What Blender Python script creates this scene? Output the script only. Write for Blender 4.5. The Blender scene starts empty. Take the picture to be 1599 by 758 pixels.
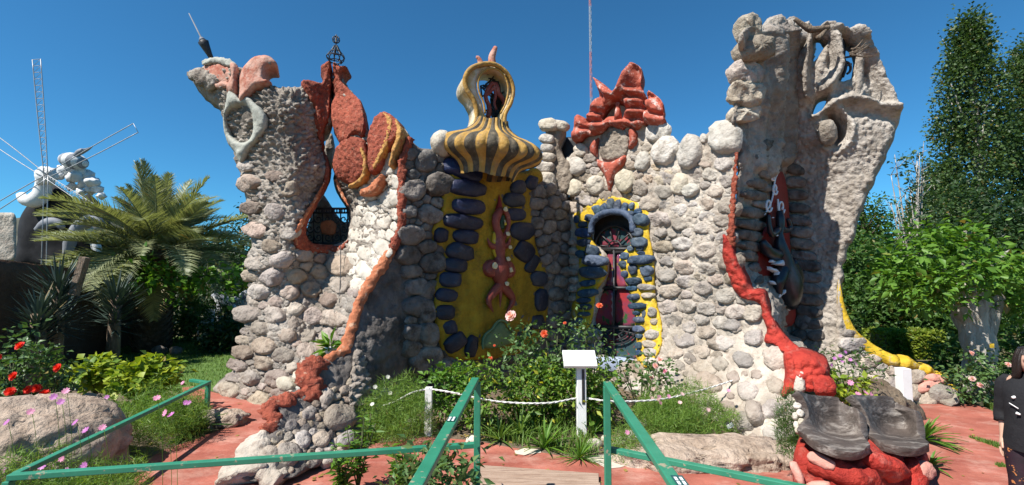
import bpy, bmesh, math, random
import numpy as np
from mathutils import Vector, Matrix, Euler
from mathutils.geometry import delaunay_2d_cdt
C = bpy.context.scene.collection
SC = bpy.context.scene
PI = math.pi
random.seed(7)

# ------------------------------------------------------------------ camera, sky, sun
CAM_H = 2.07
PITCH = math.radians(3.9)
FPX = 740.0                                   # focal length in photo pixels (1599 wide)
cam_d = bpy.data.cameras.new('camera')
cam = bpy.data.objects.new('camera', cam_d)
C.objects.link(cam)
cam.location = (0, 0, CAM_H)
cam.rotation_euler = (math.radians(90) + PITCH, 0, 0)
cam_d.sensor_width = 36.0
cam_d.lens = 36.0 * FPX / 1599.0
cam_d.clip_start = 0.05
cam_d.clip_end = 4000
SC.camera = cam

SUN_AZ = math.radians(54)                     # to the left of straight behind the camera
SUN_EL = math.radians(52)
to_sun = Vector((-math.sin(SUN_AZ) * math.cos(SUN_EL), -math.cos(SUN_AZ) * math.cos(SUN_EL), math.sin(SUN_EL)))
sun_d = bpy.data.lights.new('sun', 'SUN')
sun_d.energy = 5.0
sun_d.angle = math.radians(0.5)
sun_d.color = (1.0, 0.955, 0.89)
sun = bpy.data.objects.new('sun', sun_d)
C.objects.link(sun)
sun.rotation_euler = to_sun.to_track_quat('Z', 'Y').to_euler()
sun.location = (-20, -10, 30)

world = bpy.data.worlds.new('World')
SC.world = world
world.use_nodes = True
wn = world.node_tree
wn.nodes.clear()
w_out = wn.nodes.new('ShaderNodeOutputWorld')
w_bg = wn.nodes.new('ShaderNodeBackground')
w_sky = wn.nodes.new('ShaderNodeTexSky')
w_sky.sky_type = 'NISHITA'
w_sky.sun_disc = False
w_sky.sun_elevation = SUN_EL
w_sky.sun_rotation = math.atan2(to_sun.x, to_sun.y)
w_sky.altitude = 1500
w_sky.air_density = 1.0
w_sky.dust_density = 0.0
w_sky.ozone_density = 8.0
w_bg.inputs['Strength'].default_value = 0.08
w_tint = wn.nodes.new('ShaderNodeMix')           # the deep blue of a clear high-altitude sky
w_tint.data_type = 'RGBA'; w_tint.blend_type = 'MULTIPLY'; w_tint.inputs['Factor'].default_value = 1.0
wn.links.new(w_sky.outputs['Color'], w_tint.inputs['A'])
w_tint.inputs['B'].default_value = (0.46, 1.0, 1.06, 1.0)
wn.links.new(w_tint.outputs['Result'], w_bg.inputs['Color'])
wn.links.new(w_bg.outputs[0], w_out.inputs['Surface'])

SC.view_settings.view_transform = 'Standard'
SC.view_settings.look = 'None'
SC.view_settings.exposure = 0.75
SC.view_settings.gamma = 1.0

# ------------------------------------------------------------------ photo geometry -> world
def P(px, py, d):
    """points at photo pixels (px,py) that stand d metres in front of the camera"""
    px = np.asarray(px, float); py = np.asarray(py, float); d = np.asarray(d, float)
    u = (px - 799.5) / FPX; v = (379.0 - py) / FPX
    y = math.cos(PITCH) - v * math.sin(PITCH)
    z = math.sin(PITCH) + v * math.cos(PITCH)
    s = d / y
    return np.stack([u * s, d + 0 * u, CAM_H + z * s], -1)

def G(px, py, z0=0.0):
    """point of the level z0 seen at that pixel"""
    u = (px - 799.5) / FPX; v = (379.0 - py) / FPX
    y = math.cos(PITCH) - v * math.sin(PITCH)
    z = math.sin(PITCH) + v * math.cos(PITCH)
    s = (z0 - CAM_H) / z
    return np.array([u * s, y * s, z0])

def gd(px, py):
    return float(G(px, py)[1])

# ------------------------------------------------------------------ numpy noise
def _h(ix, iy, iz, seed):
    with np.errstate(over='ignore'):
        h = (ix.astype(np.int64) * 73856093) ^ (iy.astype(np.int64) * 19349663) ^ (iz.astype(np.int64) * 83492791) ^ np.int64(seed * 2654435 + 12345)
        h = (h ^ (h >> 13)) * np.int64(1274126177)
        h = h ^ (h >> 16)
    return (h & 0xFFFFFF).astype(float) / 0xFFFFFF

def vnoise(p, seed=0):
    i = np.floor(p).astype(np.int64); f = p - i
    f = f * f * (3 - 2 * f)
    r = 0
    for dx in (0, 1):
        wx = f[:, 0] if dx else 1 - f[:, 0]
        for dy in (0, 1):
            wy = f[:, 1] if dy else 1 - f[:, 1]
            for dz in (0, 1):
                wz = f[:, 2] if dz else 1 - f[:, 2]
                r = r + wx * wy * wz * _h(i[:, 0] + dx, i[:, 1] + dy, i[:, 2] + dz, seed)
    return r * 2 - 1

def fbm(p, octs=4, seed=0):
    a, s, r = 1.0, 1.0, 0
    for k in range(octs):
        r = r + a * vnoise(p * s + 17.3 * k, seed + k); a *= 0.5; s *= 2.03
    return r

def worley(p, seed=0):
    i = np.floor(p).astype(np.int64)
    f1 = np.full(len(p), 9.0); f2 = np.full(len(p), 9.0); idv = np.zeros(len(p))
    for dx in (-1, 0, 1):
        for dy in (-1, 0, 1):
            for dz in (-1, 0, 1):
                jx, jy, jz = i[:, 0] + dx, i[:, 1] + dy, i[:, 2] + dz
                qx = jx + _h(jx, jy, jz, seed + 1); qy = jy + _h(jx, jy, jz, seed + 2); qz = jz + _h(jx, jy, jz, seed + 3)
                dd = np.sqrt((p[:, 0] - qx) ** 2 + (p[:, 1] - qy) ** 2 + (p[:, 2] - qz) ** 2)
                near = dd < f1
                f2 = np.where(near, f1, np.minimum(f2, dd))
                idv = np.where(near, _h(jx, jy, jz, seed + 4), idv)
                f1 = np.where(near, dd, f1)
    return f1, f2, idv

# ------------------------------------------------------------------ objects
WL = {}                                        # world location of every object placed here

def tag(o, label=None, cat=None, group=None, kind=None):
    if label: o['label'] = label
    if cat: o['category'] = cat
    if group: o['group'] = group
    if kind: o['kind'] = kind
    return o

def thing(name, label, cat, loc=(0, 0, 0), group=None, rotz=0.0):
    o = bpy.data.objects.new(name, None)
    o.empty_display_size = 0.2
    C.objects.link(o)
    o.location = tuple(float(c) for c in loc)
    o.rotation_euler = (0, 0, rotz)
    WL[o.name] = np.array([float(c) for c in loc])
    return tag(o, label, cat, group)

def mesh_of(name, V, F, smooth=True):
    V = np.asarray(V, np.float32)
    me = bpy.data.meshes.new(name)
    if isinstance(F, np.ndarray) and F.ndim == 2:
        nf, k = F.shape
        me.vertices.add(len(V)); me.vertices.foreach_set('co', V.ravel())
        me.loops.add(nf * k); me.loops.foreach_set('vertex_index', F.astype(np.int32).ravel())
        me.polygons.add(nf)
        me.polygons.foreach_set('loop_start', np.arange(0, nf * k, k, dtype=np.int32))
        me.polygons.foreach_set('loop_total', np.full(nf, k, np.int32))
        me.update(calc_edges=True)
        me.validate()
    else:
        me.from_pydata(V.tolist(), [], [list(map(int, f)) for f in F])
    if smooth:
        me.polygons.foreach_set('use_smooth', np.ones(len(me.polygons), bool))
    return me

def obj(name, V, F, mats, parent=None, smooth=True, origin=None, midx=None, kind=None):
    """one mesh object from world coordinates; its origin goes to the middle of its box"""
    V = np.asarray(V, float)
    if origin is None:
        origin = (V.min(0) + V.max(0)) / 2
    origin = np.asarray(origin, float)
    me = mesh_of(name, V - origin, F, smooth)
    for m in (mats if isinstance(mats, (list, tuple)) else [mats]):
        me.materials.append(m)
    if midx is not None:
        me.polygons.foreach_set('material_index', np.asarray(midx, np.int32))
    o = bpy.data.objects.new(name, me)
    C.objects.link(o)
    base = WL[parent.name] if parent is not None else np.zeros(3)
    if parent is not None: o.parent = parent
    o.location = tuple(origin - base)
    WL[o.name] = origin
    if kind: o['kind'] = kind
    return o

class MB:
    """collects pieces in world coordinates"""
    def __init__(s): s.V = []; s.F = []; s.M = []; s.n = 0
    def add(s, V, F, m=0):
        V = np.asarray(V, float)
        s.V.append(V)
        for f in F: s.F.append([int(i) + s.n for i in f]); s.M.append(m)
        s.n += len(V)
    def box(s, c, size, R=None, m=0):
        v = np.array([[x, y, z] for x in (-.5, .5) for y in (-.5, .5) for z in (-.5, .5)]) * np.asarray(size, float)
        if R is not None: v = v @ np.array(R).T
        s.add(v + np.asarray(c, float), [(0, 1, 3, 2), (4, 6, 7, 5), (0, 4, 5, 1), (2, 3, 7, 6), (0, 2, 6, 4), (1, 5, 7, 3)], m)
    def bar(s, a, b, w, h, m=0, up=(0, 0, 1)):
        a = np.asarray(a, float); b = np.asarray(b, float)
        t = b - a; L = np.linalg.norm(t); t = t / L
        x = np.cross(t, up); nx = np.linalg.norm(x)
        x = np.cross(t, (0, 1, 0)) if nx < 1e-3 else x
        x = x / np.linalg.norm(x); z = np.cross(x, t)
        R = np.stack([x, t, z], 1)
        s.box((a + b) / 2, (w, L, h), R, m)
    def tube(s, pts, rad, seg=8, m=0, noise=0, seed=0, flat=None, grit=0, gs=.07):
        V, F = tube_geo(pts, rad, seg, noise, seed, flat, grit, gs); s.add(V, F, m)
    def build(s, name, mats, parent=None, smooth=True, kind=None, origin=None, bevel=0):
        V = np.concatenate(s.V)
        o = obj(name, V, s.F, mats, parent, smooth, origin, s.M, kind)
        if bevel:
            b = o.modifiers.new('bevel', 'BEVEL'); b.width = bevel; b.segments = 2; b.limit_method = 'ANGLE'
        return o

def resample(pts, n=None, step=None, smooth=True):
    pts = np.asarray(pts, float)
    if smooth and len(pts) > 2:
        out = []
        q = np.vstack([2 * pts[0] - pts[1], pts, 2 * pts[-1] - pts[-2]])
        for k in range(1, len(q) - 2):
            a, b, c, d = q[k - 1], q[k], q[k + 1], q[k + 2]
            t = np.linspace(0, 1, 9)[:-1, None]
            out.append(0.5 * ((2 * b) + (-a + c) * t + (2 * a - 5 * b + 4 * c - d) * t ** 2 + (-a + 3 * b - 3 * c + d) * t ** 3))
        pts = np.vstack(out + [pts[-1:]])
    L = np.r_[0, np.cumsum(np.linalg.norm(np.diff(pts[:, :3] if pts.shape[1] > 3 else pts, axis=0), axis=1))]
    if n is None: n = max(2, int(round(L[-1] / step)) + 1)
    s = np.linspace(0, L[-1], n)
    return np.stack([np.interp(s, L, pts[:, k]) for k in range(pts.shape[1])], 1)

def tube_geo(pts, rad, seg=8, noise=0, seed=0, flat=None, grit=0, gs=.07):
    """tapered round tube; flat=(vector, factor) squashes it along a world vector"""
    pts = np.asarray(pts, float); n = len(pts)
    rad = np.broadcast_to(np.asarray(rad, float), (n,)) if np.ndim(rad) == 0 else np.interp(np.linspace(0, 1, n), np.linspace(0, 1, len(rad)), rad)
    T = np.gradient(pts, axis=0); T /= np.linalg.norm(T, axis=1)[:, None] + 1e-9
    ref = np.array([0, 0, 1.0]) if abs(T[0][2]) < 0.9 else np.array([1.0, 0, 0])
    x = np.cross(T[0], ref); x /= np.linalg.norm(x)
    rings = []
    for i in range(n):
        x = x - T[i] * np.dot(x, T[i]); x /= np.linalg.norm(x) + 1e-9
        y = np.cross(T[i], x)
        a = np.linspace(0, 2 * PI, seg, endpoint=False)
        off = rad[i] * (np.cos(a)[:, None] * x + np.sin(a)[:, None] * y)
        if flat is not None:
            fv = np.asarray(flat[0], float); fv = fv / np.linalg.norm(fv)
            off = off - (off @ fv)[:, None] * fv * (1 - flat[1])
        rings.append(pts[i] + off)
    V = np.concatenate(rings)
    if noise:
        c = np.repeat(pts, seg, 0); dirv = V - c
        V = c + dirv * (1 + noise * fbm(V * (1.3 / max(rad.max(), 1e-3)), 3, seed))[:, None]
    if grit:
        c = np.repeat(pts, seg, 0); dirv = (V - c) / (np.linalg.norm(V - c, axis=1)[:, None] + 1e-6)
        w1, w2, _ = worley(V / gs, seed); V = V + dirv * (grit * (np.clip(w2 - w1, 0, .6) * 1.6 - .4 + .5 * fbm(V / gs * .6, 3, seed)))[:, None]
    F = []
    for i in range(n - 1):
        for k in range(seg):
            k2 = (k + 1) % seg
            F.append((i * seg + k, i * seg + k2, (i + 1) * seg + k2, (i + 1) * seg + k))
    V = np.vstack([V, pts[:1], pts[-1:]])
    for k in range(seg):
        F.append((n * seg, (k + 1) % seg, k)); F.append((n * seg + 1, (n - 1) * seg + k, (n - 1) * seg + (k + 1) % seg))
    return V, F

def ico(sub=2):
    bm = bmesh.new(); bmesh.ops.create_icosphere(bm, subdivisions=sub, radius=1)
    V = np.array([v.co[:] for v in bm.verts]); F = np.array([[v.index for v in f.verts] for f in bm.faces]); bm.free()
    return V, F
ICO = {k: ico(k) for k in (1, 2, 3, 4, 5)}

def blob_geo(c, r, R=None, sub=3, noise=0.15, freq=1.2, seed=0, boxy=1.0):
    V, F = ICO[sub]
    V = V.copy()
    if boxy != 1.0: V = np.sign(V) * np.abs(V) ** boxy
    V = V * (1 + noise * fbm(V * freq + seed * 3.7, 4, seed))[:, None]
    V = V * np.asarray(r, float)
    if R is not None: V = V @ np.array(R).T
    return V + np.asarray(c, float), F

def inside(px, py, poly):
    poly = np.asarray(poly, float); c = np.zeros(len(px), bool)
    x1, y1 = poly[-1]
    for x2, y2 in poly:
        cond = ((y1 > py) != (y2 > py))
        with np.errstate(divide='ignore', invalid='ignore'):
            xi = (x2 - x1) * (py - y1) / (y2 - y1) + x1
        c ^= cond & (px < xi)
        x1, y1 = x2, y2
    return c

def dist_poly(px, py, poly):
    poly = np.asarray(poly, float); best = np.full(len(px), 1e9)
    a = poly; b = np.roll(poly, -1, 0)
    for (x1, y1), (x2, y2) in zip(a, b):
        dx, dy = x2 - x1, y2 - y1; L = dx * dx + dy * dy + 1e-12
        t = np.clip(((px - x1) * dx + (py - y1) * dy) / L, 0, 1)
        best = np.minimum(best, (px - x1 - t * dx) ** 2 + (py - y1 - t * dy) ** 2)
    return np.sqrt(best)

def loop_pts(poly, step, smooth=True, rough=0.0, seed=0):
    p = np.asarray(poly, float)
    if smooth:
        n = len(p); out = []
        for k in range(n):
            a, b, c, d = p[k - 1], p[k], p[(k + 1) % n], p[(k + 2) % n]
            m = max(1, int(np.linalg.norm(c - b) / step)); t = (np.arange(m) / m)[:, None]
            # centripetal-ish: damp tangents
            out.append(0.5 * ((2 * b) + (-a + c) * t * .9 + (2 * a - 5 * b + 4 * c - d) * t ** 2 * .9 + (-a + 3 * b - 3 * c + d) * t ** 3 * .9) if m > 2 and np.linalg.norm(c - b) < 3 * min(np.linalg.norm(b - a), np.linalg.norm(d - c)) else b + (c - b) * t)
        p = np.vstack(out)
        if len(p) > 8:
            p = 0.5 * p + 0.25 * np.roll(p, 1, 0) + 0.25 * np.roll(p, -1, 0)
    else:
        q = []
        for k in range(len(p)):
            b, c = p[k], p[(k + 1) % len(p)]
            m = max(1, int(np.linalg.norm(c - b) / step)); q.append(b + (c - b) * (np.arange(m) / m)[:, None])
        p = np.vstack(q)
    if rough:
        p3 = np.c_[p * 0.06, np.zeros(len(p))]
        p = p + rough * np.c_[fbm(p3, 3, seed), fbm(p3 + 50, 3, seed)]
    return p

class Surf:
    """a curved wall face: depth over the photo plane, smooth through control points (1/d as a thin plate)"""
    def __init__(s, ctrl, reg=1e-4):
        c = np.asarray(ctrl, float); s.x = c[:, :2] / 300.0; w = 1.0 / c[:, 2]
        n = len(c); K = s._k(s.x, s.x) + reg * np.eye(n)
        A = np.zeros((n + 3, n + 3)); A[:n, :n] = K; A[:n, n] = 1; A[:n, n + 1:] = s.x; A[n:, :n] = A[:n, n:].T
        s.c = np.linalg.solve(A, np.r_[w, 0, 0, 0])
    def _k(s, a, b):
        r2 = ((a[:, None, :] - b[None]) ** 2).sum(-1)
        return 0.5 * r2 * np.log(r2 + 1e-12)
    def d(s, px, py):
        q = np.stack([np.asarray(px, float).ravel(), np.asarray(py, float).ravel()], 1) / 300.0
        n = len(s.x)
        return 1.0 / (s._k(q, s.x) @ s.c[:n] + s.c[n] + q @ s.c[n + 1:])
    def S(s, px, py):
        px = np.asarray(px, float).ravel(); py = np.asarray(py, float).ravel()
        return P(px, py, s.d(px, py))
    def N(s, px, py):
        px = np.asarray(px, float).ravel(); py = np.asarray(py, float).ravel()
        a = s.S(px + 2, py) - s.S(px - 2, py); b = s.S(px, py + 2) - s.S(px, py - 2)
        n = np.cross(b, a); n = n / np.linalg.norm(n, axis=1)[:, None]
        v = s.S(px, py) - np.array([0, 0, CAM_H])
        n = np.where(((n * v).sum(1) > 0)[:, None], -n, n)
        return n

def slab(name, surf, outline, mats, parent=None, holes=(), lift=0.0, thick=0.4, res=4.0, relief=None, round_px=8.0, round_m=0.1,
         back=None, smooth_outline=True, rough=0.0, puff=0.0, seed=0, kind=None, colour=None):
    """a thick solid whose front follows a wall face inside an outline (with holes)"""
    loops = [loop_pts(outline, res, smooth_outline, rough, seed)] + [loop_pts(h, res, smooth_outline, rough * .6, seed + 5) for h in holes]
    allb = np.vstack(loops)
    lo, hi = allb.min(0), allb.max(0)
    gx, gy = np.meshgrid(np.arange(lo[0], hi[0], res), np.arange(lo[1], hi[1], res * .866))
    gx = gx + (np.arange(gx.shape[0]) % 2)[:, None] * res * .5
    rng = np.random.RandomState(seed + 11)
    gx = gx.ravel() + rng.uniform(-.2, .2, gx.size) * res; gy = gy.ravel() + rng.uniform(-.2, .2, gy.size) * res
    keep = inside(gx, gy, loops[0])
    for l in loops[1:]: keep &= ~inside(gx, gy, l)
    gx, gy = gx[keep], gy[keep]
    db = np.full(len(gx), 1e9)
    for l in loops: db = np.minimum(db, dist_poly(gx, gy, l))
    k2 = db > res * .6
    gx, gy, db = gx[k2], gy[k2], db[k2]
    nb = len(allb)
    edges = []; st = 0
    for l in loops:
        m = len(l); edges += [(st + i, st + (i + 1) % m) for i in range(m)]; st += m
    X = np.r_[allb[:, 0], gx]; Y = np.r_[allb[:, 1], gy]; D = np.r_[np.zeros(nb), db]
    def tri(xs, ys):
        r = delaunay_2d_cdt([Vector((a, b)) for a, b in zip(xs, ys)], edges, [], 0, 1e-6)
        vs = np.array([v[:] for v in r[0]]); F = np.array([f for f in r[2] if len(f) == 3])
        orig = r[3]
        cx = vs[F].mean(1); ok = inside(cx[:, 0], cx[:, 1], loops[0])
        for l in loops[1:]: ok &= ~inside(cx[:, 0], cx[:, 1], l)
        idx = np.array([o[0] if len(o) else -1 for o in orig])
        F = idx[F[ok]]
        return F[(F >= 0).all(1)]
    F1 = tri(X, Y)
    S = surf.S(X, Y); N = surf.N(X, Y)
    t = np.clip(D / round_px, 0, 1)
    e = 1 - np.sqrt(np.clip(1 - (1 - t) ** 2, 0, 1))
    if back is None:
        m = S.mean(0); bk = np.array([m[0], m[1], 0.0]); bk /= np.linalg.norm(bk)
        # straight away from the viewer's side, so the solid stands behind its own face
    else:
        bk = np.asarray(back, float); bk = bk / np.linalg.norm(bk)
    pos = S + N * lift
    if puff:
        dm = D.max(); pos = pos + N * (puff * np.sqrt(np.clip(1 - (1 - D / dm) ** 2, 0, 1)))[:, None]
    if relief is not None:
        rr = relief(S, X, Y) * np.clip(D / (round_px * .5) + .25, 0, 1)
        pos = pos + N * rr[:, None]
    pos = pos + bk * (round_m * e)[:, None]
    bpos = (S + N * min(lift, 0)) + bk * thick                # the back follows the same curve
    V = np.vstack([pos, bpos]); off = len(pos)
    F = [list(f) for f in F1] + [[i + off for i in f[::-1]] for f in F1]
    for a, b in edges:
        F.append([a, b, b + off, a + off])
    bm_ = obj(name, V, F, mats, parent, True, kind=kind)
    fix_normals(bm_)
    return bm_

def fix_normals(o):
    bm = bmesh.new(); bm.from_mesh(o.data)
    bmesh.ops.recalc_face_normals(bm, faces=bm.faces[:])
    bm.to_mesh(o.data); bm.free()

# ------------------------------------------------------------------ stones
def cells(region, radii, aspect=1.25, seed=0, excl=(), gap=0.10, tries=900, nang=15, loose=1.18, dens=0.9):
    """irregular stones that fill a region of a wall: power cells of packed discs, joints between them"""
    rng = np.random.RandomState(seed)
    region = np.asarray(region, float); lo, hi = region.min(0), region.max(0)
    pts = np.zeros((0, 3))
    for r in radii:
        rr_try = rng.uniform(0, 1, (tries, 2)) * (hi - lo) + lo
        ok = inside(rr_try[:, 0], rr_try[:, 1], region)
        for ex in excl: ok &= ~(inside(rr_try[:, 0], rr_try[:, 1], ex) | (dist_poly(rr_try[:, 0], rr_try[:, 1], ex) < r * .85))
        ok &= dist_poly(rr_try[:, 0], rr_try[:, 1], region) > r * .45
        for x, y in rr_try[ok]:
            ri = r * rng.uniform(.85, 1.15)
            if len(pts):
                dd = np.hypot((pts[:, 0] - x) / aspect, pts[:, 1] - y) 
                if (dd < (pts[:, 2] + ri) * dens).any(): continue
            pts = np.vstack([pts, [x, y, ri]])
    th = np.linspace(0, 2 * PI, nang, endpoint=False)
    ct, sn = np.cos(th), np.sin(th)
    out = []
    for i, (x, y, r) in enumerate(pts):
        dx = (pts[:, 0] - x) / aspect; dy = pts[:, 1] - y; D = np.hypot(dx, dy)
        nbr = np.where((D > 0) & (D < (r + pts[:, 2]) * 1.9))[0]
        rad = np.full(nang, r * loose * 1.12)
        for j in nbr:
            tt = (D[j] ** 2 + r ** 2 - pts[j, 2] ** 2) / (2 * D[j]) - gap * min(r, pts[j, 2])
            c = (ct * dx[j] + sn * dy[j]) / D[j]
            rad = np.where(c > 0.05, np.minimum(rad, tt / np.maximum(c, .05)), rad)
        rad = np.clip(rad, r * .45, None)
        rad = .78 * rad + .11 * np.roll(rad, 1) + .11 * np.roll(rad, -1)
        rad = rad * (1 + rng.uniform(-.09, .09, nang))
        out.append((x, y, r, np.stack([ct * rad * aspect, sn * rad], 1)))
    return out

def ell(x, y, w, h, ang=0, n=14, sq=0.8, seed=0, wob=0.06):
    """outline of a hand-placed stone: (x, y, mean radius, outline)"""
    rng = np.random.RandomState(seed); th = np.linspace(0, 2 * PI, n, endpoint=False)
    c, s = np.cos(th), np.sin(th)
    ex = np.sign(c) * np.abs(c) ** sq * w / 2; ey = np.sign(s) * np.abs(s) ** sq * h / 2
    k = 1 + rng.uniform(-wob, wob, n); ex, ey = ex * k, ey * k
    a = math.radians(ang)
    return (x, y, (w + h) / 4, np.stack([ex * math.cos(a) - ey * math.sin(a), ex * math.sin(a) + ey * math.cos(a)], 1))

def stone_geo(surf, st, height=0.45, embed=0.25, lift=0.0, seed=0, facet=0.14, rings=((1.0, 0), (.96, .5), (.84, .84), (.60, .97), (.30, 1.0)), rough=.26):
    """a cobble bedded in a wall: its outline, a steep rim, a lumpy face; centre of the bed on the wall face"""
    x, y, r, pl = st
    rng = np.random.RandomState(seed)
    n = len(pl)
    c = surf.S([x], [y])[0]; nn = surf.N([x], [y])[0]
    rm = r * np.linalg.norm(c - np.array([0, 0, CAM_H])) / FPX
    h = rm * height
    tx, ty = rng.uniform(-1, 1, 2) * facet * 1.6
    q = np.concatenate([pl * s for s, _ in rings] + [np.zeros((1, 2))])
    hh = np.concatenate([np.full(n, v) for _, v in rings] + [[1.02]])
    p = surf.S(x + q[:, 0], y + q[:, 1])
    tilt = (q[:, 0] * tx + q[:, 1] * ty) / max(r, 1e-6)
    hv = h * hh * (1 + tilt)
    hv[:n] = -h * embed
    V = p + nn * (hv + lift)[:, None]
    o = seed * 7.31
    w1, w2, _ = worley((V - c) / (rm * 1.1) + o, 5)
    dsp = rough * rm * (.55 * fbm((V - c) / rm * 1.1 + o, 3, 3) + .9 * (w1 - .55))
    dsp = dsp + rough * rm * .35 * fbm((V - c) / rm * 3.3 + o, 2, 8)
    dsp[:n] *= .3
    V = V + nn * dsp[:, None]
    V[:-1] = V[:-1] + (V[:-1] - c) * (rough * .35 * fbm((V[:-1] - c) / rm * 1.5 + o + 9, 2, 6))[:, None]
    m = len(rings)
    F = []
    for k in range(m - 1):
        for i in range(n):
            j = (i + 1) % n
            F.append((k * n + i, k * n + j, (k + 1) * n + j, (k + 1) * n + i))
    for i in range(n): F.append(((m - 1) * n + i, (m - 1) * n + (i + 1) % n, m * n))
    return V, [f[::-1] for f in F]

def lay(surf, stones, name, mat, parent, single=300, min_px=0, stuff_name='rubble', seed=0, stuff_parent=None, **kw):
    """largest stones each an object of its own, the rest joined"""
    stones = sorted(stones, key=lambda s: -s[2])
    rest = MB(); made = 0
    for i, st in enumerate(stones):
        V, F = stone_geo(surf, st, seed=seed * 1000 + i, **kw)
        if made < single and st[2] * 2 >= min_px:
            obj(name, V, F, mat, parent); made += 1
        else: rest.add(V, F)
    if rest.n:
        o = rest.build(stuff_name, mat, stuff_parent or parent, kind='stuff')
    return made

# ------------------------------------------------------------------ materials
def _mat(name):
    m = bpy.data.materials.new(name); m.use_nodes = True
    nt = m.node_tree; nt.nodes.clear()
    out = nt.nodes.new('ShaderNodeOutputMaterial'); b = nt.nodes.new('ShaderNodeBsdfPrincipled')
    nt.links.new(b.outputs[0], out.inputs['Surface'])
    return m, nt, b, out

def rgb(c): return (c[0], c[1], c[2], 1.0)

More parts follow.
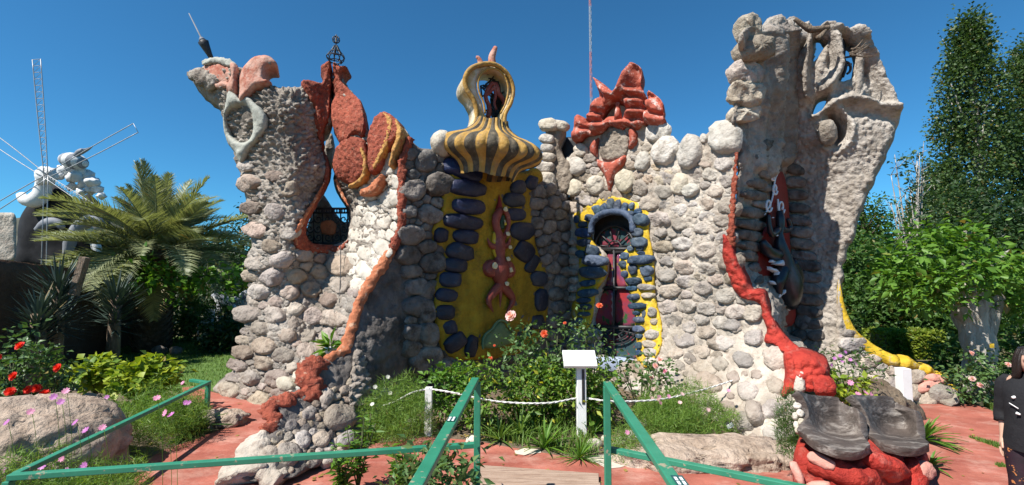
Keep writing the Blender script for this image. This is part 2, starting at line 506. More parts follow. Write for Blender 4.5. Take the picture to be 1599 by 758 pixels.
def mat(name, c1, c2, scale=4.0, rough=0.85, bump=0.4, bscale=40.0, vary=0.0, c3=None, c3_scale=2.0, c3_lo=.55, c3_hi=.65, spec=0.3, metal=0.0,
        bdist=0.02, island=False, coat=0.0, c3_detail=6, stretch=None, hue=0.0, stain=0.0):
    """two-tone mottled surface, fine bump, optional patches of a third colour and a per-piece variation"""
    m, nt, b, out = _mat(name)
    N = nt.nodes.new; L = nt.links.new
    geo = N('ShaderNodeNewGeometry'); src = geo.outputs['Position']
    if stretch:
        mp = N('ShaderNodeMapping'); mp.inputs['Scale'].default_value = stretch; L(src, mp.inputs['Vector']); src = mp.outputs[0]
    n1 = N('ShaderNodeTexNoise'); n1.inputs['Scale'].default_value = scale; n1.inputs['Detail'].default_value = 8; n1.inputs['Roughness'].default_value = .65
    L(src, n1.inputs['Vector'])
    r1 = N('ShaderNodeValToRGB'); r1.color_ramp.elements[0].position = .32; r1.color_ramp.elements[1].position = .68
    r1.color_ramp.elements[0].color = rgb(c1); r1.color_ramp.elements[1].color = rgb(c2)
    L(n1.outputs['Fac'], r1.inputs['Fac']); col = r1.outputs['Color']
    if c3 is not None:
        n3 = N('ShaderNodeTexNoise'); n3.inputs['Scale'].default_value = c3_scale; n3.inputs['Detail'].default_value = c3_detail; n3.inputs['Roughness'].default_value = .7
        L(src, n3.inputs['Vector'])
        r3 = N('ShaderNodeValToRGB'); r3.color_ramp.elements[0].position = c3_lo; r3.color_ramp.elements[1].position = c3_hi
        r3.color_ramp.elements[0].color = (0, 0, 0, 1); r3.color_ramp.elements[1].color = (1, 1, 1, 1)
        L(n3.outputs['Fac'], r3.inputs['Fac'])
        mx = N('ShaderNodeMix'); mx.data_type = 'RGBA'; L(r3.outputs['Color'], mx.inputs['Factor']); L(col, mx.inputs['A']); mx.inputs['B'].default_value = rgb(c3)
        col = mx.outputs['Result']
    if vary or hue:
        if island: rnd = geo.outputs['Random Per Island']
        else:
            oi = N('ShaderNodeObjectInfo'); rnd = oi.outputs['Random']
        hs = N('ShaderNodeHueSaturation')
        mr = N('ShaderNodeMapRange'); mr.inputs['To Min'].default_value = 1 - vary; mr.inputs['To Max'].default_value = 1 + vary
        L(rnd, mr.inputs['Value']); L(mr.outputs[0], hs.inputs['Value'])
        if hue:
            wn_ = N('ShaderNodeTexWhiteNoise'); wn_.noise_dimensions = '1D'; L(rnd, wn_.inputs['W'])
            mh = N('ShaderNodeMapRange'); mh.inputs['To Min'].default_value = .5 - hue; mh.inputs['To Max'].default_value = .5 + hue
            L(wn_.outputs['Value'], mh.inputs['Value']); L(mh.outputs[0], hs.inputs['Hue'])
            ms = N('ShaderNodeMapRange'); ms.inputs['To Min'].default_value = .55; ms.inputs['To Max'].default_value = 1.45
            L(wn_.outputs['Color'], ms.inputs['Value']); L(ms.outputs[0], hs.inputs['Saturation'])
        L(col, hs.inputs['Color']); col = hs.outputs['Color']
    if stain:                                   # weather stains that run across stones and joints alike
        ms_ = N('ShaderNodeMapping'); ms_.inputs['Scale'].default_value = (1.6, 1.6, .7); L(geo.outputs['Position'], ms_.inputs['Vector'])
        ns = N('ShaderNodeTexNoise'); ns.inputs['Scale'].default_value = 1.0; ns.inputs['Detail'].default_value = 7; ns.inputs['Roughness'].default_value = .62; L(ms_.outputs[0], ns.inputs['Vector'])
        rs = N('ShaderNodeValToRGB'); rs.color_ramp.elements[0].position = .40; rs.color_ramp.elements[1].position = .60
        k_ = 1 - stain; rs.color_ramp.elements[0].color = (k_, k_ * .97, k_ * .94, 1); rs.color_ramp.elements[1].color = (1, 1, 1, 1); L(ns.outputs['Fac'], rs.inputs['Fac'])
        mm_ = N('ShaderNodeMix'); mm_.data_type = 'RGBA'; mm_.blend_type = 'MULTIPLY'; mm_.inputs['Factor'].default_value = 1; L(col, mm_.inputs['A']); L(rs.outputs['Color'], mm_.inputs['B']); col = mm_.outputs['Result']
    L(col, b.inputs['Base Color'])
    b.inputs['Roughness'].default_value = rough; b.inputs['Metallic'].default_value = metal
    b.inputs['Specular IOR Level'].default_value = spec
    if coat: b.inputs['Coat Weight'].default_value = coat; b.inputs['Coat Roughness'].default_value = .2
    if bump:
        nb = N('ShaderNodeTexNoise'); nb.inputs['Scale'].default_value = bscale; nb.inputs['Detail'].default_value = 6; nb.inputs['Roughness'].default_value = .6
        L(src, nb.inputs['Vector'])
        bp = N('ShaderNodeBump'); bp.inputs['Strength'].default_value = bump; bp.inputs['Distance'].default_value = bdist
        h_ = nb.outputs['Fac']
        if bump >= .5:
            vb = N('ShaderNodeTexVoronoi'); vb.inputs['Scale'].default_value = bscale * .45; L(src, vb.inputs['Vector'])
            ma = N('ShaderNodeMath'); ma.operation = 'MULTIPLY_ADD'; ma.inputs[1].default_value = -.6; L(vb.outputs['Distance'], ma.inputs[0]); L(nb.outputs['Fac'], ma.inputs[2]); h_ = ma.outputs[0]
        L(h_, bp.inputs['Height']); L(bp.outputs[0], b.inputs['Normal'])
    return m

def leaf_mat(name, c1, c2, trans=0.3, vary=0.35, rough=0.5, spec=0.35, c3=None):
    m, nt, b, out = _mat(name)
    N = nt.nodes.new; L = nt.links.new
    geo = N('ShaderNodeNewGeometry')
    rp = N('ShaderNodeValToRGB'); rp.color_ramp.elements[0].color = rgb(c1); rp.color_ramp.elements[1].color = rgb(c2)
    if c3 is not None:
        e = rp.color_ramp.elements.new(.9); e.color = rgb(c2); rp.color_ramp.elements[-1].color = rgb(c3)
    else:
        e = rp.color_ramp.elements.new(.965); e.color = rgb(c2); rp.color_ramp.elements[-1].color = (.24, .16, .05, 1)
    L(geo.outputs['Random Per Island'], rp.inputs['Fac'])
    L(rp.outputs[0], b.inputs['Base Color']); b.inputs['Roughness'].default_value = rough; b.inputs['Specular IOR Level'].default_value = spec
    if trans:
        tr = N('ShaderNodeBsdfTranslucent'); mx = N('ShaderNodeMixShader'); mx.inputs[0].default_value = trans
        br = N('ShaderNodeMix'); br.data_type = 'RGBA'; br.blend_type = 'MULTIPLY'; br.inputs['Factor'].default_value = 1
        L(rp.outputs[0], br.inputs['A']); br.inputs['B'].default_value = (1.5, 1.5, .6, 1)
        L(br.outputs['Result'], tr.inputs['Color']); L(b.outputs[0], mx.inputs[1]); L(tr.outputs[0], mx.inputs[2]); L(mx.outputs[0], out.inputs['Surface'])
    return m

M = {}
M['shell'] = mat('shell', (.33, .29, .245), (.55, .50, .44), 4, .95, 1.0, 22, bdist=.04, c3=(.25, .215, .18), c3_scale=5, c3_lo=.52, c3_hi=.68, stain=.25)
M['mortar'] = mat('mortar', (.22, .18, .14), (.40, .34, .27), 5, .95, .9, 20, bdist=.05, c3=(.17, .14, .115), c3_scale=2.3, c3_lo=.5, c3_hi=.7, stain=0.3)
M['plaster'] = mat('plaster', (.38, .33, .27), (.58, .52, .44), 3, .92, .8, 22, bdist=.04, c3=(.30, .23, .18), c3_scale=4.2, c3_lo=.52, c3_hi=.72, stain=0.28)
M['white_plaster'] = mat('white_plaster', (.39, .345, .285), (.57, .525, .45), 3.5, .9, .7, 20, vary=.1, bdist=.03, c3=(.40, .31, .23), c3_scale=4, c3_lo=.55, c3_hi=.7)
M['tower'] = mat('tower', (.28, .24, .20), (.48, .43, .37), 5, .95, .9, 18, bdist=.05, c3=(.21, .175, .15), c3_scale=3.5, c3_lo=.5, c3_hi=.68, stain=0.32)
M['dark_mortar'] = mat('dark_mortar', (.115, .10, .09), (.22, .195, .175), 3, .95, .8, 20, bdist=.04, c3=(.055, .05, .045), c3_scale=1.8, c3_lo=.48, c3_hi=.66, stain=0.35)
M['stone'] = mat('stone', (.31, .262, .218), (.52, .465, .40), 6, .88, .9, 18, vary=.25, hue=.014, bdist=.05, c3=(.21, .17, .145), c3_scale=6, c3_lo=.52, c3_hi=.70, stain=.3)
M['warm_stone'] = mat('warm_stone', (.275, .22, .18), (.49, .42, .35), 6, .9, .9, 18, vary=.3, hue=.016, bdist=.05, c3=(.17, .135, .11), c3_scale=6, c3_lo=.52, c3_hi=.70, stain=.25)
M['rubble'] = mat('rubble', (.30, .24, .185), (.50, .43, .345), 6, .9, .9, 20, vary=.3, hue=.014, island=True, bdist=.05, c3=(.20, .155, .125), c3_scale=6, c3_lo=.52, c3_hi=.70, stain=0.3)
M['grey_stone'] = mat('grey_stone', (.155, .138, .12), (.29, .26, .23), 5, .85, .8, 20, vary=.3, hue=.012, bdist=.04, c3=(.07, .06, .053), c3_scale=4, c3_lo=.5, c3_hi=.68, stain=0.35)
M['pale_stone'] = mat('pale_stone', (.44, .40, .33), (.63, .58, .495), 7, .85, .8, 20, vary=.12, hue=.01, bdist=.035, c3=(.30, .25, .19), c3_scale=6, c3_lo=.54, c3_hi=.70, stain=0.2)
M['blue'] = mat('blue', (.008, .012, .028), (.018, .024, .052), 6, .5, .5, 24, vary=.35, hue=.02, spec=.45, c3=(.07, .08, .11), c3_scale=10, c3_lo=.62, c3_hi=.72)
M['blue_door'] = mat('blue_door', (.025, .045, .075), (.06, .09, .135), 8, .65, .7, 24, vary=.35, hue=.02, spec=.35, c3=(.18, .20, .22), c3_scale=9, c3_lo=.58, c3_hi=.70)
M['yellow'] = mat('yellow', (.33, .20, .010), (.46, .29, .02), 5, .75, .7, 22, bdist=.04, c3=(.13, .085, .02), c3_scale=3.2, c3_lo=.54, c3_hi=.74, c3_detail=12, stain=0.35)
M['bright_yellow'] = mat('bright_yellow', (.56, .36, .015), (.68, .47, .04), 6, .75, .7, 24, bdist=.03, c3=(.50, .40, .24), c3_scale=6, c3_lo=.55, c3_hi=.66, stain=0.25)
M['orange_yellow'] = mat('orange_yellow', (.40, .20, .05), (.52, .31, .10), 9, .85, .9, 30, bdist=.03, c3=(.34, .10, .04), c3_scale=9, c3_lo=.5, c3_hi=.65)
M['red_rough'] = mat('red_rough', (.22, .05, .03), (.40, .10, .055), 10, .9, .9, 26, bdist=.04, c3=(.48, .27, .18), c3_scale=18, c3_lo=.58, c3_hi=.68, stain=0.25)
M['red_crest'] = mat('red_crest', (.34, .07, .042), (.46, .115, .07), 6, .75, .6, 24, bdist=.03, c3=(.64, .48, .42), c3_scale=7, c3_lo=.54, c3_hi=.66, stain=0.25)  # pale patches paint highlights of the top-lit lobes into the red
M['red'] = mat('red', (.34, .025, .018), (.48, .05, .03), 4, .78, .9, 20, bdist=.04, c3=(.44, .15, .115), c3_scale=4.5, c3_lo=.52, c3_hi=.70, stain=0.3)
M['orange'] = mat('orange', (.36, .11, .05), (.50, .19, .09), 9, .85, .7, 45, bdist=.02, c3=(.55, .40, .28), c3_scale=9, c3_lo=.57, c3_hi=.68)
M['dark_red'] = mat('dark_red', (.16, .014, .01), (.24, .022, .016), 5, .6, .3, 40)
M['pink_figure'] = mat('pink_figure', (.19, .035, .024), (.27, .058, .04), 7, .5, .4, 30, spec=.4, c3=(.36, .12, .085), c3_scale=6)
M['cream'] = mat('cream', (.62, .52, .30), (.72, .62, .40), 9, .7, .2, 40)
M['dark_green'] = mat('dark_green', (.02, .05, .025), (.04, .08, .04), 7, .5, .2, 40)
M['green_plaster'] = mat('green_plaster', (.10, .16, .07), (.16, .23, .11), 6, .6, .3, 30)
M['stripe_black'] = mat('stripe_black', (.055, .047, .033), (.11, .095, .07), 8, .8, .6, 24, c3=(.24, .19, .12), c3_scale=6, c3_lo=.50, c3_hi=.72, stain=.25)
M['stripe_ochre'] = mat('stripe_ochre', (.42, .23, .045), (.56, .35, .10), 8, .8, .6, 24, c3=(.28, .20, .12), c3_scale=6, c3_lo=.50, c3_hi=.72, stain=.25)
M['stripe_green'] = mat('stripe_green', (.12, .16, .12), (.22, .27, .22), 8, .7, .4, 30, c3=(.45, .42, .3), c3_scale=6)
M['lantern'] = mat('lantern', (.52, .36, .13), (.66, .52, .30), 4, .75, .5, 30, c3=(.72, .66, .55), c3_scale=2.2, c3_lo=.48, c3_hi=.62, stain=0.25)
M['lip_grey'] = mat('lip_grey', (.30, .30, .26), (.42, .42, .36), 6, .85, .5, 40, c3=(.22, .2, .17), c3_scale=4, c3_lo=.6, c3_hi=.72)
M['lip_red'] = mat('lip_red', (.40, .16, .10), (.52, .34, .27), 7, .85, .5, 40, c3=(.36, .10, .06), c3_scale=4, c3_lo=.5, c3_hi=.64)
M['iron'] = mat('iron', (.012, .012, .014), (.03, .03, .033), 20, .5, .2, 60, spec=.5)
M['rust'] = mat('rust', (.22, .08, .035), (.34, .14, .06), 12, .85, .5, 60)
M['black_gloss'] = mat('black_gloss', (.008, .009, .014), (.02, .022, .03), 9, .3, .2, 30, spec=.5)
M['white_gloss'] = mat('white_gloss', (.62, .64, .68), (.75, .77, .8), 9, .4, .2, 30, spec=.5)
M['path'] = mat('path', (.29, .08, .056), (.43, .145, .10), 1.8, .85, .5, 36, bdist=.012, c3=(.50, .27, .21), c3_scale=1.9, c3_lo=.5, c3_hi=.72, c3_detail=14, stretch=(1, 1.5, 1), stain=.22)
M['cement'] = mat('cement', (.50, .42, .34), (.60, .53, .44), 3, .9, .3, 60, bdist=.006)
M['soil'] = mat('soil', (.10, .07, .045), (.19, .145, .10), 5, .95, .8, 40, bdist=.03, c3=(.28, .22, .16), c3_scale=7, c3_lo=.58, c3_hi=.7)
M['ground'] = mat('ground', (.07, .075, .03), (.15, .12, .07), .8, .95, .6, 20, bdist=.03)
M['lawn'] = mat('lawn', (.07, .13, .025), (.11, .18, .04), 3, .9, .5, 80, bdist=.02)
M['rock'] = mat('rock', (.35, .265, .20), (.56, .455, .36), 5, .9, 1.0, 24, bdist=.04, c3=(.21, .16, .13), c3_scale=3.4, c3_lo=.52, c3_hi=.7, c3_detail=12, stain=.2)
M['rail'] = mat('rail', (.022, .175, .10), (.036, .225, .135), 6, .45, .15, 30, spec=.45, c3=(.30, .27, .18), c3_scale=9, c3_lo=.61, c3_hi=.64, bdist=.004)
M['white_paint'] = mat('white_paint', (.70, .69, .66), (.80, .79, .77), 8, .6, .3, 40, c3=(.42, .38, .33), c3_scale=7, c3_lo=.64, c3_hi=.70, bdist=.005)
M['wood'] = mat('wood', (.26, .17, .12), (.42, .31, .235), 3, .85, .6, 12, bdist=.01, stretch=(1, 14, 14), c3=(.15, .09, .06), c3_scale=4, c3_lo=.56, c3_hi=.66)
M['rope'] = mat('rope', (.58, .56, .52), (.7, .68, .64), 30, .9, .5, 90)
M['seat'] = mat('seat', (.04, .031, .026), (.115, .09, .075), 3, .55, .7, 14, spec=.4, c3=(.36, .32, .28), c3_scale=3.6, c3_lo=.5, c3_hi=.74, c3_detail=12, stretch=(1, 2.5, 3), bdist=.02)
M['pink_rock'] = mat('pink_rock', (.48, .20, .15), (.58, .30, .24), 7, .8, .5, 40)
M['brown_wall'] = mat('brown_wall', (.085, .045, .028), (.135, .075, .045), 3, .9, .6, 30, bdist=.03)
M['bark'] = mat('bark', (.14, .10, .07), (.24, .185, .135), 6, .95, .9, 25, bdist=.04, stretch=(3, 3, .7))
M['white_bark'] = mat('white_bark', (.30, .27, .23), (.52, .48, .42), 5, .9, .9, 16, bdist=.04, stretch=(2, 2, .5), c3=(.15, .13, .105), c3_scale=3, c3_lo=.52, c3_hi=.66)
M['palm_bark'] = mat('palm_bark', (.09, .055, .03), (.18, .12, .075), 9, .95, .8, 30, vary=.3, island=True)
M['lattice'] = mat('lattice', (.30, .31, .32), (.42, .43, .44), 9, .5, .1, 40, metal=.4)
M['mill_black'] = mat('mill_black', (.012, .012, .014), (.028, .028, .03), 2, .8, .3, 10, spec=.15)
M['mill_white'] = mat('mill_white', (.58, .58, .57), (.72, .72, .7), 3, .7, .3, 20)
M['mill_grey'] = mat('mill_grey', (.16, .17, .19), (.26, .27, .29), 2, .7, .3, 10)
M['mast_red'] = mat('mast_red', (.42, .16, .14), (.5, .22, .2), 9, .7, 0)
M['hill'] = mat('hill', (.055, .065, .05), (.11, .105, .08), .05, .95, .5, 1)
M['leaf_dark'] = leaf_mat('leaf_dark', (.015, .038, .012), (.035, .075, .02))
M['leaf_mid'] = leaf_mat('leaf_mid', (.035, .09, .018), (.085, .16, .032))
M['leaf_bright'] = leaf_mat('leaf_bright', (.06, .15, .018), (.14, .27, .035))
M['leaf_poplar'] = leaf_mat('leaf_poplar', (.028, .062, .016), (.08, .135, .036), .25)
M['leaf_yellow'] = leaf_mat('leaf_yellow', (.10, .19, .02), (.33, .38, .03), .3)
M['leaf_variegated'] = leaf_mat('leaf_variegated', (.07, .15, .022), (.15, .25, .03), .3, c3=(.62, .55, .06))
M['leaf_rose'] = leaf_mat('leaf_rose', (.045, .10, .03), (.11, .19, .055), .25, rough=.42)
M['leaf_red'] = leaf_mat('leaf_red', (.10, .05, .025), (.22, .06, .04), .25)
M['frond'] = leaf_mat('frond', (.14, .165, .08), (.30, .32, .17), .25, rough=.42)
M['frond_dry'] = leaf_mat('frond_dry', (.20, .15, .04), (.34, .25, .07), .2)
M['yucca'] = leaf_mat('yucca', (.03, .055, .045), (.07, .105, .085), .05, rough=.5)
M['feather'] = leaf_mat('feather', (.09, .19, .03), (.21, .32, .06), .35)
M['grass'] = leaf_mat('grass', (.07, .14, .02), (.16, .25, .05), .3)
M['hedge'] = leaf_mat('hedge', (.09, .15, .015), (.24, .29, .03), .3)
M['stem'] = mat('stem', (.05, .07, .025), (.10, .10, .05), 20, .8, 0)
def petal(name, c1, c2):
    return leaf_mat(name, c1, c2, .35, rough=.5, c3=c2)
M['petal_red'] = petal('petal_red', (.55, .02, .015), (.75, .05, .03))
M['petal_pink'] = petal('petal_pink', (.62, .16, .36), (.75, .35, .52))
M['petal_violet'] = petal('petal_violet', (.42, .10, .40), (.58, .22, .55))
M['petal_pale'] = petal('petal_pale', (.72, .38, .42), (.8, .55, .55))
M['petal_white'] = petal('petal_white', (.7, .68, .55), (.8, .78, .7))
M['petal_orange'] = petal('petal_orange', (.68, .12, .06), (.75, .2, .1))
M['petal_centre'] = petal('petal_centre', (.6, .4, .05), (.7, .5, .08))

# ================================================================== THE CASTLE
castle = thing('castle', 'whimsical stone castle of river cobbles with painted niches and twisted towers', 'castle', (1.0, 9.0, 0.0))

def rough_relief(a1=.05, c1=.11, a2=.04, s2=2.5, seed=0):
    """rubble: pebbles pressed into mortar (cellular) over a slow swell"""
    def f(S, X, Y):
        w1, w2, _ = worley(S / c1 + fbm(S * 6, 2, seed)[:, None] * .25, seed)
        peb = np.clip(w2 - w1, 0, .5) * 2
        return a1 * (peb - .4) + a2 * fbm(S * s2, 4, seed + 9)
    return f

def soft_relief(a=.04, s=2.0, a2=.012, s2=14, seed=0):
    def f(S, X, Y): return a * fbm(S * s, 3, seed) + a2 * fbm(S * s2, 3, seed + 4)
    return f

# ---- left tower ---------------------------------------------------------------------------------------------
ridge_l = [(641, 212), (634, 235), (627, 260), (627, 300), (626, 350), (611, 391), (590, 425), (572, 450), (560, 475), (549, 515), (535, 549), (502, 560), (486, 578), (493, 610), (470, 618), (428, 628), (430, 655), (411, 683), (373, 730), (371, 751)]
ridge_ld = [7.95, 7.9, 7.85, 7.75, 7.65, 7.5, 7.3, 7.15, 7.0, 6.8, 6.55, 6.2, 6.0, 5.9, 5.7, 5.4, 5.3, 5.15, 4.9, 4.82]
T = Surf([(300, 115, 9.3), (358, 230, 9.2), (388, 350, 9.1), (385, 450, 9.0), (372, 540, 8.8), (338, 612, 8.5),
          (430, 110, 8.75), (440, 250, 8.6), (463, 160, 8.6), (463, 260, 8.55), (463, 340, 8.5), (450, 400, 8.4), (450, 520, 8.1), (435, 632, 7.7), (395, 632, 7.85),
          (512, 150, 9.2), (514, 230, 9.25), (512, 300, 9.2), (490, 350, 9.0), (548, 240, 8.7), (525, 430, 8.8), (520, 520, 8.2), (478, 560, 7.8), (472, 618, 7.4),
          (560, 200, 8.5), (590, 220, 8.25), (565, 400, 8.25), (552, 470, 7.6), (628, 220, 7.97), (627, 300, 7.77), (624, 360, 7.65), (590, 425, 7.35), (549, 515, 6.95)])
tower_out = [(297, 121), (302, 111), (318, 99), (340, 95), (365, 103), (378, 100), (395, 112), (425, 128), (450, 131), (478, 127), (500, 122), (516, 118),
             (530, 116), (545, 132), (560, 150), (572, 168), (577, 200), (584, 205), (592, 188), (606, 179), (624, 184), (637, 200),
             (641, 215), (634, 235), (627, 260), (626, 350), (611, 391), (590, 425), (572, 450), (560, 475), (549, 515), (535, 549), (502, 562), (492, 585), (495, 612), (470, 625),
             (440, 638), (400, 636), (382, 630), (345, 620), (330, 611), (345, 600), (362, 580), (371, 545), (378, 510), (384, 450), (387, 400), (388, 350), (379, 300), (366, 245), (355, 203), (331, 153), (309, 135)]
key_hole = [(519.5, 118), (521, 150), (519, 195), (505, 212), (505, 233), (515, 250), (520, 265), (515, 285), (499, 312), (480, 346), (477, 368), (489, 381), (528, 383), (545, 372), (549, 345), (547, 322), (538, 305), (526, 282), (525, 256), (534, 232), (540, 219), (531, 202), (523.5, 186), (522.5, 150), (523, 118)]
_rr = rough_relief(.10, .095, .06, 2.2, 3)
def tower_relief(S, X, Y): return _rr(S, X, Y) * np.interp(Y, [370, 420], [1.0, .62])
tower = slab('tower', T, tower_out, M['tower'], castle, [key_hole], thick=.75, res=2.3, relief=tower_relief, round_px=16, round_m=.22, rough=3.2, seed=3)

low_t = [(390, 392), (470, 395), (535, 410), (560, 470), (545, 515), (528, 545), (490, 560), (478, 590), (482, 610), (440, 634), (400, 632), (345, 615), (365, 580), (376, 530), (386, 470)]
lay(T, cells(low_t, [13, 10.5, 9, 7.5, 6.3, 5.2, 4.2, 3.3, 2.6], 1.25, 31, gap=.08, loose=1.12, dens=.95, tries=1300), 'stone', M['warm_stone'], tower, 130, 10, 'rubble', 31, height=.56, facet=.3, lift=-.012, rough=.34)
mid_t = [(372, 240), (400, 262), (455, 280), (465, 390), (392, 392), (388, 340)]
lay(T, cells(mid_t, [10, 8, 7, 6], 1.25, 32, gap=.3, dens=1.5, tries=200), 'stone', M['warm_stone'], tower, 14, 12, 'rubble', 32, height=.6, facet=.3, rough=.25)
slab_t = [(548, 395), (562, 330), (572, 290), (600, 250), (622, 262), (620, 350), (604, 388), (582, 420), (560, 455), (548, 440)]
lay(T, cells(slab_t, [14, 12, 10, 8, 6, 5, 4], .85, 34, gap=.05, loose=1.5), 'stone', M['white_plaster'], tower, 45, 8, 'rubble', 34, height=.3, facet=.12)

# red rough crests beside the slit
crest_c = [(497, 128), (505, 116), (499, 101), (508, 99), (520, 97), (521.5, 130), (521.5, 160), (519, 190), (506, 212), (505, 234), (498, 224), (492, 200), (486, 172), (476, 150), (470, 130), (484, 126)]
slab('red_crest', T, crest_c, M['red_rough'], tower, lift=.10, thick=.5, res=2.6, relief=rough_relief(.05, .09, .02, 4, 41), round_px=6, round_m=.14, rough=2.2, seed=41)
crest_d = [(525, 98), (538, 103), (551, 102), (541, 116), (541, 128), (550, 138), (560, 148), (572, 160), (577, 180), (578, 205), (574, 216), (568, 209), (560, 212), (552, 220), (545, 225), (538, 222), (531, 204), (524, 188), (524, 160), (529, 150), (524.5, 140)]
slab('red_crest', T, crest_d, M['red_rough'], tower, lift=.12, thick=.5, res=2.6, relief=rough_relief(.05, .09, .02, 4, 42), round_px=7, round_m=.16, rough=2.2, seed=42)
crest_e = [(540, 222), (552, 216), (563, 212), (576, 216), (583, 235), (584, 255), (580, 275), (568, 291), (558, 289), (545, 281), (532, 274), (526, 258), (531, 240)]
slab('red_crest', T, crest_e, M['red_rough'], tower, lift=.12, thick=.3, res=2.6, relief=rough_relief(.035, .07, .02, 4, 43), round_px=8, round_m=.14, rough=1.5, seed=43, puff=.05)
crest_f = [(582, 262), (582, 235), (583, 212), (590, 192), (605, 180), (618, 181), (630, 190), (638, 205), (632, 222), (622, 232), (614, 245), (607, 262), (596, 272)]
slab('red_crest', T, crest_f, M['red_rough'], tower, lift=.13, thick=.3, res=2.6, relief=rough_relief(.035, .07, .02, 4, 44), round_px=8, round_m=.14, rough=1.5, seed=44, puff=.06)
def strip(surf, pts, rad, name, m, parent, lift=.03, noise=.25, seed=0, seg=9, step=.05, flat=None, grit=0, gs=.07):
    p = np.asarray(pts, float); fine = 2.6 if grit else 4
    r = resample(p, n=max(6, int(np.abs(np.diff(p, axis=0)).sum() / fine)))
    W = surf.S(r[:, 0], r[:, 1]) + surf.N(r[:, 0], r[:, 1]) * lift
    if flat is None and grit: flat = (surf.N([p[:, 0].mean()], [p[:, 1].mean()])[0], .7)
    mb = MB(); mb.tube(W, rad, 22 if grit else seg, noise=noise, seed=seed, flat=flat, grit=grit, gs=gs)
    return mb.build(name, m, parent)
def curves_relief(curves, base):
    """ridges (or grooves) along photo-plane curves added to a wall relief: (points, half width px, height m)"""
    cs = [(resample(np.array(p, float), n=40), w, h) for p, w, h in curves]
    def f(S, X, Y):
        r = base(S, X, Y)
        for q, w, h in cs:
            d2 = np.min((X[:, None] - q[None, :, 0]) ** 2 + (Y[:, None] - q[None, :, 1]) ** 2, 1)
            r = r + h * np.exp(-d2 / (w * w) * .9)
        return r
    return f
for k, (pts, mm) in enumerate([([(558, 293), (577, 287), (586, 273), (588, 256), (583, 238), (577, 228), (574, 234), (579, 252), (578, 266), (570, 279), (556, 287)], 'orange_yellow'), ([(606, 181), (622, 188), (626, 206), (618, 232), (609, 254), (600, 269), (595, 261), (604, 240), (611, 220), (614, 205), (611, 194)], 'orange_yellow'), ([(628, 189), (639, 202), (642, 217), (637, 232), (629, 250), (626, 266), (619, 262), (623, 240), (629, 222), (629, 206)], 'orange_yellow'), ([(576, 306), (577, 296), (590, 290), (604, 277), (610, 272), (613, 284), (603, 299), (590, 306)], 'orange')]):
    slab('crest_rim', T, pts, M[mm], tower, lift=.17, thick=.25, res=2.2, relief=rough_relief(.03, .07, .02, 4, 51 + k), round_px=5, round_m=.10, rough=1.2, seed=51 + k, puff=.03)




# painted band round the keyhole window
slab('painted_band', T, [(486, 172), (492, 205), (499, 228), (505, 246), (507, 262), (501, 286), (486, 314), (468, 343), (456, 368), (458, 386), (476, 395), (515, 399), (538, 391), (548, 374), (540, 380), (528, 384.5), (489, 382), (476, 368), (479, 346), (498, 312), (514, 285), (519, 265), (514, 250), (504.5, 233), (504.5, 212), (500, 195)], M['red_rough'], tower, lift=.05, thick=.3, res=2.6, relief=rough_relief(.035, .08, .02, 4, 56), round_px=5, round_m=.08, rough=1.5, seed=56)
strip(T, [(503, 285), (488, 312), (470, 341), (459, 366), (461, 384)], [.02, .045, .045, .02], 'painted_band', M['orange'], tower, .07, .3, 57, grit=.02)

strip(T, [(526, 280), (536, 303), (546, 322)], [.04, .035, .02], 'painted_band', M['orange'], tower, .03, .25, 59, grit=.02)

# lips on the tower face; the shade inside them painted as a dark sheet
slab('hollow_shade', T, [(362, 170), (375, 160), (388, 158), (404, 168), (406, 195), (402, 222), (385, 228), (366, 214), (358, 195)], mat('hollow_shade', (.10, .085, .07), (.2, .17, .14), 6, .9, .6, 24), tower, lift=.0, thick=.05, res=3, relief=soft_relief(.03, 3, .01, 12, 5), round_px=4, round_m=.01)
lip_hole2 = [(381, 167), (390, 165), (400, 175), (402, 195), (400, 208), (395, 217), (384, 221), (371, 211), (366, 198), (364, 180), (371, 170)]
slab('lip', T, [(364, 140), (359, 165), (356, 193), (363, 220), (376, 238), (384, 256), (392, 248), (400, 232), (421, 208), (426, 186), (419, 171), (404, 158), (394, 150), (386, 156), (380, 148), (372, 138)], M['lip_grey'], tower, [lip_hole2], lift=.10, thick=.25, res=2.6, relief=soft_relief(.03, 2.5, .012, 10, 61), round_px=9, round_m=.16, rough=1, puff=.04)
slab('lip', T, [(383, 164), (382, 128), (388, 112), (401, 98), (418, 92), (432, 98), (439, 111), (426, 112), (420, 118), (420, 127), (431, 132), (424, 137), (406, 142), (396, 153), (388, 163)], M['lip_red'], tower, lift=.13, thick=.35, res=2.6, relief=soft_relief(.03, 2.5, .012, 10, 62), round_px=7, round_m=.14, rough=1, puff=.05)
slab('lip', T, [(376, 152), (365, 146), (362, 136), (371, 122), (368, 106), (374, 101), (381, 107), (380, 128), (380.5, 150)], M['lip_red'], tower, lift=.12, thick=.3, res=2.6, relief=soft_relief(.02, 2.5, .01, 10, 63), round_px=6, round_m=.12, rough=.8, puff=.04)
strip(T, [(398, 128), (402, 112), (414, 104), (428, 108)], [.03, .05, .05, .03], 'lip_fold', M['tower'] , tower, .14, .2, 64)
strip(T, [(372, 108), (360, 101), (342, 97), (322, 101)], [.05, .075, .075, .05], 'lip', M['lip_grey'], tower, .06, .2, 65, grit=.02, gs=.12)
strip(T, [(366, 136), (352, 134), (342, 136)], [.05, .07, .05], 'lip', M['lip_red'], tower, .04, .2, 66, grit=.02, gs=.12)
strip(T, [(342, 130), (326, 126), (312, 119), (300, 120)], [.10, .15, .14, .08], 'lip', M['tower'], tower, .04, .35, 68, grit=.05)
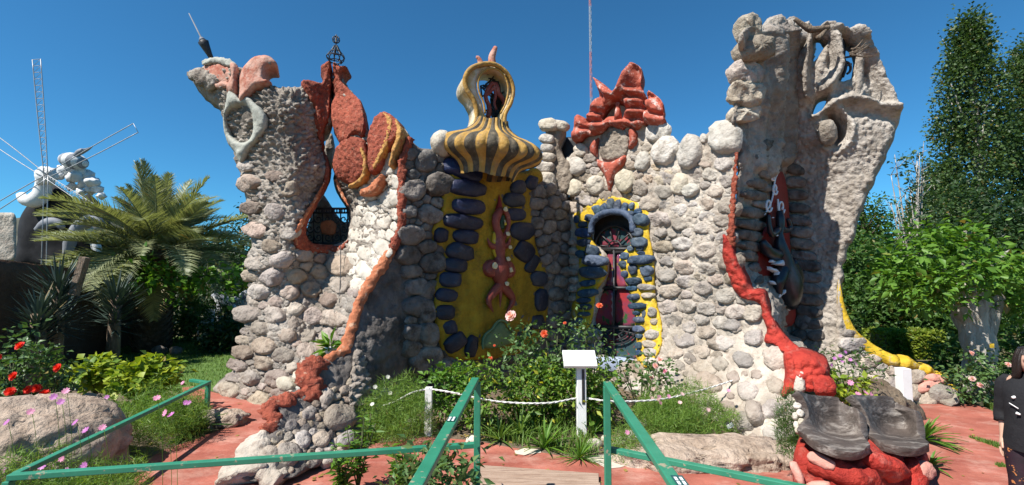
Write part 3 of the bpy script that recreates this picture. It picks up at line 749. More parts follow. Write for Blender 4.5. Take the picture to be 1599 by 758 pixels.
slab('lip_hollow', T, [(322, 104), (345, 100), (366, 107), (370, 122), (362, 132), (345, 131), (330, 120)], M['lip_red'], tower, lift=.06, thick=.1, res=3, relief=soft_relief(.02, 3, .01, 12, 6), round_px=5, round_m=.05)

# finials
f0 = P(331, 93, 9.2); f1 = P(295, 21, 9.0); dirf = f1 - f0
mb = MB()
mb.tube([f0, f0 + dirf * .12, f0 + dirf * .30, f0 + dirf * .38, f0 + dirf * .42], [.04, .055, .085, .10, .05], 10)
mb.build('spike', M['iron'], tower)
mb = MB(); mb.tube([f0 + dirf * .40, f0 + dirf * .46, f0 + dirf * .5, f0 + dirf * 1.0], [.075, .045, .014, .009], 8); mb.build('spike_tip', M['mill_grey'], tower)
mb = MB()
cc = P(524, 92, 8.9)
for k in range(9):
    a = 2 * PI * k / 9; o_ = np.array([math.cos(a), math.sin(a), 0])
    mb.tube(resample([cc + o_ * .10 + [0, 0, -.08], cc + o_ * .17 + [0, 0, .03], cc + o_ * .09 + [0, 0, .14], cc + o_ * .03 + [0, 0, .26]], n=9), .009, 5)
for rr, zz in ((.165, .03), (.10, .13), (.11, -.05)):
    mb.tube([cc + np.array([math.cos(a) * rr, math.sin(a) * rr, zz]) for a in np.linspace(0, 2 * PI, 19)], .010, 5)
mb.tube([cc + [0, 0, .1], cc + [0, 0, .48]], .012, 5)
for k in range(6):
    a = PI * k / 6
    mb.tube([cc + np.array([.07 * math.cos(t) * math.cos(a), .07 * math.cos(t) * math.sin(a), .38 + .07 * math.sin(t)]) for t in np.linspace(0, 2 * PI, 13)], .006, 4)
mb.build('wire_finial', M['iron'], tower)

# stone lens seen through the slit and the railing in the window
S2 = Surf([(440, 150, 9.9), (560, 150, 9.9), (440, 400, 9.9), (560, 400, 9.9)])
slab('back_pier', S2, [(511, 207), (518, 206), (523, 225), (523, 245), (519, 258), (512, 255), (506, 235)], M['tower'], castle, thick=.5, res=3, relief=rough_relief(.03, .1, .02), round_px=5, round_m=.1)
slab('back_pier', S2, [(478, 400), (480, 350), (498, 310), (504, 302), (512, 312), (520, 325), (535, 345), (550, 352), (550, 400)], M['tower'], castle, thick=.5, res=3, relief=rough_relief(.04, .1, .03), round_px=6, round_m=.12)
S3 = Surf([(440, 150, 9.5), (560, 150, 9.5), (440, 400, 9.5), (560, 400, 9.5)])
railing = MB()
def rl(a, b, r=.014): railing.tube([S3.S([a[0]], [a[1]])[0], S3.S([b[0]], [b[1]])[0]], r, 5)
rl((474, 326), (556, 326), .022); rl((474, 333), (556, 333), .016); rl((474, 380), (556, 380), .018)
for x in range(476, 556, 4): railing.tube(S3.S([x + 2 * math.cos(t) for t in np.linspace(0, 2 * PI, 9)], [329.5 + 2.6 * math.sin(t) for t in np.linspace(0, 2 * PI, 9)]), .009, 4)
for x in (478, 490, 504, 520, 532, 543, 552): rl((x, 326), (x, 381), .014)
for x, s in ((484, 1), (497, -1), (512, 1), (526, -1), (537, 1), (547, -1)):
    for yc, rr_ in ((343, 6), (358, 6), (371, 6)):
        t = np.linspace(0, 4.6 * PI / 2, 22); q = rr_ * (1 - t / 9.5)
        railing.tube(S3.S(x + s * q * np.cos(t), yc + q * np.sin(t) * 1.1), .013, 5)
railing_o = railing.build('window_railing', M['iron'], castle)
V, F = stone_geo(S3, ell(514, 356, 24, 23, 0, 16, .8, 4), height=.25, lift=.05)
obj('roundel', V, F, M['rust'], railing_o)
mb = MB(); mb.tube(resample([P(532, 384, 8.5), P(532, 420, 8.45), P(530, 470, 8.2), P(527, 530, 7.9)], n=14), .008, 5); mb.build('cable', M['iron'], castle)

# ---- buttress and niche wall (the shaded flank) -----------------------------------------------------------
Bc = [(x, y, d) for (x, y), d in zip(ridge_l, ridge_ld)][::2]
B = Surf(Bc + [(655, 260, 8.05), (655, 400, 8.0), (640, 480, 7.7), (600, 520, 7.1), (560, 580, 6.5), (600, 600, 7.0), (540, 640, 6.0), (480, 690, 5.35), (449, 752, 4.78), (538, 708, 5.5), (576, 679, 6.1), (612, 640, 7.2), (660, 615, 8.1), (650, 560, 7.9),
                 (720, 300, 8.45), (720, 450, 8.4), (720, 560, 8.4), (800, 300, 9.35), (800, 450, 9.35), (800, 580, 9.3), (890, 300, 10.5), (890, 450, 10.5), (890, 588, 10.4)], reg=3e-4)
b_out = [(641, 214), (652, 228), (680, 232), (700, 240), (745, 262), (820, 262), (842, 276), (862, 285), (880, 300), (893, 315), (894, 450), (894, 592), (800, 602), (720, 610), (660, 618), (612, 643), (576, 682), (538, 710), (490, 735), (449, 753), (401, 757), (371, 752), (374, 729), (411, 683), (431, 655), (428, 628), (470, 618), (495, 610), (488, 578), (503, 560), (536, 549), (550, 515), (561, 475), (573, 450), (591, 425), (612, 391), (628, 350), (630, 260), (637, 232)]
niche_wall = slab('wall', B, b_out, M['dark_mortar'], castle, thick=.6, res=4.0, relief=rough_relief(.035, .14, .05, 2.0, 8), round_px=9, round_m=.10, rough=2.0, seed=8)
yel = [(700, 268), (735, 262), (775, 266), (815, 268), (836, 262), (846, 280), (828, 300), (830, 350), (838, 395), (852, 425), (855, 465), (851, 505), (840, 530), (815, 552), (780, 560), (725, 562), (696, 555), (682, 535), (674, 500), (673, 455), (682, 420), (690, 395), (672, 375), (672, 352), (684, 340), (688, 300), (694, 280)]
bl_z = [(178, 107, 146, 62, 22), (192, 168, 136, 58, 9), (197, 230, 122, 56, 6), (177, 283, 142, 54, 8), (103, 328, 50, 54, 0), (188, 335, 94, 52, 9), (170, 387, 100, 60, 12), (152, 435, 90, 52, 6), (136, 485, 80, 54, 6), (121, 538, 80, 48, 4), (117, 596, 72, 56, 0), (135, 648, 52, 52, -15), (153, 700, 84, 60, -38), (208, 715, 42, 80, 12),
        (416, 147, 44, 50, 20), (371, 164, 54, 50, 0), (357, 208, 74, 52, 3), (360, 258, 72, 44, 3), (384, 315, 86, 64, 2), (390, 385, 74, 70, 30), (418, 428, 40, 66, 24), (443, 480, 56, 54, 0), (450, 553, 46, 82, 3), (438, 630, 46, 52, 0), (404, 660, 32, 42, 0), (374, 688, 26, 54, 0)]
niche = slab('niche_panel', B, yel, M['yellow'], niche_wall, lift=.05, thick=.2, res=4, relief=soft_relief(.025, 2.2, .016, 9, 12), round_px=7, round_m=.06, rough=1.5, seed=12)
for i, (x, y, w, h, a) in enumerate(bl_z):
    V, F = stone_geo(B, ell(640 + x / 2.227, 220 + y / 2.227, w / 2.227, h / 2.227, a, 18, .72, 100 + i, .05), height=.42, lift=.05, rough=.14, seed=300 + i, facet=.06, rings=((1, 0), (.95, .45), (.8, .8), (.45, .98)))
    obj('blue_stone', V, F, M['blue'], niche_wall)
gp = [(640 + a / 2.227, 220 + b / 2.227) for a, b in ((238, 722), (238, 690), (250, 668), (268, 655), (282, 634), (298, 624), (318, 630), (330, 650), (350, 668), (352, 700), (310, 720))]
slab('green_mound', B, gp, M['green_plaster'], niche_wall, lift=.07, thick=.2, res=3, round_px=9, round_m=.08, puff=.06, relief=soft_relief(.01, 4, .004, 15, 3))
strip(B, gp[:9], .022, 'mound_rim', M['green_plaster'], niche_wall, .13, .1, 4)
# plain wall stones
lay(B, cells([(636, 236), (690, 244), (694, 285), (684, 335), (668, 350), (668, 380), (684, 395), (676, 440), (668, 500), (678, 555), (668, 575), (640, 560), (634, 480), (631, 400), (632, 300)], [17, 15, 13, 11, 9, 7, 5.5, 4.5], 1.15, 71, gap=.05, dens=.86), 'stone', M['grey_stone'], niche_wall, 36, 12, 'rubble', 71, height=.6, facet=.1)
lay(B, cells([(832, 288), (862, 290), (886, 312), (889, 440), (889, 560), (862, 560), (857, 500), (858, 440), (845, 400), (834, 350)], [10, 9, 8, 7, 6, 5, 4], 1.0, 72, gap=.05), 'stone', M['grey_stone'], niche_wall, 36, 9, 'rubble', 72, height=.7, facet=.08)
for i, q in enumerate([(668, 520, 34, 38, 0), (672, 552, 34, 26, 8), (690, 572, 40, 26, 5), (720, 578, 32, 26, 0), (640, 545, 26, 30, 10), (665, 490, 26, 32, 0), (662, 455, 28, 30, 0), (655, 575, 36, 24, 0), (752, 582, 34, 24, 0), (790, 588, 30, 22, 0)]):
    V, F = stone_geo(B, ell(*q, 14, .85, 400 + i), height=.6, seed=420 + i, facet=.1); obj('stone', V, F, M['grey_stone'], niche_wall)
# the foot of the buttress
for i, q in enumerate([(527, 655, 52, 42, -8), (508, 622, 22, 30, 20), (562, 655, 24, 26, 0), (538, 690, 36, 26, -25), (500, 690, 30, 24, 0), (470, 690, 26, 30, 0), (520, 718, 40, 18, -20), (558, 632, 30, 18, 0), (585, 645, 30, 30, 0), (600, 620, 34, 26, 0), (570, 668, 26, 22, -30), (449, 715, 40, 34, 0), (480, 650, 22, 20, 0)]):
    V, F = stone_geo(B, ell(*q, 16, .85, 430 + i), height=.65, seed=450 + i, facet=.12); obj('stone', V, F, M['stone'], niche_wall)
lay(B, cells([(455, 660), (500, 612), (545, 600), (560, 560), (575, 600), (610, 612), (602, 640), (575, 672), (535, 702), (470, 735), (440, 740), (425, 690)], [6, 5, 4, 3], 1.1, 73, gap=.05), 'stone', M['rubble'], niche_wall, 0, 99, 'rubble', 73, height=.9, facet=.25)
slab('rubble_spur', B, [(545, 560), (555, 552), (566, 560), (570, 590), (574, 620), (566, 640), (540, 650), (535, 620), (540, 590)], M['tower'], niche_wall, lift=.1, thick=.4, res=2.6, relief=rough_relief(.1, .08, .04, 5, 74), round_px=12, round_m=.22, rough=2)
strip(B, [(413, 672), (398, 700), (388, 725), (384, 748)], [.10, .17, .22, .25], 'buttress_nose', M['plaster'], niche_wall, -.08, .3, 76, grit=.05, gs=.16)
strip(B, [(420, 700), (420, 735), (440, 750)], [.08, .13, .10], 'buttress_nose', M['plaster'], niche_wall, .0, .3, 77, grit=.04, gs=.12)
# red painted edge of the buttress
strip(B, [(640, 216), (633, 235), (627, 260), (627, 300), (626, 350), (612, 391)], [.06, .07, .075, .08, .075, .07], 'painted_edge', M['red_rough'], niche_wall, .02, .25, 81, grit=.03)
strip(B, [(616, 386), (590, 425), (572, 452), (561, 475), (549, 515), (536, 547), (512, 562)], [.07, .085, .085, .075, .075, .08, .08], 'painted_edge', M['orange'], niche_wall, .0, .25, 82, grit=.02, gs=.12)
strip(B, [(505, 560), (491, 575), (490, 596), (496, 612)], [.11, .17, .17, .13], 'painted_edge', M['red_rough'], niche_wall, -.04, .35, 83, grit=.05, gs=.1)
strip(B, [(497, 608), (470, 622), (440, 630), (427, 640), (432, 658), (420, 674)], [.13, .14, .13, .11, .11, .10], 'painted_edge', M['red_rough'], niche_wall, -.04, .4, 84, grit=.05, gs=.1)
TS = Surf([(400, 590, 6.6), (500, 590, 5.95), (400, 640, 6.3), (500, 640, 5.7)])
for i, q in enumerate([(451, 602, 28, 24, -20), (472, 588, 17, 20, 0), (477, 606, 26, 16, -20), (457, 616, 26, 10, -15)]):
    V, F = stone_geo(TS, ell(*q, 14, .85, 470 + i), height=.9, seed=480 + i, facet=.2); obj('stone', V, F, M['pale_stone'], tower)

# figure in the niche
def figure_pts(z): return [(640 + a / 2.227, 220 + b / 2.227) for a, b in z]
def fig_tube(z, rad, mb, lift=.12, seg=10):
    p = resample(np.array(figure_pts(z)), n=18); W = B.S(p[:, 0], p[:, 1]) + B.N(p[:, 0], p[:, 1]) * lift
    mb.tube(W, rad, seg, flat=(B.N([770], [380])[0], .7))
mb = MB()
fig_tube([(305, 240), (288, 262), (284, 290), (292, 320), (298, 345), (296, 375), (300, 400), (298, 430), (298, 460), (300, 490), (300, 520)], [.06, .10, .085, .085, .12, .14, .10, .20, .235, .13, .07], mb)
fig_tube([(308, 240), (322, 262), (326, 290), (318, 322), (304, 345)], [.05, .055, .05, .05, .06], mb, .14)
fig_tube([(300, 500), (278, 525), (258, 556), (274, 596)], [.10, .09, .06, .01], mb)
fig_tube([(300, 500), (325, 525), (342, 556), (318, 602)], [.10, .09, .06, .01], mb)
fig_tube([(300, 500), (299, 540), (298, 580)], [.06, .035, .008], mb)
fig_tube([(292, 372), (268, 365), (255, 340)], [.07, .05, .01], mb)
fig_tube([(304, 372), (326, 362), (336, 335)], [.07, .05, .01], mb)
V, F = stone_geo(B, ell(640 + 270 / 2.227, 220 + 445 / 2.227, 22, 28, 0, 14, .95, 1), height=.7, lift=.08, facet=.03); mb.add(V, F)
V, F = stone_geo(B, ell(640 + 326 / 2.227, 220 + 447 / 2.227, 22, 28, 0, 14, .95, 1), height=.7, lift=.08, facet=.03); mb.add(V, F)
fig = mb.build('figure', M['pink_figure'], niche_wall)
mb = MB(); fig_tube([(309, 262), (309, 284), (307, 308)], [.05, .085, .05], mb, .10); mb.build('dark_face', M['dark_green'], niche_wall)
mb = MB(); fig_tube([(300, 245), (302, 215), (300, 190)], [.09, .05, .008], mb, .08); mb.build('pointed_cap', M['dark_red'], niche_wall)
for i, (a, b, r) in enumerate([(270, 437, 9), (326, 450, 7), (313, 326, 6), (322, 372, 5), (314, 412, 6), (308, 498, 6), (309, 242, 7)]):
    V, F = stone_geo(B, ell(640 + a / 2.227, 220 + b / 2.227, r, r * 1.15, 0, 10, 1, i, .02), height=.4, lift=.2 if r > 6 else .22, facet=.02); obj('dot', V, F, M['cream'], fig)
mb = MB(); fig_tube([(285, 320), (282, 350), (284, 390), (290, 410)], [.05, .06, .06, .03], mb, .10); mb.build('side_stripe', M['bright_yellow'], fig)
mb = MB(); fig_tube([(306, 278), (310, 296)], [.012, .03], mb, .19); mb.build('nose', M['bright_yellow'], fig)

# ---- striped dome with its lantern --------------------------------------------------------------------------
dome_c = P(763, 236, 8.45)
prof = resample(np.array([(.29, .57), (.32, .47), (.40, .37), (.56, .28), (.78, .20), (.95, .11), (1.02, .0), (.98, -.10), (.84, -.18), (.67, -.25), (.57, -.34), (.52, -.48)]), n=30)
NS, SUB = 30, 6
th = np.linspace(0, 2 * PI, NS * SUB, endpoint=False)
V = []; F = []; mi = []
tilt = math.radians(7)
for k, (r, z) in enumerate(prof):
    lob = 1 + (.055 if r > .5 else .09) * (np.abs(np.cos(th * NS / 2)) - .6)
    x = r * lob * np.cos(th) * .96; y = r * lob * np.sin(th) * .62; zz = np.full_like(x, z) + .02 * np.cos(th * 5 + k * .1)
    V.append(np.stack([x * math.cos(tilt) + zz * math.sin(tilt), y, -x * math.sin(tilt) + zz * math.cos(tilt)], 1))
n_ = NS * SUB
for k in range(len(prof) - 1):
    for i in range(n_):
        j = (i + 1) % n_
        F.append((k * n_ + j, k * n_ + i, (k + 1) * n_ + i, (k + 1) * n_ + j))
        s_ = int((i + SUB * .5) // SUB) % NS
        ang = (i / n_) * 360
        mi.append(2 if 180 < ang < 200 else (0 if s_ % 2 else 1))
Vd = np.concatenate(V)
Vd = Vd + (fbm(Vd * 4, 3, 3) * .018)[:, None] * Vd / np.linalg.norm(Vd, axis=1)[:, None]
dome = obj('dome', Vd + dome_c, F, [M['stripe_black'], M['stripe_ochre'], M['stripe_green']], castle, midx=mi)
fix_normals(dome)
V, F = blob_geo(P(691, 226, 8.32), (.21, .3, .25), None, 3, .10, 1.3, 4); obj('dome_end', V, F, M['pale_stone'], dome)
LA = Surf([(700, 100, 8.25), (820, 100, 8.85), (700, 220, 8.25), (820, 220, 8.85)])
lan_out = [(738, 196), (745, 172), (738, 152), (726, 138), (723, 126), (728, 112), (744, 102), (766, 100), (787, 110), (800, 130), (802, 152), (795, 168), (788, 182), (790, 202), (796, 216), (736, 216)]
lan_hole = [(764, 186), (757, 176), (754, 160), (748, 146), (745, 132), (748, 118), (758, 108), (770, 106), (782, 112), (792, 126), (795, 146), (790, 164), (782, 178), (782, 192), (772, 194)]
lantern = slab('lantern', LA, lan_out, M['lantern'], castle, [lan_hole], thick=.62, res=3, relief=soft_relief(.015, 3, .008, 12, 7), round_px=5, round_m=.06, back=(-.32, .95, 0), rough=.8)
def rib(pts, rad, m, name, lift=.02, sf=LA, par=None, noise=.12, seed=0): return strip(sf, pts, rad, name, m, par or lantern, lift, noise, seed, 8)
rib([(736, 214), (744, 185), (740, 160), (728, 140), (726, 122), (735, 108), (755, 101), (775, 103), (793, 118), (801, 140), (797, 162), (788, 180), (789, 200), (797, 215)], [.04, .04, .045, .045, .045, .04, .035, .04, .04], M['stripe_ochre'], 'rim')
rib([(757, 178), (754, 160), (748, 146), (746, 130), (751, 116), (762, 109), (774, 109), (786, 118), (793, 138), (789, 162), (781, 178)], .018, M['stripe_ochre'], 'rim', .02)
LB = Surf([(700, 100, 8.45), (820, 100, 9.05), (700, 220, 8.45), (820, 220, 9.05)])
mb = MB()
def lt(pts, rad): 
    p = resample(np.array(pts, float), n=16); mb.tube(LB.S(p[:, 0], p[:, 1]), rad, 7)
lt([(762, 186), (764, 168), (758, 152), (762, 140), (769, 130), (776, 134), (778, 146), (786, 156), (790, 172)], [.05, .045, .04, .045, .05, .045, .04])
lt([(758, 150), (765, 144), (770, 138)], .035); lt([(772, 134), (774, 150), (772, 160), (775, 172)], [.04, .03, .02])
mb.build('branch', M['pink_figure'], lantern)
mb = MB(); rngi = np.random.RandomState(5)
for k in range(16):
    a = rngi.uniform(0, 2 * PI); c0 = np.array([768 + rngi.uniform(-14, 14), 150 + rngi.uniform(-30, 34)])
    q = [c0 + rngi.uniform(-16, 16, 2) for _ in range(4)]
    p = resample(np.array(q), n=12); ok = inside(p[:, 0], p[:, 1], lan_hole)
    if ok.sum() > 4: mb.tube(LB.S(p[ok, 0], p[ok, 1]) + np.array([0, .15, 0]), .017, 5)
mb.build('iron_tangle', M['iron'], lantern)
slab('backing', Surf([(700, 100, 8.75), (820, 100, 9.3), (700, 220, 8.75), (820, 220, 9.3)]), [(764, 150), (772, 146), (783, 150), (788, 170), (783, 195), (772, 196)], M['iron'], lantern, thick=.05, res=5, round_px=2, round_m=.01)
mb = MB()
for pts, rad in (([(744, 106), (752, 100), (756, 91), (752, 81), (749, 80)], [.08, .08, .065, .05, .03]), ([(756, 102), (768, 98), (774, 91), (774, 80), (780, 64)], [.07, .085, .08, .065, .04]), ([(744, 104), (756, 98), (766, 102)], .05)):
    p = resample(np.array(pts, float), n=14); mb.tube(LA.S(p[:, 0], p[:, 1]) + np.array([-.08, .25, 0]), rad, 8)
mb.build('flame', M['lip_red'], lantern)

# ---- door wall (sunlit) ----------------------------------------------------------------------------------------
ridge_r = [(1153, 190), (1152, 235), (1150, 300), (1144, 380), (1157, 425), (1172, 456), (1197, 466), (1212, 505), (1232, 540), (1250, 560), (1288, 572)]
ridge_rd = [7.35, 7.3, 7.25, 7.25, 7.2, 7.1, 7.0, 6.85, 6.65, 6.5, 6.3]
Cw = Surf([(x, y, d) for (x, y), d in zip(ridge_r, ridge_rd)][::2] + [(845, 200, 10.9), (890, 230, 10.4), (890, 320, 10.45), (890, 450, 10.45), (890, 590, 10.2), (960, 240, 9.4), (960, 440, 9.35), (960, 600, 9.0), (1050, 250, 8.35), (1050, 400, 8.25), (1050, 540, 8.1), (1050, 640, 7.3), (1120, 450, 7.6), (1150, 560, 7.1), (1130, 668, 6.45), (1190, 690, 6.0), (1238, 690, 5.85), (1220, 610, 6.3), (1175, 70, 7.4)], reg=3e-4)
c_out = [(893, 590), (888, 450), (886, 312), (870, 292), (858, 280), (852, 262), (862, 250), (885, 245), (905, 222), (925, 205), (950, 190), (1005, 188), (1020, 205), (1042, 212), (1060, 220), (1080, 222), (1098, 214), (1108, 200), (1130, 190), (1140, 184), (1152, 188), (1155, 235), (1152, 300), (1147, 380), (1159, 425), (1174, 456), (1198, 468), (1213, 505), (1233, 540), (1248, 558), (1255, 600), (1246, 650), (1240, 692), (1190, 694), (1130, 672), (1080, 650), (1040, 642), (960, 606)]
arch = [(923, 372), (925, 350), (935, 338), (950, 332), (968, 332), (984, 339), (993, 352), (995, 372), (984, 384), (975, 400), (974, 418), (982, 440), (992, 470), (1000, 500), (1003, 540), (1002, 565), (945, 565), (938, 540), (930, 510), (934, 480), (942, 450), (950, 425), (950, 405), (940, 390)]
door_wall = slab('wall', Cw, c_out, M['plaster'], castle, [arch], thick=.6, res=3.6, relief=rough_relief(.035, .09, .03, 2.2, 15), round_px=10, round_m=.14, rough=2.6, seed=15)
dz = lambda x, y: (860 + x / 2.445, 290 + y / 2.445)
yel2 = [dz(*q) for q in ((96, 112), (130, 80), (170, 58), (240, 36), (330, 62), (388, 108), (380, 170), (398, 250), (402, 330), (410, 430), (432, 520), (434, 600), (418, 650), (385, 700), (340, 680), (332, 560), (328, 480), (300, 390), (268, 310), (278, 262), (318, 215), (330, 170), (318, 120), (285, 100), (240, 98), (195, 102), (165, 128), (155, 190), (180, 235), (218, 300), (212, 350), (180, 410), (168, 480), (150, 545), (100, 548), (85, 470), (112, 380), (100, 250), (104, 170))]
surround = slab('door_surround', Cw, yel2, M['bright_yellow'], door_wall, lift=.05, thick=.2, res=3, relief=soft_relief(.02, 3, .015, 9, 16), round_px=4, round_m=.05, rough=1.0, seed=16)
blue2 = [(155, 125, 34, 30, 0), (130, 150, 34, 26, 0), (106, 130, 20, 32, 0), (185, 95, 30, 38, -20), (214, 90, 27, 44, -10), (239, 74, 26, 50, 0), (264, 80, 26, 47, 8), (290, 88, 25, 42, 12), (317, 80, 17, 30, 15), (312, 110, 32, 26, 0), (341, 100, 28, 22, 0), (355, 132, 58, 50, 15),
         (135, 182, 62, 38, 0), (135, 220, 52, 32, 0), (167, 248, 52, 42, 20), (122, 262, 34, 30, 0), (178, 287, 92, 44, 5), (168, 332, 98, 48, 3), (150, 372, 62, 26, -8), (150, 410, 74, 32, -8), (135, 438, 55, 22, 0), (138, 462, 50, 26, 0), (135, 490, 46, 18, 0), (112, 520, 40, 32, 0),
         (340, 180, 44, 36, 0), (348, 218, 62, 40, 0), (313, 242, 28, 25, 0), (350, 242, 30, 19, 0), (292, 270, 36, 30, 0), (355, 258, 30, 14, 0), (355, 284, 92, 38, -5), (285, 302, 32, 30, 0), (323, 322, 32, 42, 0), (375, 326, 50, 42, 0), (290, 338, 26, 26, 0), (325, 365, 62, 30, -5), (380, 356, 34, 20, 0), (318, 392, 46, 20, 0), (326, 425, 46, 26, -10), (342, 460, 70, 26, 0), (335, 487, 28, 18, 0), (365, 490, 15, 30, 0), (348, 513, 44, 26, 0), (345, 550, 40, 28, 10), (347, 578, 26, 18, 0), (345, 615, 23, 30, 0), (345, 642, 22, 22, 0)]
for i, (x, y, w, h, a) in enumerate(blue2):
    V, F = stone_geo(Cw, ell(*dz(x, y), w / 2.445, h / 2.445, a, 14, .8, 500 + i, .07), height=.6, lift=.055, seed=520 + i, facet=.1); obj('blue_stone', V, F, M['blue_door'], door_wall)
for i, (x, y, w, h, a) in enumerate([(380, 420, 52, 24, 0), (372, 388, 62, 26, 5), (395, 485, 36, 38, 0), (402, 522, 26, 26, 0), (395, 572, 52, 40, 0), (386, 610, 52, 30, 0), (388, 642, 50, 32, 0), (390, 675, 46, 30, 0), (90, 215, 34, 28, 0), (92, 252, 34, 28, 0), (95, 290, 36, 30, 0), (92, 330, 36, 28, 0), (95, 362, 34, 24, 0), (90, 395, 34, 26, 0), (88, 430, 30, 26, 0)]):
    V, F = stone_geo(Cw, ell(*dz(x, y), w / 2.445, h / 2.445, a, 12, .85, 560 + i), height=.6, lift=.05, seed=580 + i, facet=.12); obj('stone', V, F, M['stone'], door_wall)
strip(Cw, [dz(165, 185), dz(172, 140), dz(205, 112), dz(245, 102), dz(290, 108), dz(322, 135), dz(326, 180)], .07, 'arch_hood', M['blue_door'], door_wall, .08, .15, 17)
# door leaf: coloured glass panes behind iron bars
D2 = Surf([(900, 330, 10.5), (1020, 330, 8.95), (900, 570, 10.35), (1020, 570, 8.8)])
def pane_poly(name, pts, m, parent, lift=0.0): return slab(name, D2, pts, m, parent, thick=.03, res=6, round_px=1.5, round_m=.004, lift=lift)
M['glass_a'] = mat('glass_a', (.34, .03, .025), (.10, .045, .09), 3.5, .15, .1, 3, spec=.5, c3=(.03, .09, .03), c3_scale=4, c3_lo=.55, c3_hi=.58)
M['glass_b'] = mat('glass_b', (.08, .04, .11), (.32, .05, .05), 4, .15, .1, 3, spec=.5, c3=(.30, .22, .03), c3_scale=5, c3_lo=.57, c3_hi=.6)
M['glass_c'] = mat('glass_c', (.04, .06, .09), (.03, .09, .05), 6, .12, .1, 3, spec=.5, c3=(.2, .04, .06), c3_scale=6, c3_lo=.52, c3_hi=.55)
door = slab('door', D2, [dz(*q) for q in ((160, 115), (330, 115), (330, 680), (150, 680))], M['iron'], castle, thick=.05, res=8, round_px=2, round_m=.01, lift=-.05)
pane_poly('pane', [dz(*q) for q in ((185, 232), (185, 190), (212, 160), (250, 150), (290, 165), (318, 200), (322, 232), (250, 238))], M['glass_c'], door)
pane_poly('pane', [dz(*q) for q in ((215, 255), (245, 255), (245, 385), (205, 385), (220, 330))], M['glass_b'], door)
pane_poly('pane', [dz(*q) for q in ((252, 255), (275, 255), (268, 310), (298, 385), (252, 385))], M['glass_b'], door)
pane_poly('pane', [dz(*q) for q in ((203, 398), (245, 398), (245, 530), (160, 530), (175, 470))], M['glass_a'], door)
pane_poly('pane', [dz(*q) for q in ((252, 398), (300, 398), (328, 480), (330, 535), (252, 530))], M['glass_a'], door)
pane_poly('pane', [dz(*q) for q in ((165, 550), (335, 550), (340, 655), (160, 655))], M['glass_c'], door)
mb = MB()
def dbar(pts, r): 
    p = np.array([dz(*q) for q in pts], float); p = resample(p, n=max(2, len(p) * 4)) if len(p) > 2 else p
    mb.tube(D2.S(p[:, 0], p[:, 1]) + D2.N(p[:, 0], p[:, 1]) * .05, r, 6)
dbar([(248, 240), (248, 660)], .025); dbar([(180, 243), (325, 243)], .035); dbar([(195, 391), (305, 391)], .03); dbar([(160, 537), (335, 542)], .035)
for a in np.linspace(0.12, PI - .12, 6): dbar([(250 + 26 * math.cos(a), 236 - 26 * math.sin(a)), (250 + 76 * math.cos(a), 238 - 86 * math.sin(a))], .016)
dbar([(250 + 26 * math.cos(a), 238 - 26 * math.sin(a)) for a in np.linspace(0, PI, 8)], .016); dbar([(250 + 74 * math.cos(a), 238 - 84 * math.sin(a)) for a in np.linspace(0, PI, 12)], .028)
for s_ in (32, 55, 80): dbar([(252 + s_ * 1.0 * math.cos(a), 548 + s_ * .72 * math.sin(a)) for a in np.linspace(0, PI, 12)], .018)
for a in np.linspace(.3, PI - .3, 4): dbar([(252 + 10 * math.cos(a), 548 + 8 * math.sin(a)), (252 + 84 * math.cos(a), 548 + 66 * math.sin(a))], .014)
mb.build('grille', M['iron'], door)
mb = MB(); s0 = D2.S([dz(265, 672)[0]], [dz(265, 672)[1]])[0]
mb.box(s0 + np.array([0, -.15, -.02]), (1.1, .4, .22)); mb.build('sill', mat('sill', (.30, .36, .48), (.38, .44, .56), 5, .8, .3), door, bevel=.03)

# capping stones and wall stones
cz = lambda x, y: (880 + x / 3.294, 80 + y / 3.294)
caps = [(472, 425, 96, 96, 20), (530, 512, 118, 166, 25), (413, 570, 78, 112, 15), (95, 510, 72, 70, 0), (75, 595, 88, 104, -10), (60, 705, 78, 92, 0), (172, 690, 84, 104, 10), (322, 672, 94, 122, 15), (0, 630, 62, 118, -8)]
capl = [(*cz(x, y), w / 3.294, h / 3.294, a) for x, y, w, h, a in caps] + [(1080, 238, 36, 54, 14), (1134, 216, 50, 54, -8), (1063, 288, 24, 36, 15), (1080, 298, 26, 20, -25), (1101, 217, 12, 14, 0), (1036, 208, 24, 34, 20)]
cap_poly = []
for i, q in enumerate(capl):
    st = ell(*q, 20, .92, 600 + i, .04); cap_poly.append(st[3] + np.array([st[0], st[1]]))
    V, F = stone_geo(Cw, st, height=.5, seed=620 + i, facet=.07, lift=.03, rings=((1, 0), (.95, .5), (.8, .82), (.45, .97))); obj('capstone', V, F, M['pale_stone'], door_wall)
med = [cz(*q) for q in ((265, 380), (395, 420), (390, 490), (300, 620), (255, 735), (215, 640), (150, 530), (150, 450))]
wall_reg = [(893, 585), (890, 450), (890, 320), (900, 300), (1000, 285), (1060, 262), (1100, 250), (1142, 246), (1142, 300), (1138, 380), (1148, 425), (1166, 460), (1160, 500), (1120, 560), (1090, 610), (1060, 630), (1020, 620)]
lay(Cw, cells(wall_reg, [11.5, 10.2, 9, 8, 7, 6, 5, 4, 3.2, 2.5], 1.35, 91, excl=[yel2[:40], arch] + cap_poly + [med], gap=.05, loose=1.22, tries=1700, dens=.86), 'stone', M['stone'], door_wall, 160, 11, 'rubble', 91, height=.55, facet=.34, lift=-.025, rough=.3)
lay(Cw, cells([(895, 300), (893, 260), (925, 230), (1000, 220), (1040, 240), (1050, 280), (1000, 300), (960, 310), (920, 318)], [7, 6, 5, 4, 3], 1.2, 92, excl=cap_poly + [med], gap=.05), 'stone', M['rubble'], door_wall, 0, 99, 'rubble', 92, height=.6, facet=.2)
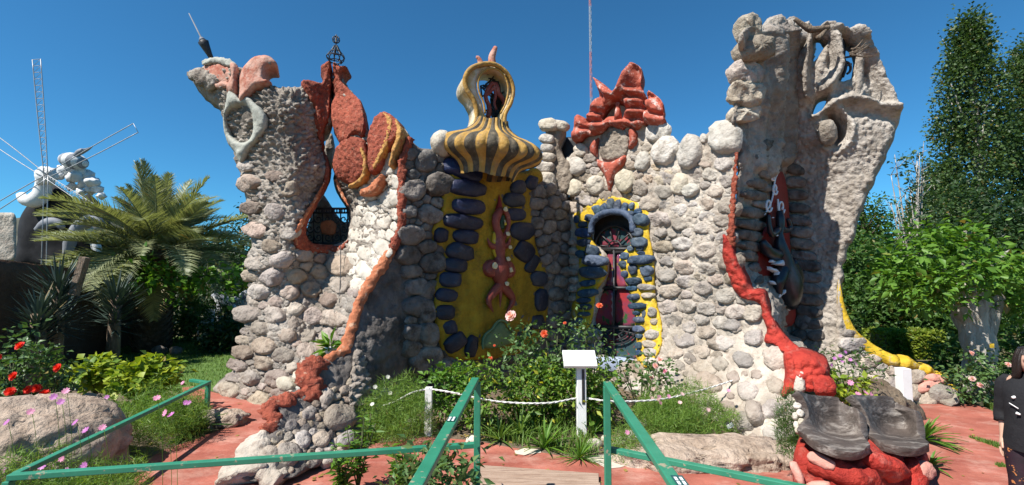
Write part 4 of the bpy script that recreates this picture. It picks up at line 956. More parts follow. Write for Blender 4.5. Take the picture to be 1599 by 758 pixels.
lay(Cw, cells([(1150, 470), (1195, 475), (1225, 545), (1215, 620), (1235, 685), (1190, 690), (1130, 668), (1090, 648), (1070, 625), (1120, 560)], [15, 11, 9, 7, 5, 4], 1.2, 93, gap=.5, dens=1.25), 'stone', M['stone'], door_wall, 14, 14, 'rubble', 93, height=.5, facet=.2)
V, F = stone_geo(Cw, ell(1180, 648, 30, 40, -5, 16, .95, 9), height=.9, seed=9, facet=.06, rings=((1, 0), (.95, .5), (.8, .82), (.45, .97))); obj('stone', V, F, M['stone'], door_wall)
# the column of flat stones left of the gable, and the black shape behind
CS = Surf([(830, 180, 10.6), (900, 180, 10.2), (830, 290, 10.6), (900, 290, 10.2)])
slab('stone_column', CS, [(852, 196), (880, 190), (886, 205), (876, 225), (882, 245), (900, 262), (890, 300), (868, 300), (852, 280), (850, 240), (854, 215)], M['mortar'], castle, thick=.6, res=3.5, relief=rough_relief(.04, .1, .03, 3, 21), round_px=8, round_m=.15, rough=1.5)
for i, (x, y, w, h, a) in enumerate([(858, 196, 32, 20, 0), (854, 217, 24, 15, 0), (855, 232, 22, 14, 5), (856, 246, 24, 15, 5), (852, 262, 30, 17, 0), (854, 281, 28, 24, 0), (876, 197, 26, 16, 12)]):
    V, F = stone_geo(CS, ell(x, y, w, h, a, 14, .75, 640 + i, .04), height=.75, seed=660 + i, facet=.06, rings=((1, 0), (.97, .5), (.8, .85), (.45, .98))); obj('stone', V, F, M['pale_stone'], door_wall)
slab('black_dormer', Surf([(860, 180, 11.0), (930, 180, 10.7), (860, 290, 11.0), (930, 290, 10.7)]), [(874, 240), (880, 216), (892, 213), (912, 222), (914, 248), (890, 256)], M['iron'], castle, thick=.4, res=4, round_px=4, round_m=.06)

# red crest over the door
CR = Surf([(900, 100, 10.0), (1040, 100, 8.4), (900, 300, 10.0), (1040, 300, 8.4)])
crz = lambda pts: [cz(*q) for q in pts]
cr_curves = [(crz(p), w, h) for p, w, h in (
    ([(325, 232), (370, 242), (425, 236)], 4, -.16), ([(330, 292), (380, 296), (430, 286)], 4, -.16), ([(325, 345), (370, 352), (420, 340)], 4, -.14),
    ([(145, 308), (180, 322), (222, 316)], 4, -.15), ([(130, 362), (170, 366), (215, 360)], 4, -.15), ([(95, 398), (125, 402), (150, 430)], 4, -.13), ([(110, 345), (125, 372), (135, 400)], 4, -.13),
    ([(282, 238), (320, 190), (338, 140), (352, 90)], 4, .10), ([(372, 95), (385, 130), (378, 165)], 8, -.22), ([(345, 185), (385, 190), (410, 185)], 4, -.12), ([(412, 195), (418, 225), (412, 250)], 3, -.10),
    ([(432, 300), (470, 325), (505, 330)], 4, -.14), ([(468, 235), (500, 270), (515, 320)], 5, -.12), ([(450, 260), (455, 290), (440, 320)], 4, .10), ([(420, 285), (425, 320), (415, 360)], 4, -.16),
    ([(185, 150), (215, 195), (245, 225)], 6, .12), ([(212, 232), (205, 260), (215, 290)], 4, -.10), ([(370, 215), (380, 215)], 6, .08), ([(375, 265), (385, 265)], 6, .08), ([(365, 320), (375, 320)], 6, .08), ([(185, 290), (190, 290)], 6, .08), ([(165, 340), (175, 342)], 6, .08), ([(165, 392), (180, 390)], 6, .08), ([(450, 350), (470, 360)], 7, .1))]
crest = slab('crest', CR, crz(((50, 430), (66, 395), (66, 350), (82, 326), (102, 326), (126, 344), (134, 322), (148, 285), (172, 248), (196, 232), (200, 200), (188, 165), (172, 140), (192, 142), (225, 165), (255, 190), (276, 205), (284, 180), (300, 140), (325, 95), (350, 58), (370, 55), (400, 72), (422, 92), (424, 120), (414, 160), (404, 186), (428, 196), (434, 215), (424, 248), (426, 280), (444, 268), (452, 240), (446, 205), (456, 196), (485, 215), (520, 245), (536, 275), (532, 325), (548, 355), (538, 382), (510, 390), (470, 380), (430, 368), (396, 398), (350, 384), (300, 390), (255, 372), (215, 412), (165, 424), (125, 428), (100, 455), (60, 456))), M['red_crest'], castle,
             [crz(((216, 352), (222, 310), (245, 275), (270, 252), (300, 246), (326, 262), (328, 305), (314, 340), (270, 358)))], lift=.10, thick=.5, res=2.0, relief=curves_relief(cr_curves, soft_relief(.02, 4, .012, 12, 24)), round_px=7, round_m=.16, rough=.6, puff=.07)
slab('crest_back', Surf([(900, 100, 10.35), (1040, 100, 8.75), (900, 300, 10.35), (1040, 300, 8.75)]), [cz(*q) for q in ((205, 370), (215, 290), (260, 245), (335, 250), (340, 350), (280, 390))], M['white_plaster'], castle, thick=.1, res=4, round_px=3, round_m=.03)
def medal(pts, rad, name='medallion_rim', lift=.08, m=None): return strip(Cw, [cz(*q) for q in pts], rad, name, m or M['red_crest'], crest, lift, .15, 27, 9)
medal([(215, 415), (225, 385), (262, 365), (305, 385), (325, 400)], [.06, .09, .10, .09, .05])
slab('medallion', Cw, [cz(*q) for q in ((200, 440), (225, 405), (265, 390), (320, 400), (345, 440), (342, 500), (325, 540), (280, 560), (220, 560), (192, 520))], M['mortar'], crest, lift=.06, thick=.15, res=2.6, relief=rough_relief(.03, .05, .01, 5, 28), round_px=4, round_m=.04)
slab('medallion_rim', Cw, [cz(*q) for q in ((342, 400), (372, 390), (394, 425), (392, 470), (372, 500), (344, 508), (350, 460))], M['red_crest'], crest, lift=.07, thick=.2, res=3, round_px=6, round_m=.08, puff=.05)
slab('medallion_rim', Cw, [cz(*q) for q in ((200, 440), (170, 455), (146, 480), (148, 520), (176, 550), (188, 545), (190, 490))], M['red_crest'], crest, lift=.07, thick=.2, res=3, round_px=6, round_m=.08, puff=.04)
slab('medallion_point', Cw, [cz(*q) for q in ((184, 552), (215, 566), (260, 568), (300, 548), (336, 530), (330, 575), (300, 610), (275, 650), (262, 700), (254, 733), (244, 715), (232, 660), (212, 620), (188, 590))], M['red_crest'], crest, lift=.08, thick=.2, res=3, round_px=7, round_m=.08, puff=.05)
mb = MB(); c0 = CR.S([cz(280, 310)[0]], [cz(280, 310)[1]])[0]
mb.tube([c0 + [0, 0, -.16], c0 + [0, 0, .02], c0 + [0, 0, .1], c0 + [0, 0, .17]], [.08, .06, .035, .05], 10); mb.build('figurine', M['red_crest'], crest)

# red edge of the sunlit wall
strip(Cw, [(1154, 240), (1151, 270), (1149, 300), (1146, 345), (1143, 385)], [.015, .035, .045, .05, .07], 'painted_edge', M['red_rough'], door_wall, .06, .35, 85, grit=.03)
edge = [(1136, 366), (1146, 374), (1156, 398), (1166, 425), (1178, 448), (1199, 456), (1210, 495), (1230, 528), (1252, 556), (1260, 580), (1226, 562), (1214, 546), (1200, 542), (1203, 520), (1192, 480), (1184, 470), (1166, 466), (1153, 450), (1144, 428), (1136, 398)]
slab('painted_edge', Cw, edge, M['red'], door_wall, lift=.13, thick=.4, res=2.4, relief=rough_relief(.03, .10, .04, 4, 86), round_px=6, round_m=.10, rough=1.2)
RB = Surf([(1220, 550, 6.35), (1300, 550, 6.1), (1220, 630, 6.15), (1300, 630, 6.0)])
slab('painted_block', RB, [(1222, 556), (1250, 552), (1275, 558), (1292, 568), (1297, 590), (1294, 612), (1268, 618), (1240, 616), (1222, 626), (1216, 618), (1224, 590)], M['red'], door_wall, lift=.05, thick=.6, res=3, relief=rough_relief(.04, .11, .06, 3, 87), round_px=12, round_m=.25, rough=1.5)
slab('plaster_patch', RB, [(1238, 612), (1242, 588), (1252, 582), (1255, 600), (1254, 614)], M['plaster'], door_wall, lift=.09, thick=.1, res=3, relief=rough_relief(.02, .06, .01), round_px=3, round_m=.03)
V, F = blob_geo(P(1286, 604, 6.0), (.13, .12, .14), None, 3, .2, 2, 5); obj('painted_knob', V, F, M['red'], door_wall)

# ---- shaded recess and right tower --------------------------------------------------------------------------
Rc = [(1152, 235, 7.3), (1148, 300, 7.25), (1144, 380, 7.25), (1172, 456, 7.1), (1212, 505, 6.85), (1250, 560, 6.5), (1175, 80, 7.35), (1150, 140, 7.3)]
R = Surf(Rc + [(1205, 60, 7.9), (1205, 140, 8.0), (1235, 100, 8.7), (1262, 60, 9.0), (1228, 200, 8.9), (1222, 300, 9.0), (1222, 420, 9.15), (1230, 520, 9.0), (1262, 580, 8.6), (1190, 300, 8.2), (1185, 420, 8.3), (1190, 180, 7.95)], reg=3e-4)
r_out = [(1150, 120), (1158, 85), (1150, 52), (1170, 34), (1190, 44), (1206, 32), (1222, 32), (1226, 40), (1240, 34), (1252, 44), (1266, 46), (1275, 60), (1268, 100), (1262, 200), (1245, 280), (1240, 400), (1248, 520), (1285, 590), (1256, 600), (1232, 545), (1211, 505), (1196, 468), (1172, 457), (1157, 426), (1144, 385), (1148, 300), (1152, 235), (1141, 190)]
flutes = [([(1202, 50), (1206, 130), (1204, 220), (1199, 270)], 9, .22), ([(1226, 50), (1229, 130), (1224, 230), (1218, 250)], 9, .22), ([(1249, 60), (1246, 130), (1238, 220)], 8, .2), ([(1182, 90), (1186, 150), (1180, 260)], 8, .18), ([(1215, 60), (1217, 150), (1212, 280)], 4, -.12), ([(1238, 60), (1238, 150), (1228, 260)], 4, -.12)]
recess = slab('recess_wall', R, r_out, M['tower'], castle, thick=.6, res=3.2, relief=curves_relief(flutes, rough_relief(.03, .11, .07, 2, 29)), round_px=10, round_m=.16, rough=2, seed=29)
E = Surf([(1200, 60, 8.5), (1200, 300, 9.25), (1205, 420, 9.3), (1222, 200, 8.9), (1215, 540, 9.2), (1262, 120, 8.35), (1260, 300, 8.9), (1262, 420, 8.95), (1262, 560, 8.8), (1300, 60, 8.15), (1310, 200, 8.3), (1310, 320, 8.5), (1300, 430, 8.6), (1312, 600, 8.3), (1400, 170, 8.05), (1360, 90, 8.1), (1370, 280, 8.2), (1330, 380, 8.35)], reg=3e-4)
e_out = [(1205, 220), (1222, 150), (1240, 90), (1258, 60), (1262, 42), (1275, 40), (1290, 31), (1306, 36), (1318, 42), (1332, 37), (1345, 50), (1357, 60), (1367, 75), (1380, 105), (1393, 135), (1402, 160), (1407, 174), (1403, 200), (1391, 232), (1366, 281), (1346, 331), (1333, 371), (1322, 395), (1315, 445), (1317, 490), (1327, 520), (1330, 600), (1300, 632), (1240, 630), (1215, 560), (1200, 400)]
h1 = [(1269, 52), (1279, 50), (1283, 60), (1290, 60), (1279, 82), (1271, 91), (1268, 70)]
h2 = [(1309, 56), (1318, 58), (1328, 66), (1333, 78), (1331, 114), (1308, 122), (1316, 108), (1317, 90), (1315, 72)]
h3 = [(1269, 175), (1271, 158), (1276, 150), (1292, 145), (1290, 156), (1283, 166)]
bz = lambda x, y: (1130 + x / 3.157, 10 + y / 3.157)
e_curves = [(pts, w, h) for pts, w, h in (
    ([bz(*q) for q in ((470, 95), (510, 75), (560, 100), (625, 95), (680, 140))], 8, .16),
    ([bz(*q) for q in ((545, 160), (552, 220), (562, 300), (530, 365), (500, 420))], 7, .22),
    ([bz(*q) for q in ((528, 170), (530, 230), (528, 300))], 4, -.14),
    ([bz(*q) for q in ((670, 140), (735, 220), (790, 340), (840, 440), (868, 500))], 13, .16),
    ([bz(*q) for q in ((700, 290), (740, 360), (770, 440))], 10, -.20),
    ([bz(*q) for q in ((540, 470), (620, 455), (700, 468), (780, 490), (860, 510))], 6, .17),
    ([bz(*q) for q in ((620, 520), (700, 520), (790, 540), (850, 560))], 8, -.08),
    ([bz(*q) for q in ((450, 530), (500, 505), (560, 505), (612, 548), (630, 610), (600, 680), (550, 705), (500, 690))], 6, .14),
    ([bz(*q) for q in ((535, 545), (580, 590), (575, 640), (545, 672))], 10, -.5),
    ([bz(*q) for q in ((440, 200), (440, 300), (430, 420), (400, 520))], 6, -.10),
    ([(1262, 60), (1258, 110), (1262, 150)], 7, .14))]
tower2 = slab('tower', E, e_out, M['shell'], castle, [h1, h2, h3], thick=.5, res=2.7, relief=curves_relief(e_curves, rough_relief(.038, .09, .04, 2.2, 35)), round_px=13, round_m=.22, rough=2.6, seed=35)
slab('slab', E, [bz(*q) for q in ((648, 262), (690, 258), (678, 445), (640, 445))], M['tower'], tower2, lift=.03, thick=.2, res=3, round_px=3, round_m=.05, relief=soft_relief(.01, 3, .01, 12, 8))
V, F = stone_geo(E, ell(*bz(515, 622), 30, 40, 0, 18, .9, 3), height=.35, lift=.05, seed=3, facet=.12, rings=((1, 0), (.95, .6), (.8, .9), (.4, 1))); obj('stone_disc', V, F, M['stone'], tower2)
mb = MB()
IR = Surf([(1200, 40, 8.35), (1400, 40, 8.2), (1200, 200, 8.35), (1400, 200, 8.2)])
def ibar(pts, rad, mbx):
    p = resample(np.array([bz(*q) for q in pts], float), n=len(pts) * 5); mbx.tube(IR.S(p[:, 0], p[:, 1]), rad, 6)
ibar([(585, 155), (592, 200), (590, 250), (600, 300), (588, 350)], [.025, .035, .03, .03, .02], mb)
t = np.linspace(0, 1.6 * PI, 14)
ibar([(605 + 30 * math.cos(a), 182 + 28 * math.sin(a)) for a in t], .022, mb)
ibar([(600 + 26 * math.cos(a), 305 + 30 * math.sin(a)) for a in t + 2.5], .022, mb)
ibar([(590, 215), (640, 215)], .018, mb); ibar([(585, 255), (650, 245)], .018, mb); ibar([(590, 300), (630, 285)], .018, mb); ibar([(640, 370), (680, 410), (720, 440)], .014, mb)
mb.build('ironwork', M['iron'], tower2)
mb = MB(); IR = Surf([(1200, 40, 7.9), (1400, 40, 7.8), (1200, 200, 7.9), (1400, 200, 7.8)]); rngb = np.random.RandomState(3)
for k in range(9):
    a0 = (620 + rngb.uniform(0, 15), 215 + rngb.uniform(-5, 40)); a1 = (690 + rngb.uniform(-20, 55), 200 + rngb.uniform(-40, 60)); am = ((a0[0] + a1[0]) / 2, (a0[1] + a1[1]) / 2 + rngb.uniform(0, 16))
    ibar([a0, am, a1], [.016, .012, .005], mb)
mb.build('dead_branch', M['bark'], tower2); mb = MB()
ibar([(350, 62), (390, 92), (430, 115), (470, 112), (520, 105)], [.035, .045, .06, .05, .04], mb); ibar([(500, 120), (480, 145), (460, 160)], [.04, .045, .05], mb)
mb.build('dead_branch', M['bark'], tower2)
for k, (pts, rad) in enumerate([([(1203, 40), (1206, 100), (1205, 180), (1200, 270)], [.12, .17, .17, .08]), ([(1224, 40), (1227, 110), (1223, 200), (1216, 265)], [.13, .19, .19, .08]), ([(1248, 50), (1246, 110), (1240, 190)], [.11, .17, .08]), ([(1184, 60), (1187, 140), (1182, 250)], [.11, .16, .09])]):
    strip(R, pts, rad, 'flute', M['tower'], recess, -.02, .3, 730 + k, grit=.04, gs=.12)
# boulders of the outer ridge
RZ = Surf([(1130, 30, 7.1), (1260, 30, 8.0), (1130, 300, 7.1), (1260, 300, 7.9)])
for i, (x, y, w, h, a, l) in enumerate([(112, 128, 116, 136, -12, .05), (132, 228, 186, 116, -5, .08), (110, 335, 160, 110, 5, 0), (105, 440, 170, 120, 8, .02), (100, 535, 150, 80, -8, .0), (246, 150, 104, 190, 3, .02), (325, 125, 70, 130, 2, .0), (395, 145, 66, 110, 10, .03), (410, 220, 60, 50, -30, .05), (270, 340, 50, 150, 6, .1), (246, 265, 30, 60, -20, .12)]):
    x0, y0 = bz(x, y); q = ell(x0, y0, w / 3.157, h / 3.157, a, 30, .66, 680 + i, .03)
    dd = float(R.d([x0], [y0])[0]) if x > 200 else 7.14
    sf = Surf([(1000, 0, dd + .0), (1400, 0, dd + .6), (1000, 400, dd), (1400, 400, dd + .6)])
    V, F = stone_geo(sf, q, height=.5, embed=.8, seed=700 + i, facet=.12, lift=l, rough=.34, rings=((.92, 0), (1.0, .35), (.92, .75), (.78, .92), (.55, .98), (.28, 1.0)))
    V = V + np.random.RandomState(i).uniform(-.012, .012, V.shape); obj('boulder', V, F, M['tower'] if x > 200 else M['pale_stone'] if y > 500 else M['stone'], recess)
# ledge stones left and right of the red panel
wz = lambda x, y: (1140 + x / 2.23, 220 + y / 2.23)
for i, (x, y, w, h, a) in enumerate([(95, 60, 60, 40, 20), (120, 20, 70, 44, 20), (145, 95, 50, 34, 10), (120, 120, 56, 34, 15), (85, 150, 70, 34, 10), (115, 165, 50, 28, 5), (75, 190, 80, 34, 12), (100, 222, 60, 30, 8), (62, 250, 90, 38, 8), (65, 292, 100, 40, 8), (60, 332, 96, 40, 10), (60, 368, 90, 36, 12), (55, 402, 84, 36, 14), (80, 442, 44, 34, 10), (95, 490, 30, 30, 0)]):
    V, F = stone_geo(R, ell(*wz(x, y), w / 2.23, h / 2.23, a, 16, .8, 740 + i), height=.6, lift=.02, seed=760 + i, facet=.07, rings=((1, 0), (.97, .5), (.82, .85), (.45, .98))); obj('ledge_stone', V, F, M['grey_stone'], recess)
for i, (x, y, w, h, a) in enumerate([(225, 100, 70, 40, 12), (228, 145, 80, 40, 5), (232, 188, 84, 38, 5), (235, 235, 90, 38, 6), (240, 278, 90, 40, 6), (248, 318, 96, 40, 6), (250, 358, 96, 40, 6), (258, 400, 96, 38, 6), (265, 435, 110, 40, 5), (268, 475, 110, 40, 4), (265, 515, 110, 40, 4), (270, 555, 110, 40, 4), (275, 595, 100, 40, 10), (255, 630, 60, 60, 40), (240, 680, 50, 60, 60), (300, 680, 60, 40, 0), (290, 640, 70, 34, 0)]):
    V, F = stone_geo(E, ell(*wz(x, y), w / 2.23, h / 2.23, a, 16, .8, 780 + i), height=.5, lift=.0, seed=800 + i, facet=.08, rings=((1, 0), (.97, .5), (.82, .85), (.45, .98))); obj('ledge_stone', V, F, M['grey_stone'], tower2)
NP = Surf([(1180, 240, 8.0), (1240, 240, 8.8), (1180, 500, 8.0), (1240, 500, 8.8)])
red_panel = slab('red_panel', NP, [wz(*q) for q in ((165, 85), (185, 110), (198, 160), (206, 250), (210, 370), (222, 520), (222, 640), (110, 620), (95, 420), (110, 330), (135, 250), (150, 160))], M['dark_red'], recess, thick=.3, res=4, round_px=3, round_m=.04, relief=soft_relief(.01, 3, .005, 10, 7))
def sw(pts, r=.02, lift=.03):
    mb = MB(); p = resample(np.array([wz(*q) for q in pts], float), n=len(pts) * 5); mb.tube(NP.S(p[:, 0], p[:, 1]) + np.array([0, -lift - .03, 0]), r, 6); mb.build('scroll', M['white_gloss'], red_panel)
for cx, cy, rx, ry in ((150, 170, 9, 22), (128, 226, 12, 26), (172, 232, 12, 28), (143, 128, 7, 14)):
    sw([(cx + rx * math.cos(a) * (1 - a / 11), cy + ry * math.sin(a) * (1 - a / 11)) for a in np.linspace(.4, 7.4, 14)], .022)
sw([(112, 260), (122, 245), (140, 205), (150, 140), (160, 115)], .016); sw([(160, 205), (162, 245), (180, 275)], .016)
sw([(205, 540), (218, 500), (212, 450), (222, 420)], .012); sw([(180, 560), (200, 590), (215, 540)], .012)
mb = MB()
def sc(pts, rad, mbx, lift=.15):
    p = resample(np.array([wz(*q) for q in pts], float), n=14); mbx.tube(NP.S(p[:, 0], p[:, 1]) + np.array([0, -lift, 0]), rad, 10, noise=.1, seed=3)
sc([(157, 248), (158, 268), (156, 285), (158, 310), (155, 345), (160, 380), (172, 430), (180, 480), (190, 540), (200, 580)], [.05, .085, .05, .1, .13, .17, .24, .26, .22, .08], mb)
sc([(160, 310), (185, 315), (192, 300), (183, 275)], [.07, .05, .045, .03], mb); sc([(150, 312), (128, 330), (120, 300), (118, 262)], [.07, .05, .04, .03], mb)
sc([(150, 400), (120, 390), (104, 370), (98, 350)], [.1, .1, .1, .05], mb); sc([(170, 440), (150, 490), (152, 540)], [.14, .12, .05], mb); sc([(195, 420), (215, 470), (214, 540)], [.1, .12, .05], mb)
statue = mb.build('statue', M['black_gloss'], recess)
rngw = np.random.RandomState(11)
for i, (x, y, w, h, a) in enumerate([(187, 365, 22, 10, 20), (165, 400, 34, 12, -20), (200, 395, 26, 12, 30), (182, 425, 44, 20, -10), (150, 450, 34, 10, 30), (205, 440, 30, 14, 40), (175, 470, 22, 26, 0), (200, 485, 20, 30, 10), (150, 495, 20, 10, 40), (190, 520, 10, 30, 20), (170, 540, 24, 9, -40), (208, 530, 8, 36, 5), (147, 420, 16, 10, 0), (162, 330, 10, 6, 0), (150, 268, 6, 4, 0), (196, 455, 20, 8, -30)]):
    NF = Surf([(1180, 240, 7.76), (1240, 240, 8.5), (1180, 500, 7.72), (1240, 500, 8.46)])
    V, F = stone_geo(NF, ell(*wz(x, y), w / 2.23, h / 2.23, a, 12, 1, 820 + i, .25), height=.6, embed=1.2, seed=i, facet=.1); obj('white_patch', V, F, M['white_gloss'], statue)

# ---- low wall with yellow coping sweeping down to the right -----------------------------------------------
LW = Surf([(1312, 480, 8.35), (1330, 530, 8.3), (1390, 570, 8.2), (1480, 610, 7.9), (1312, 620, 8.2), (1400, 625, 7.9), (1495, 634, 7.5), (1420, 580, 8.1)], reg=1e-3)
low_wall = slab('low_wall', LW, [(1308, 440), (1316, 480), (1327, 518), (1350, 544), (1384, 567), (1430, 578), (1472, 596), (1496, 618), (1496, 634), (1440, 632), (1400, 628), (1340, 636), (1300, 630)], M['plaster'], castle, thick=.45, res=4, relief=rough_relief(.04, .12, .03, 3, 45), round_px=6, round_m=.06, rough=1.5)
lay(LW, cells([(1318, 500), (1345, 545), (1384, 572), (1440, 588), (1490, 615), (1492, 632), (1440, 630), (1390, 610), (1330, 560)], [10, 8, 6, 5, 4], 1.5, 46, gap=.08), 'stone', M['stone'], low_wall, 16, 10, 'rubble', 46, height=.5, facet=.2)
def coping(pts, rad, seed): 
    p = resample(np.array(pts, float), n=20); mb = MB(); W = LW.S(p[:, 0], p[:, 1]) + np.array([0.02, .08, .03]); mb.tube(W, rad, 10, noise=.12, seed=seed, flat=((0, 0, 1), .55)); mb.build('yellow_coping', M['bright_yellow'], low_wall)
coping([(1313, 440), (1316, 478), (1327, 515), (1350, 542), (1384, 564), (1400, 569)], [.015, .05, .09, .13, .19, .2], 1)
coping([(1392, 568), (1412, 571), (1432, 576)], [.14, .24, .14], 2); coping([(1430, 578), (1444, 581), (1458, 587)], [.14, .2, .12], 3); coping([(1456, 590), (1470, 594), (1482, 602)], [.12, .18, .1], 4); coping([(1476, 607), (1486, 611), (1494, 616)], [.08, .13, .07], 5)
for i, q in enumerate([(1445, 608, 30, 16, 0), (1455, 596, 36, 14, 10), (1470, 622, 40, 14, 0)]):
    V, F = stone_geo(LW, ell(*q, 12, .8, 840 + i), height=.7, lift=.05, seed=850 + i); obj('stone', V, F, M['pink_rock'] if i < 2 else M['stone'], low_wall)

# ================================================================== GROUND, PATHS, HILLS
GV = np.array([[-900, -300, 0], [900, -300, 0], [900, 1500, 0], [-900, 1500, 0]], float)
o = obj('ground', GV, [(0, 1, 2, 3)], M['ground'], smooth=False); o['kind'] = 'structure'
def sheet(name, px_poly, m, z, kind='structure', step=.25, rough=.03, extra=None):
    poly = np.array([G(x, y)[:2] if len(q) == 2 else np.array(q[:2]) for q in px_poly for x, y in [q[:2]]]) if extra is None else np.array(extra, float)
    lp = loop_pts(poly, step, False, rough / max(step, .01) * step, 5)
    n = len(lp)
    r = delaunay_2d_cdt([Vector(p) for p in lp], [(i, (i + 1) % n) for i in range(n)], [], 0, 1e-5)
    vs = np.array([v[:] for v in r[0]]); F = [f for f in r[2]]
    cx = np.array([vs[list(f)].mean(0) for f in F]); ok = inside(cx[:, 0], cx[:, 1], lp)
    V = np.c_[vs, np.full(len(vs), z)]
    F = [f for f, k in zip(F, ok) if k]
    o = obj(name, V, F, m, None, False); o['kind'] = kind
    me = o.data
    if len(me.polygons) and me.polygons[0].normal.z < 0: me.flip_normals()
    return o
path_px = [(284, 606), (300, 604), (330, 613), (440, 640), (460, 655), (520, 702), (600, 692), (665, 684), (742, 690), (775, 697), (830, 706), (940, 724), (1000, 712), (1090, 700), (1240, 700), (1300, 690), (1400, 640), (1440, 632), (1500, 632), (1530, 634), (1560, 648), (1599, 668), (1700, 700), (1800, 740)]
pp = [G(*q)[:2] for q in path_px] + [np.array((6.5, 3.0)), np.array((6.5, -3)), np.array((-3.6, -3)), np.array((-3.7, 3.5))] + [G(*q)[:2] for q in [(205, 758), (200, 735), (250, 705), (300, 688), (352, 668), (372, 655), (340, 640), (300, 640), (284, 625)]]
sheet('red_path', None, M['path'], .008, extra=pp)
for poly in ([(800, 706), (815, 702), (840, 704), (842, 709), (815, 713), (802, 711)], [(905, 716), (935, 712), (985, 714), (1010, 720), (985, 726), (965, 732), (945, 734), (930, 726)]):
    sheet('cement_patch', poly, M['cement'], .013)
bed = [G(*q)[:2] for q in [(600, 692), (665, 684), (742, 690), (775, 697), (830, 706), (940, 724), (1000, 714), (1090, 702), (1240, 702), (1260, 640), (1000, 598), (760, 600), (640, 610), (560, 676)]]
sheet('garden_bed', None, M['soil'], .006, extra=bed)
bed2 = [(-9, 9.2), (-5.4, 8.3), (-4.6, 7.0), (-3.7, 5.2), (-3.75, 3.2), (-9, 3.0)]
sheet('flower_bed', None, M['soil'], .006, extra=bed2)
lawn = [(-12.5, 9.0), (-5.2, 8.6), (-4.6, 9.4), (-5.0, 16), (-14, 16)]
sheet('lawn', None, M['lawn'], .004, extra=lawn)
rng = np.random.RandomState(2)
def blades(pts, h, w, name, m, kind='stuff', parent=None, lean=.5, seed=0):
    rng = np.random.RandomState(seed); n = len(pts)
    a = rng.uniform(0, 2 * PI, n); hh = h * rng.uniform(.5, 1.2, n); ln = lean * rng.uniform(.1, 1, n) * hh
    dx = np.stack([np.cos(a), np.sin(a), 0 * a], 1); sd = np.stack([-np.sin(a), np.cos(a), 0 * a], 1) * (w / 2)
    base = pts; mid = pts + dx * (ln * .35)[:, None] + np.array([0, 0, 1]) * (hh * .6)[:, None]; tip = pts + dx * ln[:, None] + np.array([0, 0, 1]) * hh[:, None]
    V = np.stack([base - sd, base + sd, mid + sd * .8, mid - sd * .8, tip], 1).reshape(-1, 3)
    i = np.arange(n)[:, None] * 5
    F = np.concatenate([i + [0, 1, 2], i + [0, 2, 3], i + [3, 2, 4]])
    return obj(name, V, F, m, parent, False, kind=kind)
def scatter_poly(poly, n, seed=0):
    rng = np.random.RandomState(seed); poly = np.asarray(poly, float); lo, hi = poly.min(0), poly.max(0)
    q = rng.uniform(0, 1, (int(n * 3), 2)) * (hi - lo) + lo; q = q[inside(q[:, 0], q[:, 1], poly)][:n]
    return np.c_[q, np.zeros(len(q))]
blades(scatter_poly([(-12.5, 9.0), (-5.2, 8.8), (-4.9, 9.6), (-5.2, 16), (-14, 16)], 26000, 3), .05, .012, 'grass', M['grass'])
blades(scatter_poly([G(*q)[:2] for q in ((1535, 634), (1565, 640), (1640, 640), (1700, 690), (1599, 664))], 9000, 4), .09, .012, 'grass', M['grass'])
blades(np.vstack([scatter_poly([G(*q)[:2] for q in ((1512, 684), (1545, 692), (1599, 706), (1650, 715), (1620, 716), (1560, 702))], 1400, 5), scatter_poly([G(*q)[:2] for q in ((1552, 727), (1590, 732), (1560, 731))], 120, 5)]), .05, .012, 'grass', M['grass'])
# far hills
def hill(name, x0, x1, y, h, seed):
    xs = np.linspace(x0, x1, 60); V = []; F = []
    prof = h * (.55 + .45 * fbm(np.c_[xs / 60, xs * 0, xs * 0 + seed], 4, seed))
    for k, t in enumerate(np.linspace(0, 1, 8)):
        V.append(np.stack([xs, y + (1 - t) * -90 + 30 * fbm(np.c_[xs / 40, xs * 0 + k, xs * 0], 3, seed), prof * t ** 1.2 - 1], 1))
    for k in range(7):
        for i in range(59): F.append((k * 60 + i, k * 60 + i + 1, (k + 1) * 60 + i + 1, (k + 1) * 60 + i))
    V = np.concatenate(V); back = V[-60:] + np.array([0, 60, 0]); back[:, 2] = -1
    b = len(V); V = np.vstack([V, back])
    for i in range(59): F.append((7 * 60 + i, 7 * 60 + i + 1, b + i + 1, b + i))
    o = obj(name, V, F, M['hill']); o['kind'] = 'structure'
hill('hill', -420, -120, 260, 40, 3)

# ================================================================== FOLIAGE TOOLS
def leaf_geo(pts, size, seed=0, up=.35, aspect=.5, normals=None, spread=1.0):
    """many folded four-cornered leaves"""
    rng = np.random.RandomState(seed); n = len(pts)
    d = rng.normal(0, 1, (n, 3)); d[:, 2] = d[:, 2] * .6 - .15
    if normals is not None: d = d * .8 + normals * spread
    d /= np.linalg.norm(d, axis=1)[:, None]
    s = rng.normal(0, 1, (n, 3)); s[:, 2] *= (1 - up); s = s - d * (s * d).sum(1)[:, None]; s /= np.linalg.norm(s, axis=1)[:, None]
    nr = np.cross(s, d); nr *= np.sign(nr[:, 2:3] + 1e-9)
    L = size * rng.uniform(.4, 1.3, n)[:, None]
    a = pts; t = pts + d * L - nr * L * .12; m = pts + d * L * .45
    l = m + s * L * aspect * .5 + nr * L * .10; r = m - s * L * aspect * .5 + nr * L * .10
    V = np.stack([a, l, t, r], 1).reshape(-1, 3); i = np.arange(n)[:, None] * 4
    return V, np.concatenate([i + [0, 1, 2], i + [0, 2, 3]])

